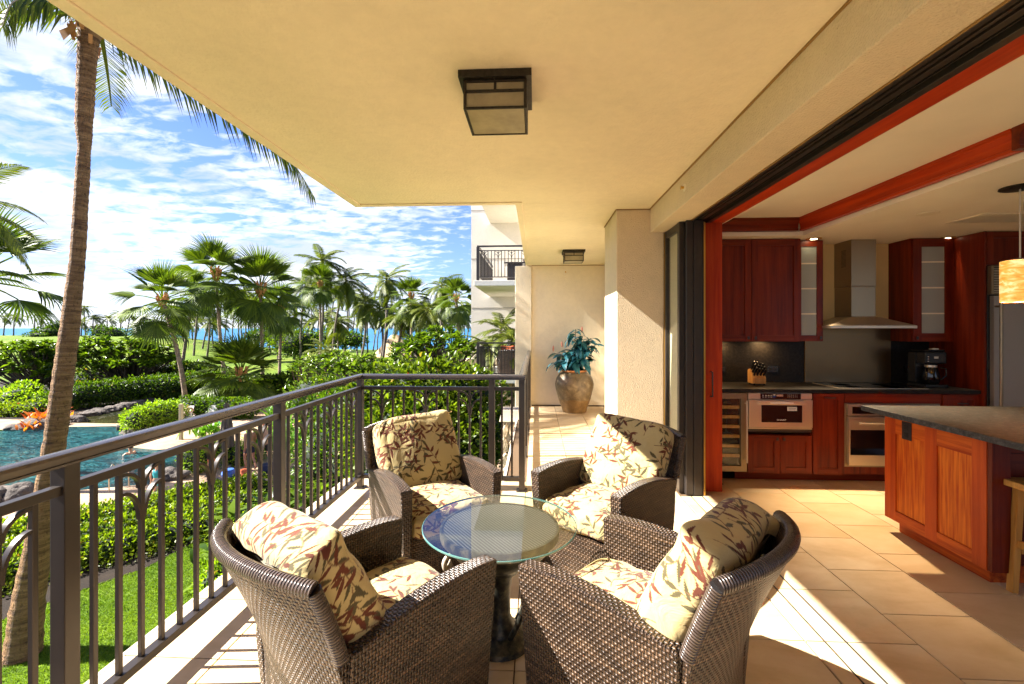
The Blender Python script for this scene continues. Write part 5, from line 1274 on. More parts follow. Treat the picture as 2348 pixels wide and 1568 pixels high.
def far_crown(seed, wind=.5, n=15):
    q = random.Random(seed); VV = []; TT = []; CC = []; b = 0
    for i in range(n):
        V, T, C = frond(1.0, 16, q.uniform(.8, 1.35), .24, seed=seed*50+i, w=.032, hang=.6)
        az = 2.4*i+q.uniform(-.3, .3); az = az-wind*math.sin(az); el = .95-1.55*(i/n)+q.uniform(-.12, .12)
        V = V @ M3(az, -el, q.uniform(-.3, .3), q.uniform(.85, 1.1)).T; VV.append(V); TT.append(T+b); CC.append(C); b += len(V)
    me = arr_mesh('crown', np.vstack(VV), np.vstack(TT), np.vstack(CC)); me.materials.append(M['leaf_coco']); return me
FARC = [far_crown(s, w) for s, w in ((1, .7), (2, .75), (3, .5), (4, .85), (5, .6))]
def far_palm(px_t, py_t, d, size_px, px_b, label, seed, group, py_b=None, bend=0.0, r=.14):
    top = P(px_t, py_t, d=d); bp = P(px_b, 760, d=d); base = Vector((bp.x, bp.y, ground_z(bp.x, bp.y)))
    root = emp('coconut_palm', base, label, 'palm tree', group); q = random.Random(seed); s_ = size_px*d/F_
    W('trunk', MB().tube(curve_pts(base, top, bend, 6), [r*1.2, r, r*.95, r*.9, r*.8, r*.75], 6), M['bark_dark'], root, smooth=True)
    o = bpy.data.objects.new('crown', FARC[seed % 5]); COL.objects.link(o); o.parent = root; o.location = top-base; o.scale = (s_, s_, s_*.95); o.rotation_euler = (q.uniform(-.15, .15), q.uniform(-.15, .15), q.uniform(-.5, .5))
    return root
NEARF = []
for k in range(4):
    V, T, C = frond(1.0, 64, .9+.25*k, .24, seed=30+k, w=.0055, hang=.9); m_ = arr_mesh('frond', V, T, C); m_.materials.append(M['leaf_coco']); NEARF.append(m_)
# ------------------------------------------------------------------ the near coconut palm
def near_palm():
    D_ = 7.55; cx = [(50, 1510, 48), (54, 1480, 45), (65, 1378, 40), (87, 1250, 32), (108, 1120, 29.5), (127, 1005, 27.5), (138, 920, 26.5), (148, 840, 25.5), (161, 749, 24), (169, 670, 21.5), (177, 600, 19.5), (182, 530, 18.8), (185, 467, 18.5), (189, 410, 18), (191, 367, 17.5), (193, 345, 16), (194, 333, 16.5), (193, 310, 20), (192, 283, 21.8), (195, 240, 23), (196, 200, 23.5), (199, 150, 24), (202, 100, 25), (206, 75, 29), (207, 60, 32), (210, 35, 30)]
    pts = []; rad = []
    for i in range(len(cx)-1):
        for k in range(6):
            t = k/6; a, b = cx[i], cx[i+1]; px, py, w = (a[j]+(b[j]-a[j])*t for j in range(3)); pts.append(P(px, py, d=D_)); rad.append(.73*w*D_/F_*(1+.030*(1 if (i*6+k) % 2 else -1)+.02*math.sin(i*2.3+k*1.1)))
    base = Vector((pts[0].x, pts[0].y, GZ)); root = emp('coconut_palm', base, 'tall leaning coconut palm close to the railing, trunk running up past the ceiling edge', 'palm tree')
    lo = [Vector((base.x+(pts[0].x-base.x), base.y, GZ-.1))]
    W('trunk', MB().tube([Vector((pts[0].x-.03, pts[0].y, GZ-.15))]+pts, [rad[0]*1.25]+rad, 18), M['bark'], root, smooth=True, ang=70)
    top = P(207, 45, d=D_); rel = top-base
    # fibrous orange boots at the crown
    mb = MB(); q = random.Random(3)
    for i in range(26):
        az = q.uniform(0, 2*PI); z = q.uniform(-.55, .1); a = top+Vector((math.cos(az)*.20, math.sin(az)*.20, z)); mb.bar(a, a+Vector((math.cos(az)*.07, math.sin(az)*.07, q.uniform(.10, .24))), .05, .012)
    W('fibre_sheath', mb, M['boot'], root)
    mb = MB()
    for (a, b, c) in (((135, 70), (172, 55), (182, 30)),):
        A, B, Cc = P(*a, d=7.3), P(*b, d=7.3), P(*c, d=7.35); mb.add([A, A+Vector((.08, 0, -.16)), B+Vector((.02, 0, -.08)), B, Cc], [(0, 1, 2, 3), (3, 2, 4)])
    W('dry_spathe', mb, M['boot'], root)
    q = random.Random(5); L0 = 4.4
    def fr_along(pix, seed, n=46, leaf=.95, hang=.8, lift=0.0):
        """a frond whose rachis passes through given places"""
        ctrl = [P(a, b, d=d) for a, b, d in pix]; pts = []
        for i in range(len(ctrl)-1):
            p0, p1, p2, p3 = ctrl[max(i-1, 0)], ctrl[i], ctrl[i+1], ctrl[min(i+2, len(ctrl)-1)]
            for k in range(8):
                t = k/8; pts.append(.5*((2*p1)+(p2-p0)*t+(2*p0-5*p1+4*p2-p3)*t*t+(3*p1-p0-3*p2+p3)*t**3))
        pts.append(ctrl[-1]); N_ = len(pts); rq = random.Random(seed); V = []; T = []; C = []
        fr = MB().tube(pts, [.030*(1-i/N_*.85) for i in range(N_)], 6)
        nl = n
        for i in range(nl):
            t = .06+.94*(i+.5)/nl; f = t*(N_-1); k0 = min(int(f), N_-2); p = pts[k0].lerp(pts[k0+1], f-k0); tg = (pts[k0+1]-pts[k0]).normalized()
            side = tg.cross(Vector((0, 0, 1))).normalized(); ll = leaf*math.sin(PI*min(1, .2+t*.74))**.6*rq.uniform(.85, 1.12)
            for sg in (-1, 1):
                d = (tg*(.45+.6*t)+side*sg*.55+Vector((0, 0, -.55+rq.uniform(-.15, .15)))).normalized(); m = p+d*ll*.5; e = m+(d*.6+Vector((0, 0, -hang*rq.uniform(.7, 1.2)))).normalized()*ll*.5; s_ = tg*.024
                k = len(V); c = rq.uniform(.05, .8); V += [p-s_*.6, p+s_*.6, m+s_, m-s_, e]; C += [c]*5; T += [(k, k+1, k+2), (k, k+2, k+3), (k+3, k+2, k+4)]
        o = W('frond', fr, M['postwood'], root, smooth=True)
        me = arr_mesh('leaflets', np.array([tuple(v-base) for v in V]), np.array(T), np.repeat(np.array(C)[:, None], 3, 1)); me.materials.append(M['leaf_coco'])
        l = bpy.data.objects.new('leaflets', me); COL.objects.link(l); l.parent = o
    fr_along([(215, 20, 7.5), (300, 95, 7.7), (430, 185, 8.0), (560, 270, 8.3), (650, 345, 8.6), (712, 436, 8.9)], 1, 62, .95)
    fr_along([(205, 30, 7.5), (150, -5, 7.2), (90, -10, 6.9), (30, 5, 6.6), (5, 60, 6.4)], 2, 44, .9, 1.0)
    fr_along([(205, 20, 7.5), (180, -60, 7.8), (120, -110, 8.4), (40, -90, 9.0), (-30, 0, 9.4)], 4, 44, .9, 1.0)
    for i in range(7):
        az = R(-50+45*i)
        o = bpy.data.objects.new('frond', NEARF[i % 4]); COL.objects.link(o); o.parent = root; o.location = rel+Vector((0, 0, .25)); o.rotation_euler = Euler((0, -R(20+10*(i % 4)), az)); o.scale = (3.6, 3.6, 3.6)
        if -.2 < math.cos(az) and P(0, 0, d=1) is not None and math.cos(az) > .35: o.rotation_euler = Euler((0, -R(55), az))
near_palm()

def bz(px, py, d): p = P(px, py, d=d); return (p.x, p.y, p.z)
def gb(px, py, z=None):
    """ground spot under a pixel of the base"""
    p = P(px, py, z=GZ if z is None else z); return (p.x, p.y, GZ if z is None else z)
def dep(px, py): p = P(px, py, z=GZ); return p.y*CT-p.x*ST
# ------------------------------------------------------------------ fan palms (centre of crown, depth, trunk foot)
FG = 'fan palms between the pool and the lawn'
def fan_at(cx, cy, d, rpx, bx, by, label, seed, **k):
    k.setdefault('n', 25)
    s_ = rpx*d/F_/1.52; top = P(cx, cy+.25*rpx, d=d); bp = P(bx, by, d=d); base = (bp.x, bp.y, ground_z(bp.x, bp.y))
    return palm('fan', base, tuple(top), s_, label, seed, group=FG, **k)
fan_at(373, 668, 31, 92, 428, 928, 'leaning fan palm with the lowest crown, leftmost of the tall fan palms', 1, r0=.17, r1=.12, bend=.25)
fan_at(495, 610, 36, 84, 520, 850, 'tallest fan palm, its crown highest of the fan palms', 2, bend=-.1)
fan_at(597, 645, 38, 92, 603, 905, 'straight fan palm with orange frond bases behind the small bushy palm', 3, n=34)
fan_at(553, 838, 31.5, 92, 552, 925, 'small bushy fan palm with its crown just above the railing', 4, r0=.13, r1=.12, n=36, elev=(-.8, 1.3))
fan_at(443, 655, 42, 58, 410, 800, 'dark fan palm squeezed between the leaning one and the tallest one', 5)
fan_at(645, 690, 46, 62, 640, 880, 'fan palm partly hidden to the right of the straight one', 6)
fan_at(733, 640, 55, 52, 736, 840, 'fan palm with a pale trunk in front of the highest windblown coconut palm', 7)
fan_at(943, 668, 46, 52, 943, 770, 'bright fan palm above the plumeria, right of the middle', 8)
fan_at(1046, 672, 40, 54, 1058, 770, 'fan palm with a yellow flower head next to the neighbour building', 9)
fan_at(-52, 600, 17, 165, -90, 1060, 'fan palm at the left picture edge, only its fronds reaching in', 10, r0=.2, r1=.15, n=20, elev=(-.45, 1.3))
# ------------------------------------------------------------------ coconut palms
CG = 'coconut palms near the beach'
def coco_at(cx, cy, d, rpx, bx, label, seed, bend=0.0, n=27, wind=.35, **k):
    s_ = rpx*d/F_; top = P(cx, cy+.1*rpx, d=d); bp = P(bx, 760, d=d); base = (bp.x, bp.y, ground_z(bp.x, bp.y))
    return palm('coco', base, tuple(top), s_, label, seed, r0=.17, r1=.12, bend=bend, n=n, wind=wind, fruit=False, group=CG, bm='bark_dark', elev=(-.85, 1.15), **k)
coco_at(738, 598, 58, 66, 728, 'highest windblown coconut palm, right of the tall fan palms', 11, .4)
coco_at(792, 640, 60, 62, 762, 'coconut palm leaning right behind the highest windblown one', 12, -.5)
coco_at(886, 640, 52, 62, 872, 'tall coconut palm left of the bright fan palm', 13, .3)
coco_at(838, 690, 62, 50, 822, 'shorter coconut palm in front of the blue sea gap', 14, .4)
coco_at(980, 708, 44, 60, 985, 'coconut palm with drooping fronds over the plumeria', 15)
coco_at(870, 705, 58, 50, 868, 'slim coconut palm with an S bent trunk against the sea', 16, .5)
coco_at(925, 720, 48, 55, 900, 'dark coconut palm behind the thatched roof', 17)
coco_at(1012, 655, 60, 55, 1010, 'coconut palm half behind the fan palm by the building', 18)
coco_at(700, 650, 66, 50, 690, 'coconut palm between the two highest crowns', 19, -.3)
t_ = P(-95, 480, d=15); palm('coco', (t_.x-.4, t_.y, GZ), tuple(t_), 2.5, 'coconut palm out of the picture at left, two frond tips reaching in', 20, r0=.17, r1=.12, n=12, wind=.3, fruit=False, group=CG, bm='bark_dark', elev=(-.35, 1.1))
coco_at(775, 735, 70, 45, 775, 'low coconut palm left of the sea gap', 31)
# distant ones, listed from the left
far = [(12, 729, 110, 22, 8, 'far coconut palm at the left picture edge above the golf lawn'), (33, 726, 110, 28, 31, 'second far coconut palm from the left on the golf horizon'), (80, 715, 108, 28, 79, 'far coconut palm standing alone, third from the left'),
       (94, 733, 112, 22, 92, 'small far coconut palm right of the lone one'), (192, 706, 112, 26, 196, 'far coconut palm directly right of the big near trunk'), (187, 740, 108, 26, 186, 'short far coconut palm with its foot beside the big trunk'),
       (214, 728, 112, 25, 212, 'far coconut palm second right of the big trunk'), (213, 752, 108, 22, 214, 'stubby far coconut palm low on the horizon'), (246, 730, 112, 27, 245, 'round headed far coconut palm above the sea grape bushes'),
       (278, 719, 112, 26, 276, 'tall thin far coconut palm left of the leaning pair'), (298, 726, 112, 26, 290, 'far coconut palm leaning right, left of the dark bush'), (312, 733, 116, 22, 304, 'far coconut palm crowding behind the leaning one'),
       (331, 731, 114, 26, 324, 'far coconut palm over the dark bush'), (352, 736, 116, 22, 346, 'far coconut palm right of the dark bush crown'), (388, 728, 110, 28, 370, 'far coconut palm under the leaning fan palm'), (405, 735, 100, 26, 398, 'coconut palm just right of the leaning fan palm trunk')]
for i, (a, b, d, s_, bx_, lb) in enumerate(far): far_palm(a, b, d, s_*1.0, bx_, lb, 40+i, 'far coconut palms along the golf course edge')
q = random.Random(21); grove = []
for i in range(54):
    cx_ = 425+12.2*i+q.uniform(-9, 9); cy_ = q.uniform(662, 742) if cx_ < 800 else q.uniform(690, 745); d = q.uniform(70, 112)
    grove.append((cx_, cy_, d, q.uniform(34, 46)*90/d, cx_-q.uniform(-8, 20)))
ORD = 'first second third fourth fifth sixth seventh eighth ninth tenth eleventh twelfth thirteenth fourteenth fifteenth sixteenth seventeenth eighteenth nineteenth twentieth'.split()
grove.sort(); ng = len(grove)
for i, (a, b, d, s_, bx_) in enumerate(grove):
    side_, k = ('left', i) if i < 20 else (('right', ng-1-i) if ng-1-i < 20 else ('middle', i-20))
    lb = ('dark trunked coconut palm in the grove, %s counted from its %s end' % (ORD[k], side_)) if side_ != 'middle' else 'dark trunked coconut palm deep in the grove, %s right of the straight fan palm' % ORD[k]
    far_palm(a, b, d, s_, bx_, lb, 80+i, 'coconut grove behind the fan palms', bend=q.uniform(-.8, .8))
far_palm(962, 742, 95, 26, 962, 'little yellow green coconut palm standing in front of the sea gap', 140, 'far coconut palms along the golf course edge')
far_palm(440, 745, 105, 20, 441, 'small windblown coconut palm in front of the sea, above the golf slope', 141, 'far coconut palms along the golf course edge')

# ------------------------------------------------------------------ shrubs and trees beyond the pool
hedge('sea_grape_bush', [(bz(110, 762, 108), (3.6, 2, 1.3)), (bz(135, 755, 110), (3, 2, 1.9)), (bz(90, 768, 106), (2.4, 2, .7))], 1500, .5, M['leaf_hedge'], 'low bush on the golf horizon left of the big trunk', 'bush')
hedge('sea_grape_bush', [(bz(240, 762, 108), (3.2, 2, 1.6)), (bz(262, 765, 108), (2.6, 2, 1.3))], 1200, .5, M['leaf_hedge'], 'low bush on the golf horizon right of the big trunk', 'bush')
hedge('round_bush', [(bz(345, 757, 105), (3.4, 2, 1.9)), (bz(325, 763, 105), (2, 2, 1.2)), (bz(366, 762, 105), (1.8, 2, 1.2))], 1500, .5, M['leaf_dark'], 'round dark bush on the horizon below the far palms', 'bush')
hedge('spreading_tree', [(bz(672, 790, 68), (3.2, 2.5, 1.9)), (bz(650, 775, 70), (2.6, 2, 1.6)), (bz(700, 780, 68), (2.4, 2, 1.5))], 2600, .42, M['leaf_plum'], 'dark spreading tree among the palm trunks beyond the small fan palm', 'tree')
hedge('spreading_tree', [(bz(765, 775, 75), (3.4, 2, 1.5)), (bz(805, 780, 75), (2.6, 2, 1.3))], 1800, .42, M['leaf_hedge'], 'low green tree between trunks left of the sea gap', 'tree')
hedge('spreading_tree', [(bz(605, 768, 92), (3.0, 2, 1.3)), (bz(580, 772, 92), (1.6, 2, 1.0))], 1300, .45, M['leaf_hedge'], 'small shady tree at the edge of the golf slope', 'tree')
# plumerias left, behind the stream
def tips(cx, cy, d, rx, rz, n, seed, ry=1.4, low=-.25):
    rq = np.random.RandomState(seed); c = np.array(bz(cx, cy, d)); u = rq.normal(0, 1, (n*3, 3)); u = u/np.linalg.norm(u, axis=1, keepdims=True); u = u[u[:, 2] > low][:n]
    return [tuple(c+v*np.array((rx, ry, rz))*rq.uniform(.72, 1.02)) for v in u]
rosette_tree('plumeria_tree', gb(100, 918), tips(55, 846, 34, 2.9, 2.2, 104, 1)+tips(130, 835, 35, 2.0, 1.9, 54, 2), 'plumeria tree with white flowers left of the big palm trunk', 17, .52, flowers=26, trunk_r=.13)
rosette_tree('plumeria_tree', gb(290, 905), tips(225, 832, 36, 2.1, 2.1, 66, 3)+tips(300, 826, 36, 2.6, 1.8, 84, 4)+tips(352, 822, 37, 1.7, 1.3, 36, 5), 'plumeria tree with white flowers right of the big palm trunk', 17, .52, flowers=22, trunk_r=.13)
rosette_tree('plumeria_tree', gb(-80, 915), tips(-70, 850, 34, 2.4, 2.2, 46, 6), 'plumeria tree cut off by the left picture edge', 14, .5, flowers=3, trunk_r=.13)
hedge('dark_shrubbery', [(bz(x_, y_, 39), (2.2, 1.4, 1.25)) for x_, y_ in ((215, 875), (270, 872), (330, 868), (385, 862), (430, 866), (470, 870))], 7000, .34, M['leaf_dark'], 'dark shrub bank under the right plumeria tree', 'shrub')
hedge('variegated_shrub', [(bz(40, 912, 31), (1.2, .8, .75)), (bz(85, 920, 31), (.9, .8, .6)), (bz(60, 895, 32), (1.0, .8, .6))], 1500, .22, M['petal_w'] and M['leaf_lime'], 'pale variegated shrub under the left plumeria tree', 'shrub')
hedge('clipped_hedge', [(bz(185+26*i, 905-2.6*i, 31.5+.35*i), (1.05, .9, .85)) for i in range(13)], 13000, .17, M['leaf_hedge'], 'long bright green hedge along the far bank of the stream', 'hedge')
hedge('clipped_hedge', [(bz(110+14*i, 925-3*i, 30.5), (.65, .8, .75)) for i in range(4)], 2600, .17, M['leaf_hedge'], 'short green hedge between orange croton and big palm trunk', 'hedge')
hedge('flower_bed', [(bz(8+24*i, 945-3*i, 28.5), (.75, .7, .5)) for i in range(-3, 4)], 3600, .18, M['leaf_vine'], 'low yellow green planting by the far pool deck', 'shrub', flowers=(30, M['petal_r'], .08))
hedge('mixed_shrubs', [(bz(0+34*i, 915, 33), (.9, .7, .8)) for i in range(-3, 1)], 2200, .22, M['leaf_hedge'], 'green shrubs at the left edge behind the far deck', 'shrub')
hedge('mixed_shrubs', [(bz(480+30*i, 880+2*i, 38-.6*i), (1.1, .8, .7)) for i in range(6)], 3600, .25, M['leaf_dark'], 'dark shrubs behind the small bushy fan palm', 'shrub')
hedge('mixed_shrubs', [(bz(640+26*i, 885-3*i, 33), (1.2, .8, .8)) for i in range(6)], 4200, .3, M['leaf_plum'], 'green shrubs left of the plumeria, above the railing', 'shrub')
def cane_plant(name, base, n, L, Wd, mat, label, spread=.55, up=.85, cat='plant', jit=.25, H=.25):
    root = emp(name, base, label, cat); B = np.array(base)+NR.normal(0, jit, (n, 3))*np.array((1, 1, 0))+np.array((0, 0, 1))*NR.rand(n, 1)*H
    az = NR.uniform(0, 2*PI, n); D = np.stack([np.cos(az)*spread, np.sin(az)*spread, up+NR.uniform(-.35, .35, n)], 1)
    m = n; Ls = L*NR.uniform(.6, 1.15, n); V = []; F = []; C = []
    D = unit(D)
    for i in range(n):
        s_ = np.cross(D[i], (0, 0, 1.0)); s_ = s_/max(1e-6, np.linalg.norm(s_))*Wd*.5; p = B[i].copy(); d = D[i].copy(); k0 = len(V); c = NR.rand()
        for j in range(5):
            w = (.45, 1, .95, .6, .04)[j]; V += [p-s_*w-np.array(base), p+s_*w-np.array(base)]; C += [c, c]
            p = p+d*Ls[i]/4; d = d+np.array((0, 0, -.26)); d = d/np.linalg.norm(d)
        for j in range(4): F.append((k0+2*j, k0+2*j+1, k0+2*j+3, k0+2*j+2))
    me = arr_mesh('leaf_blades', np.array(V), np.array(F), np.repeat(np.array(C)[:, None], 3, 1)); obj('leaf_blades', me, M[mat], root); return root
cane_plant('croton', gb(108, 972), 110, .95, .14, 'leaf_orange', 'bright orange croton by the pool rocks', jit=.4)
cane_plant('croton', gb(78, 985), 40, .6, .12, 'leaf_orange', 'small orange croton at the pool edge', jit=.3)
# island hedge
hedge('clipped_hedge', [(bz(320, 962, 24.0), (.72, .8, .66)), (bz(345, 955, 24.5), (.8, .8, .72)), (bz(372, 950, 25), (.75, .8, .72)), (bz(398, 946, 25.5), (.6, .7, .62))], 6500, .12, M['leaf_lime'], 'rounded lime green hedge on the pool island', 'hedge')
hedge('clipped_hedge', [(bz(430+26*i, 930+1.2*i, 27.5), (.85, .7, .55)) for i in range(6)], 5200, .16, M['leaf_hedge'], 'green hedge behind the loungers', 'hedge')
for i, (x_, y_) in enumerate(((405, 945), (455, 930), (500, 925), (535, 935))):
    cane_plant('spider_lily', gb(x_, y_+18), 46, .75, .07, 'leaf_sword', ['strappy lily plant at the end of the lime hedge', 'strappy lily plant behind the first lounger', 'strappy lily plant behind the second lounger', 'strappy lily plant at the foot of the small fan palm'][i])
for i, (x_, y_, L_) in enumerate(((470, 1000, 1.0), (600, 1040, 1.3), (650, 1010, 1.4), (690, 1035, 1.3), (640, 960, 1.2), (735, 1000, 1.2))):
    cane_plant('spider_lily', gb(x_, y_), 80, L_, .10, 'leaf_sword', ['long leaved lily clump left of the folded umbrella', 'long leaved lily clump behind the two walking men', 'tall bright lily clump left of the second railing post', 'long leaved lily clump right of the second railing post', 'long leaved lily clump under the handrail at the post', 'long leaved lily clump beside the hibiscus'][i], jit=.35)
hedge('yellow_shrub', [(bz(450, 1050, 17.2), (.62, .5, .55)), (bz(478, 1032, 17.8), (.55, .5, .5)), (bz(545, 1045, 18.2), (.7, .5, .55)), (bz(575, 1050, 18.6), (.5, .5, .45))], 3600, .11, M['leaf_lime'], 'yellow green shrub row round the folded umbrella', 'shrub')
# near planting below the railing
pa, pb = P(-160, 1250, z=GZ+.35), P(600, 1098, z=GZ+.35); row = []
for i in range(22):
    t = i/21; c = pa.lerp(pb, t)+Vector((.27, -.85, 0)); row.append(((c.x, c.y, GZ+.25), (.62, .72, .50))); c2 = c+Vector((.28, -1.0, 0)); row.append(((c2.x, c2.y, GZ+.18), (.6, .62, .42))); c3 = c+Vector((.5, -1.75, 0)); row.append(((c3.x, c3.y, GZ+.12), (.6, .5, .36)))
lit = []
for i in range(30):
    t = i/29; c = pa.lerp(pb, t)+Vector((.27, -.85, 0)); lit.append(((c.x+.62+.1*math.sin(i*2.1), c.y-2.25+.12*math.sin(i*1.7), GZ+.03), (.5, .42+.1*math.sin(i*3.3), .16)))
hedge('creeping_groundcover', lit, 9000, .085, M['leaf_under'], 'dark creeping plants and litter along the lawn edge', 'ground cover', core=False, Wk=.6)
hedge('ground_cover_hedge', row, 52000, .10, M['leaf_vine'], 'low leafy vine hedge between the pool deck and the lawn', 'hedge', Wk=.62)
hedge('yellow_croton', [(bz(505, 1330, 9.0), (.42, .4, .42)), (bz(540, 1275, 9.4), (.4, .4, .4))], 1100, .13, M['leaf_lime'], 'yellow green croton shrub on the lawn behind the balusters', 'shrub')
def broad(px, py, d, n, label, L=.65, Wd=.17, H=.9):
    c = P(px, py, d=d); return cane_plant('broad_leaf_plant', (c.x, c.y, GZ), n, L, Wd, 'leaf_plum', label, H=H+.0, jit=.35, up=.6, spread=.75)
for i, (px, py, d) in enumerate(((585, 1190, 10.6), (640, 1150, 11.2), (700, 1130, 11.8), (760, 1110, 12.2), (545, 1230, 10.0))):
    broad(px, py, d, 70, ['broad leaved dark plant right below the vine hedge end', 'broad leaved dark plant at the second railing post', 'broad leaved plant just right of the second post', 'broad leaved plant left of the railing corner', 'broad leaved plant above the yellow croton'][i], H=1.3)
hb_ = []
for i, (px, py, d, r_) in enumerate(((862, 935, 12.2, 1.0), (905, 925, 11.8, 1.15), (960, 915, 11.4, 1.2), (1015, 912, 11.2, 1.2), (1070, 925, 11.0, 1.1), (1100, 985, 10.4, .8), (870, 1010, 11.4, 1.1), (930, 1000, 10.8, 1.2), (995, 1000, 10.4, 1.2), (1050, 1010, 10.3, 1.05), (880, 1090, 10.6, 1.1), (950, 1100, 10.2, 1.1), (1020, 1080, 10.0, .95), (1075, 1050, 9.9, .7))):
    hb_.append((bz(px, py, d), (r_*.85, r_*.8, r_*.8)))
hedge('hibiscus_hedge', hb_, 24000, .15, M['leaf_hib'], 'tall hibiscus hedge with red flowers behind the back railing', 'hedge', flowers=(16, M['petal_r'], .07), Wk=.62, kcore=.72)
hedge('hibiscus_hedge', [(bz(790, 985, 14), (1.2, 1, 1.2)), (bz(750, 1050, 13), (.9, .8, 1.0)), (bz(805, 1060, 12.6), (.9, .8, 1.1)), (bz(760, 945, 16), (1.3, 1, .8)), (bz(820, 935, 15.5), (1.2, 1, .7))], 11000, .13, M['leaf_hedge'], 'green shrub mass left of the railing corner post', 'hedge')
# plumerias right
rosette_tree('plumeria_tree', (bz(1005, 868, 17)[0], bz(1005, 868, 17)[1], -1.2), tips(1005, 800, 17, 1.25, .78, 84, 11, 1.0)+tips(950, 810, 17.5, .8, .7, 30, 12)+tips(1065, 812, 16.5, .6, .5, 22, 13), 'bushy plumeria tree in front of the neighbour building', 15, .27, flowers=6, trunk_r=.06)
rosette_tree('plumeria_tree', (bz(870, 900, 21)[0], bz(870, 900, 21)[1], -2.2), tips(840, 848, 21, 1.4, .65, 60, 14, 1.0)+tips(765, 842, 22, 1.2, .75, 46, 15)+tips(910, 852, 20, .9, .5, 24, 16), 'wide plumeria tree with pale flowers below the thatched roof', 15, .30, flowers=14, trunk_r=.07)
rosette_tree('plumeria_tree', (bz(700, 900, 26)[0], bz(700, 900, 26)[1], -3.2), tips(715, 850, 26, 1.2, .9, 44, 17, 1.0), 'plumeria tree left of the wide one, over the railing', 14, .34, flowers=5, trunk_r=.07)
hedge('understory_shrub', [(bz(720+34*i, 908, 19), (1.2, .9, .8)) for i in range(11)], 9000, .17, M['leaf_plum'], 'green understory shrubs beneath the right plumerias', 'shrub')
hedge('flat_hedge', [(bz(930+30*i, 872, 13.5), (.6, .6, .28)) for i in range(6)], 2600, .10, M['leaf_vine'], 'sunlit top of the hedge under the right plumeria', 'hedge')
# feather palms by the neighbour wall
for i, (px, py, d, bx_, s_, lb) in enumerate(((1148, 752, 16.2, 1150, 1.25, 'feather leaved palm in front of the neighbour wall'), (1176, 770, 15.4, 1180, 1.15, 'feather leaved palm half behind the pilaster'), (1122, 790, 15.8, 1124, .95, 'low feather leaved palm above the neighbour railing'), (745, 800, 30, 745, 1.4, 'feather leaved palm behind the left shrubs'))):
    t = P(px, py, d=d); palm('coco', (t.x, t.y, GZ), (t.x, t.y, t.z-.15), s_, lb, 200+i, r0=.07, r1=.05, n=16, fruit=False, bm='bark_far', elev=(-.25, 1.35))
# ------------------------------------------------------------------ rocks
def rock(px, py, w, h, label, seed, d=None, group=None):
    c = P(px, py, z=GZ) if d is None else P(px, py, d=d); dd = c.y*CT-c.x*ST; k = dd/F_; bm = bmesh.new(); bmesh.ops.create_icosphere(bm, subdivisions=4, radius=1)
    for v in bm.verts:
        n = mnoise.noise(v.co*1.1+Vector((seed*3.1, 0, 0)))*.42+mnoise.noise(v.co*3.2+Vector((0, seed*2.3, 0)))*.14; v.co *= (1+n)
        v.co.x *= w*k/2; v.co.y *= w*k/2*.75; v.co.z *= h*k*.62
    me = bpy.data.meshes.new('lava_rock'); bm.to_mesh(me); bm.free(); me.polygons.foreach_set('use_smooth', [True]*len(me.polygons)); me.set_sharp_from_angle(angle=R(38))
    o = obj('lava_rock', me, M['rock'], None); o.location = (c.x, c.y, c.z+h*k*.22); return tag(o, label, 'rock', group)
RK = [(45, 983, 52, 16, 'low grey rock at the far pool edge, leftmost'), (98, 978, 86, 24, 'long grey rock at the far pool edge before the croton'), (178, 966, 40, 18, 'grey rock at the right of the big trunk by the stream mouth'), (120, 965, 34, 12, 'rock tucked behind the long grey rock'),
      (288, 985, 34, 20, 'dark rock at the tip of the pool island'), (306, 992, 46, 12, 'flat rock below the lime hedge'), (28, 1140, 92, 40, 'large brown rock at the near left pool corner'), (-20, 1150, 60, 36, 'brown rock cut off at the left edge of the near pool'),
      (395, 1096, 78, 30, 'brown boulder between pool and near deck'), (430, 1080, 40, 26, 'small boulder beside the brown one'), (622, 900, 46, 24, 'rock of the small spa beyond the railing'), (566, 900, 34, 22, 'rock left of the spa handrail'), (590, 893, 50, 14, 'flat spa rim rock'), (720, 925, 70, 18, 'low rock ledge above the railing right of the post')]
for i, (a, b, w, h, lb) in enumerate(RK): rock(a, b, w, h, lb, i+1)
for i in range(11):
    t = i/10; rock(205+23*i, 952-4.9*i, 40, 13, 'dark edging rock on the far stream bank, %s from the left' % ORD[i], 30+i, group='edging rocks along the stream')
sheet('spa_water', [(562, 893), (600, 893), (600, 884), (566, 884)], GZ+.25, M['pool'], zp=GZ)
sr = emp('spa_handrail', P(590, 893, z=GZ), 'thin steel handrail at the spa', 'handrail'); p = P(590, 893, z=GZ)
W('rail', MB().tube([P(564, 888, z=GZ), P(567, 884, z=GZ)+Vector((0, 0, .4)), P(583, 889, z=GZ)+Vector((0, 0, .95)), P(590, 893, z=GZ)+Vector((0, 0, .95)), P(591, 893, z=GZ)], .035, 6), M['steel'], sr, smooth=True)
# thatched hut
th = P(895, 800, d=66); hut = emp('thatched_hut', (th.x, th.y, -3.2), 'thatched hut roof showing above the plumeria trees', 'hut')
ap = P(905, 766, d=66)
W('thatch_roof', MB().lathe([(0, ap.z-th.z), (.5, ap.z-th.z-.12), (2.6, -.35), (3.6, -1.0), (3.5, -1.12), (0, -.6)], 26, (ap.x, ap.y, th.z)), M['thatch'], hut, smooth=True, ang=50)
for k in range(4):
    a = R(45+90*k); W('post', MB().bar((ap.x+2.4*math.cos(a), ap.y+2.4*math.sin(a), -3.3), (ap.x+2.4*math.cos(a), ap.y+2.4*math.sin(a), th.z-.5), .16), M['postwood'], hut)
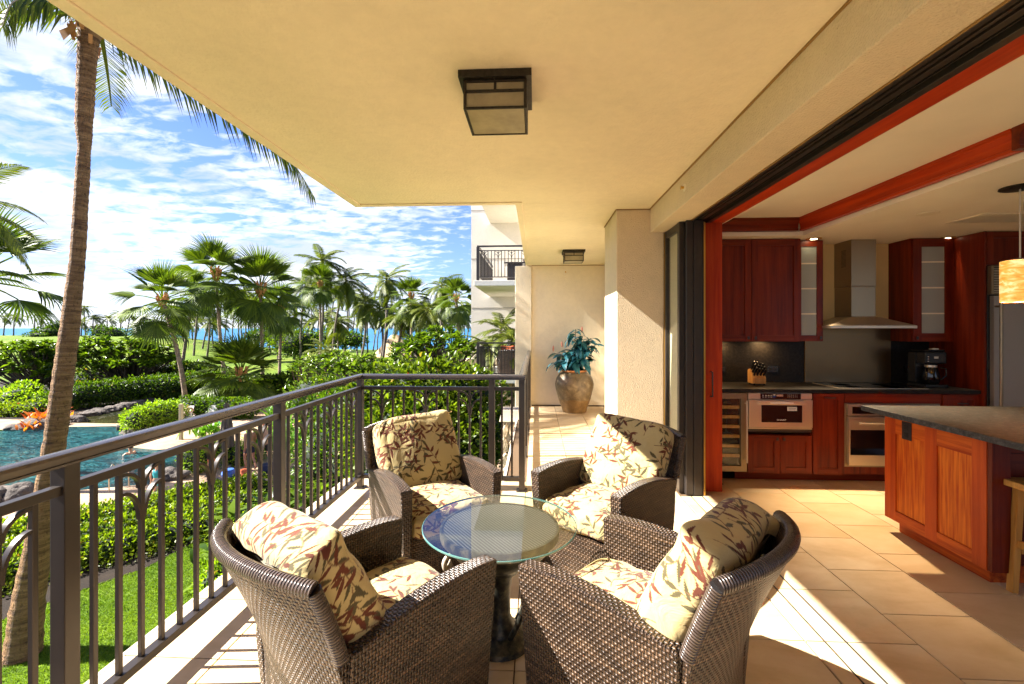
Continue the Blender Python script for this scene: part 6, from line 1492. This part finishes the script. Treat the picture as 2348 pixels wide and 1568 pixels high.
# ------------------------------------------------------------------ neighbour building
nb = emp('apartment_building', (0, 19, GZ), 'pale stucco neighbour apartment block with two stacked balconies', 'building')
xl = P(1080, 700, Y=18.95).x
W('wall', MB().box(xl, 6.5, 18.95, 30, GZ, 15), M['bwall'], nb)
for py in (482.8, 593.6, 706): z_ = P(1100, py, Y=18.95).z; W('joint', MB().box(xl-.006, 6.5, 18.942, 18.949, z_-.015, z_+.015), M['mortar'], nb)
xs_ = P(1085.7, 650, Y=14.02).x
def balcony(zt, thick, rails=True):
    s_ = W('balcony_slab', MB().box(xs_, 4.0, 14.02, 18.948, zt-thick, zt), M['bwall'], nb, bevel=.01)
    if not rails: return
    bm_ = MB(); xr = xs_+.12; yr = 14.14
    s2 = W('balcony_rail', MB().box(xr-.03, 4.0, yr-.03, yr+.03, zt+1.05, zt+1.10).box(xr-.03, xr+.03, yr+.03, 18.93, zt+1.05, zt+1.10).box(xr, 4.0, yr-.015, yr+.015, zt+.93, zt+.955).box(xr-.015, xr+.015, yr, 18.93, zt+.93, zt+.955).box(xr, 4.0, yr-.015, yr+.015, zt+.10, zt+.13).box(xr-.015, xr+.015, yr, 18.93, zt+.10, zt+.13), M['bronze'], nb)
    me_b = MB().box(-.011, .011, -.011, .011, .13, .93).mesh('baluster'); me_b.materials.append(M['bronze'])
    def bal(x, y, nm='baluster', me=me_b):
        o = bpy.data.objects.new(nm, me); COL.objects.link(o); o.parent = s2; o.location = Vector((x, y, zt))-ORG[nb.name]
    for k in range(1, 26):
        bal(xr+.105*k, yr)
        if k % 4 == 2:
            for lv in (0, 1):
                for sg in (-1, 1): bal(xr+.105*k, yr, 'leaf_scroll', ARC[('x', sg, lv)])
    for k in range(1, 44): bal(xr, yr+.11*k)
    W('balcony_post', MB().box(xr-.045, xr+.045, yr-.045, yr+.045, zt, zt+1.05), M['bronze'], nb)
balcony(2.975, .165); balcony(-.04, .17); balcony(6.08, .20, False)
W('stone_base', MB().box(P(1066, 840, Y=19).x, 3.5, 18.2, 18.94, GZ, .25), M['mortar'], nb)
sbx = P(1066, 840, Y=18.2).x; q = random.Random(8); z_ = GZ+1.2
stone_shapes = []
for k in range(5):
    pts = [(math.cos(2*PI*i/7)*(.5+q.uniform(-.07, .04)), math.sin(2*PI*i/7)*(.5+q.uniform(-.08, .04))) for i in range(7)]
    me = MB().add([(x, .0, z) for x, z in pts]+[(x*.86, -.05, z*.86) for x, z in pts], [(i, (i+1) % 7, 7+(i+1) % 7, 7+i) for i in range(7)]+[tuple(range(7, 14))]).mesh('stone'); me.materials.append(M['stone_wall']); stone_shapes.append(me)
sb = nb.children[-1]
while z_ < .22:
    x_ = sbx+.12; 
    while x_ < sbx+2.2:
        w = q.uniform(.26, .42); o = bpy.data.objects.new('stone', stone_shapes[q.randrange(5)]); COL.objects.link(o); o.parent = sb; o.location = Vector((x_+w/2-.1, 18.198, z_))-ORG[nb.name]; o.scale = (w*1.02, 1, .33); o.rotation_euler = (0, q.uniform(-.3, .3), 0); x_ += w
    z_ += .29
# furniture on its balconies
for i, (X_, Y_, z_, rz, lb) in enumerate(((-.95, 15.1, -.04, R(10), 'wicker armchair on the lower neighbour balcony, back towards us'), (-.15, 15.0, -.04, R(-60), 'wicker armchair at the pilaster end of the lower neighbour balcony'), (.05, 15.4, 2.975, R(-80), 'wicker armchair on the upper neighbour balcony'))):
    o = dup(chair, (X_, Y_, z_), rz, lb)
    for ch in list(o.children):
        if ch.name.startswith('back_cushion') and i != 1:
            for g_ in list(ch.children): bpy.data.objects.remove(g_)
            bpy.data.objects.remove(ch)
tw = emp('striped_towel', (-.75, 14.6, .8), 'orange striped towel hung over the lower balcony chair', 'towel')
W('cloth', MB().grid(lambda u, v: (-1.15+.75*u, 14.75+.03*math.sin(u*9)+.05*abs(v-.5), .92-.30*abs(v-.3)+.02*math.sin(u*14)), 16, 10), M['redcloth'], tw, smooth=True)
bt = emp('balcony_table', (-.7, 15.2, 2.975), 'dark square table on the upper neighbour balcony', 'table')
W('top', MB().box(-1.05, -.35, 14.9, 15.6, 3.62, 3.67), M['bronze'], bt); W('base', MB().box(-.95, -.45, 15.0, 15.5, 2.98, 3.61), M['bronze'], bt)
# stone pier below the corridor
pr = emp('stone_pier', (-.5, 7.7, GZ), 'battered stone pier with a cast cap seen through the railing', 'pier')
pc = P(1168, 945, Y=7.7); ztop = pc.z
W('core', MB().add([(pc.x-.30, 7.4, GZ), (pc.x+.22, 7.4, GZ), (pc.x+.22, 8.0, GZ), (pc.x-.30, 8.0, GZ), (pc.x-.10, 7.55, ztop-.12), (pc.x+.15, 7.55, ztop-.12), (pc.x+.15, 7.9, ztop-.12), (pc.x-.10, 7.9, ztop-.12)], [(3, 2, 1, 0), (4, 5, 6, 7), (0, 1, 5, 4), (1, 2, 6, 5), (2, 3, 7, 6), (3, 0, 4, 7)]), M['mortar'], pr)
W('cap', MB().add([(pc.x-.16, 7.48, ztop-.12), (pc.x+.2, 7.48, ztop-.12), (pc.x+.2, 7.96, ztop-.12), (pc.x-.16, 7.96, ztop-.12), (pc.x-.12, 7.56, ztop+.06), (pc.x+.16, 7.56, ztop+.06), (pc.x+.16, 7.9, ztop+.06), (pc.x-.12, 7.9, ztop+.06)], [(3, 2, 1, 0), (4, 5, 6, 7), (0, 1, 5, 4), (1, 2, 6, 5), (2, 3, 7, 6), (3, 0, 4, 7)]), M['stonecap'], pr, bevel=.01)
n = 15
for i in range(n):
    z0 = ztop-.16-(i+.5)*.24; t = (ztop-.12-z0)/(ztop-.12-GZ); xa = pc.x-.10-.20*t; xb = pc.x+.15+.07*t; yf = 7.55-.15*t
    sp = xa+(xb-xa)*q.uniform(.35, .65)
    for (a, b) in ((xa, sp), (sp, xb)):
        o = bpy.data.objects.new('stone', stone_shapes[q.randrange(5)]); COL.objects.link(o); o.parent = pr; o.location = Vector(((a+b)/2, yf-.002, z0))-ORG[pr.name]; o.scale = ((b-a)*1.12, .8, .26); o.rotation_euler = (R(-2.3), q.uniform(-.2, .2), 0)
# patio below the corner
pp_ = P(1125, 1085, z=GZ+.02)
sheet('patio_paving', [(1085, 1200), (1105, 1030), (1190, 1030), (1210, 1200)], GZ+.03, M['deck'])
pot = emp('terracotta_pot', P(1135, 1040, z=GZ), 'terracotta pot on the patio below the corner post', 'pot'); c = P(1135, 1045, z=GZ)
W('body', MB().lathe([(0, 0), (.16, 0), (.24, .38), (.27, .40), (.27, .46), (.22, .46), (.20, .36), (0, .36)], 24, (c.x, c.y, GZ+.03)), M['terracotta'], pot, smooth=True)
pb_ = emp('patio_bench', P(1120, 1110, z=GZ), 'orange wooden patio bench below the corner railing', 'bench'); c = P(1118, 1085, z=GZ+.4)
W('seat', MB().box(c.x-.3, c.x+.25, c.y-.9, c.y+.9, GZ+.42, GZ+.47), M['terracotta'], pb_, bevel=.01)
for sx in (-.26, .21):
    for sy in (-.8, .8): W('leg', MB().box(c.x+sx-.03, c.x+sx+.03, c.y+sy-.03, c.y+sy+.03, GZ+.03, GZ+.42), M['terracotta'], pb_)

# ------------------------------------------------------------------ pool side objects
ub = P(520, 1068, z=GZ); um = emp('folded_umbrella', ub, 'tall brown folded umbrella standing by the near deck', 'umbrella')
W('pole', MB().tube([ub, ub+Vector((0, 0, 2.45))], .025, 8), M['postwood'], um)
def canvas(u, v):
    a = 2*PI*u; rr = (.05+.20*(1-v)**.7)*(1+.16*math.cos(8*a)); return (ub.x+rr*math.cos(a), ub.y+rr*math.sin(a), GZ+.75+1.75*v)
W('canvas', MB().grid(canvas, 48, 12), M['darkcanvas'], um, smooth=True)
W('base', MB().lathe([(0, 0), (.28, 0), (.26, .07), (0, .08)], 20, (ub.x, ub.y, GZ+.007)), M['stonecap'], um)
wp = P(415, 1008, z=GZ); o_ = W('lamp_post', MB().box(wp.x-.07, wp.x+.07, wp.y-.07, wp.y+.07, GZ, GZ+1.75), M['postwood'], None, bevel=.01); tag(o_, 'weathered square wooden post on the pool island', 'post')
wp = P(702, 985, z=GZ); o_ = W('lamp_post', MB().box(wp.x-.1, wp.x+.1, wp.y-.1, wp.y+.1, GZ, GZ+1.75), M['oak'], None, bevel=.01); tag(o_, 'tan wooden post above the railing right of the second post', 'post')
lr = emp('pool_ladder', P(183, 1122, z=GZ), 'small steel pool ladder rail at the near pool edge', 'ladder')
for dx in (0, .35):
    a = P(250, 1128, z=GZ)+Vector((dx, 0, 0)); W('rail', MB().tube([a, a+Vector((0, 0, .75)), a+Vector((-.12, .25, .85)), a+Vector((-.15, .5, .6)), a+Vector((-.15, .55, -.2))], .02, 8), M['steel'], lr, smooth=True)
def lounger(px, py, rz, label, back=True):
    c = P(px, py, z=GZ); r = emp('pool_lounger', (c.x, c.y, GZ+.006), label, 'pool lounger', 'white pool loungers', rz=rz)
    f = MB().box(-.32, -.28, -.55, .95, .26, .30).box(.28, .32, -.55, .95, .26, .30).box(-.28, .28, .91, .95, .26, .30).box(-.28, .28, -.55, -.51, .26, .30)
    obj('frame', f.mesh('frame', .004), M['whiteplastic'], r)
    for (a, b) in ((-.30, -.5), (.30, -.5), (-.30, .88), (.30, .88)): obj('leg', MB().box(a-.02, a+.02, b-.02, b+.02, 0, .26), M['whiteplastic'], r)
    obj('sling', MB().box(-.279, .279, -.10, .90, .302, .315).mesh('sling'), M['whiteplastic'], r)
    bk = MB().box(-.28, .28, -.70, 0, -.01, .01).mesh('backrest', .004); bk.transform(Matrix.Rotation(R(-52), 4, 'X')); bk.transform(Matrix.Translation((0, -.10, .31))); obj('backrest', bk, M['whiteplastic'], r); return r
L1 = lounger(425, 968, R(200), 'white pool lounger with a sunbather in a dark cap'); L2 = lounger(487, 966, R(205), 'white pool lounger behind the handrail'); L3 = lounger(505, 985, R(110), 'pool lounger with a reclining woman')
# ------------------------------------------------------------------ people
BASE = dict(pelvis=(0, 0, .95), chest=(0, .01, 1.28), neck=(0, .0, 1.47), head=(0, .02, 1.60), crown=(0, .01, 1.71), shL=(-.18, 0, 1.42), shR=(.18, 0, 1.42), elL=(-.24, -.02, 1.13), elR=(.24, -.02, 1.13), wrL=(-.26, .08, .88), wrR=(.26, .08, .88),
            hipL=(-.09, 0, .92), hipR=(.09, 0, .92), knL=(-.10, .03, .50), knR=(.10, .03, .50), anL=(-.10, -.01, .09), anR=(.10, -.01, .09), toL=(-.11, .17, .03), toR=(.11, .17, .03))
RADS = dict(pelvis=.135, chest=.135, neck=.055, head=.088, crown=.075, shL=.062, shR=.062, elL=.040, elR=.040, wrL=.027, wrR=.027, hipL=.095, hipR=.095, knL=.056, knR=.056, anL=.036, anR=.036, toL=.03, toR=.03)
ED = [('pelvis', 'chest'), ('chest', 'neck'), ('neck', 'head'), ('head', 'crown'), ('chest', 'shL'), ('chest', 'shR'), ('shL', 'elL'), ('shR', 'elR'), ('elL', 'wrL'), ('elR', 'wrR'), ('pelvis', 'hipL'), ('pelvis', 'hipR'), ('hipL', 'knL'), ('hipR', 'knR'), ('knL', 'anL'), ('knR', 'anR'), ('anL', 'toL'), ('anR', 'toR')]
def skin(name, names, edges, J, rad, mat, parent, grow=1.0, hands=True, root='pelvis'):
    idx = {n: i for i, n in enumerate(names)}; vs = [J[n] for n in names]; rs = [rad[n]*grow for n in names]; es = [(idx[a], idx[b]) for a, b in edges if a in idx and b in idx]
    if hands and 'wrL' in idx:
        for s_, w, e in ((-1, 'wrL', 'elL'), (1, 'wrR', 'elR')):
            W0, d = Vector(J[w]), (Vector(J[w])-Vector(J[e])).normalized(); sx = Vector((1, 0, 0)) if abs(d.x) < .7 else Vector((0, 1, 0)); sx = (sx-d*sx.dot(d)).normalized()
            pm = len(vs); vs.append(tuple(W0+d*.055)); rs.append(.030); es.append((idx[w], pm))
            for k in range(5):
                off = (k-1.7)*.018; L_ = (.055, .075, .082, .076, .06)[k]; b0 = W0+d*(.08 if k else .045)+sx*(off*s_ if k else -.04*s_)
                a = len(vs); vs.append(tuple(b0)); rs.append(.0105); vs.append(tuple(b0+d*L_*.9+Vector((0, .012, 0)))); rs.append(.008); es += [(pm, a), (a, a+1)]
    me = bpy.data.meshes.new(name); me.from_pydata(vs, es, []); me.update()
    o = obj(name, me, mat, parent); md = o.modifiers.new('skin', 'SKIN'); md.use_smooth_shade = True
    for i, v in enumerate(o.data.skin_vertices[0].data): v.radius = (rs[i], rs[i]); v.use_root = (i == idx.get(root, 0))
    o.modifiers.new('sub', 'SUBSURF').levels = 1; o.modifiers['sub'].render_levels = 1
    return o
def person(loc, rz, label, pose=None, skinm='tanskin', hair='black', shorts=None, top=None, cap=None, sc_=1.0, tilt=None, group=None):
    J = dict(BASE); J.update(pose or {}); r = emp('person', loc, label, 'person', group, rz=rz); r.scale = (sc_,)*3
    skin('body', list(J), ED, J, RADS, M[skinm], r)
    h = Vector(J['head']); c = Vector(J['crown']); up = (c-Vector(J['neck'])).normalized()
    hm = MB(); hc = h.lerp(c, .45)
    hm.grid(lambda u, v: tuple(hc+Vector((.092*math.cos(2*PI*u)*math.sin(PI*.56*v), (.105*math.sin(2*PI*u)-.012)*math.sin(PI*.56*v), .115*math.cos(PI*.56*v)-.005))), 18, 8)
    obj('cap' if cap else 'hair', hm.mesh('hair', 0, True, ang=80), M[cap or hair], r)
    if cap: obj('cap_brim', MB().lathe([(0, 0), (.075, 0), (.075, .008), (0, .008)], 16, tuple(hc+Vector((0, .10, .02)))), M[cap], r)
    fm = MB(); f = h+Vector((0, .085, .01))
    obj('nose', MB().add([f+Vector((-.012, 0, -.02)), f+Vector((.012, 0, -.02)), f+Vector((0, .022, -.018)), f+Vector((0, 0, .02))], [(0, 1, 2), (0, 2, 3), (1, 3, 2), (0, 3, 1)]), M[skinm], r)
    for s_ in (-1, 1): obj('eye', MB().lathe([(0, -.008), (.009, 0), (0, .008)], 8, tuple(f+Vector((s_*.030, -.006, .018)))), M['black'], r)
    if shorts:
        J2 = dict(J); 
        for s_ in 'LR': a, b = Vector(J['hip'+s_]), Vector(J['kn'+s_]); J2['th'+s_] = tuple(a.lerp(b, .72))
        J2['wst'] = tuple(Vector(J['pelvis']).lerp(Vector(J['chest']), .22)); RR = dict(RADS); RR.update(thL=.088, thR=.088, wst=.125, pelvis=.148, hipL=.108, hipR=.108)
        skin('shorts', ['pelvis', 'wst', 'hipL', 'hipR', 'thL', 'thR'], [('pelvis', 'wst'), ('pelvis', 'hipL'), ('pelvis', 'hipR'), ('hipL', 'thL'), ('hipR', 'thR')], J2, RR, M[shorts], r, hands=False)
    if top:
        RR = dict(RADS); J2 = dict(J); J2['wst'] = tuple(Vector(J['pelvis']).lerp(Vector(J['chest']), .1)); RR['wst'] = .135
        skin('top', ['chest', 'wst', 'shL', 'shR'], [('chest', 'wst'), ('chest', 'shL'), ('chest', 'shR')], J2, RR, M[top], r, grow=1.10, hands=False, root='chest')
    return r
walk = dict(knL=(-.10, .20, .52), anL=(-.10, .10, .14), toL=(-.11, .26, .08), knR=(.10, -.02, .50), anR=(.10, -.26, .14), toR=(.11, -.12, .03), wrL=(-.25, -.12, .92), elL=(-.24, -.10, 1.14), wrR=(.26, .20, .95), elR=(.24, .06, 1.14))
g0 = P(573, 1078, z=GZ); g1 = P(598, 1080, z=GZ)
person((g0.x, g0.y, GZ+.006), R(60), 'shirtless man in patterned swim shorts walking on the near deck', walk, 'tanskin', 'black', 'navy')
person((g1.x, g1.y+.3, GZ+.006), R(60), 'shirtless man in black shorts striding behind the other man', walk, 'paleskin', 'redcloth', 'blackcloth', sc_=1.03)
g2 = P(484, 1116, z=GZ); person((g2.x, g2.y, GZ+.006), R(-30), 'person wrapped in an orange towel standing at the hedge', None, 'tanskin', 'oak', 'redcloth', 'redcloth', sc_=.80)
g3 = P(359, 1146, z=GZ); person((g3.x, g3.y, GZ+.006), R(20), 'child in a teal swim shirt standing on the pool edge', None, 'paleskin', 'oak', 'tealcloth', 'tealcloth', sc_=.66)
sit = dict(pelvis=(0, 0, .40), chest=(0, -.20, .66), neck=(0, -.30, .80), head=(0, -.31, .92), crown=(0, -.33, 1.03), shL=(-.18, -.26, .78), shR=(.18, -.26, .78), elL=(-.36, -.20, .62), elR=(.36, -.16, .66), wrL=(-.24, .02, .60), wrR=(.22, -.20, .86), hipL=(-.09, .02, .39), hipR=(.09, .02, .39), knL=(-.12, .42, .56), knR=(.12, .44, .42), anL=(-.11, .72, .38), anR=(.11, .84, .38), toL=(-.11, .80, .47), toR=(.11, .88, .49))
person(L1.location, R(200), 'sunbather in a dark cap reclining on a white lounger', sit, 'paleskin', 'black', 'navy', cap='navy')
person(L3.location, R(110), 'woman in a teal top reclining on a lounger', sit, 'paleskin', 'oak', 'tealcloth', 'tealcloth')
sw = P(300, 1040, z=GZ); swim = dict(); person((sw.x, sw.y, GZ-1.36), R(80), 'swimmer with only head and shoulders above the pool water', dict(wrL=(-.30, .42, 1.28), elL=(-.30, .16, 1.24), wrR=(.32, .40, 1.28), elR=(.30, .16, 1.24)), 'tanskin', 'black', 'navy')
# bags and towels on the deck
bg_ = P(530, 1095, z=GZ); bag = emp('beach_bag', bg_, 'blue and orange beach bags heaped on the near deck', 'bag')
W('blue_bag', MB().lathe([(0, 0), (.20, .02), (.24, .16), (.17, .30), (0, .33)], 14, (bg_.x-.1, bg_.y, GZ+.007)), M['bluecloth'], bag, smooth=True); W('orange_bag', MB().lathe([(0, 0), (.22, .02), (.26, .12), (.16, .24), (0, .26)], 14, (bg_.x+.38, bg_.y+.15, GZ+.007)), M['redcloth'], bag, smooth=True)
bb = P(615, 1085, z=GZ); o_ = W('equipment_bag', MB().lathe([(0, 0), (.28, .03), (.34, .18), (.26, .34), (0, .38)], 16, (bb.x, bb.y, GZ+.007)), M['navy'], None, smooth=True); tag(o_, 'dark round bag on the deck beside the walking men', 'bag')
# low rail between deck and planting
ra = emp('deck_edge_rail', P(340, 1150, z=GZ), 'low black pipe rail between pool deck and vine hedge', 'rail'); pts = [P(a, b, z=GZ+.28) for a, b in ((-200, 1275), (0, 1222), (100, 1197), (200, 1170), (340, 1140), (430, 1120), (520, 1102), (640, 1085))]
W('pipe', MB().tube(pts, .035, 8), M['bronze_dark'], ra, smooth=True)
for i in range(len(pts)-1):
    m_ = pts[i].lerp(pts[i+1], .5); W('support', MB().box(m_.x-.02, m_.x+.02, m_.y-.02, m_.y+.02, GZ, GZ+.28), M['bronze_dark'], ra)
# grass blades on the near lawn
lawn_px = [P(a, b, z=GZ) for a, b in ((-200, 1500), (0, 1425), (180, 1357), (333, 1304), (427, 1254), (490, 1228), (560, 1205), (640, 1190), (700, 1400), (300, 1900), (-200, 1900))]
LX = [p.x for p in lawn_px]; LY = [p.y for p in lawn_px]
def inside(x, y):
    r_ = np.zeros(len(x), bool); n_ = len(LX)
    for i in range(n_):
        j = (i-1) % n_; c_ = ((LY[i] > y) != (LY[j] > y)) & (x < (LX[j]-LX[i])*(y-LY[i])/((LY[j]-LY[i])+1e-12)+LX[i]); r_ ^= c_
    return r_
gx, gy = NR.uniform(min(LX), max(LX), 200000), NR.uniform(min(LY), max(LY), 200000); m_ = inside(gx, gy); gx, gy = gx[m_][:90000], gy[m_][:90000]
B = np.stack([gx, gy, np.full(len(gx), GZ+.010)], 1); D_ = np.stack([NR.normal(.15, .45, len(gx)), NR.normal(0, .45, len(gx)), np.ones(len(gx))], 1)
tn = np.clip(.45+.30*np.sin(gx*2.1+np.sin(gy*1.3)*2)*np.sin(gy*1.7)+NR.normal(0, .2, len(gx)), 0, 1)
gr = leaves('grass_blades', B, D_, NR.uniform(.025, .055, len(gx)), .010, M['leaf_grass'], tint=tn, kind='stuff')
bpy.context.view_layer.update()
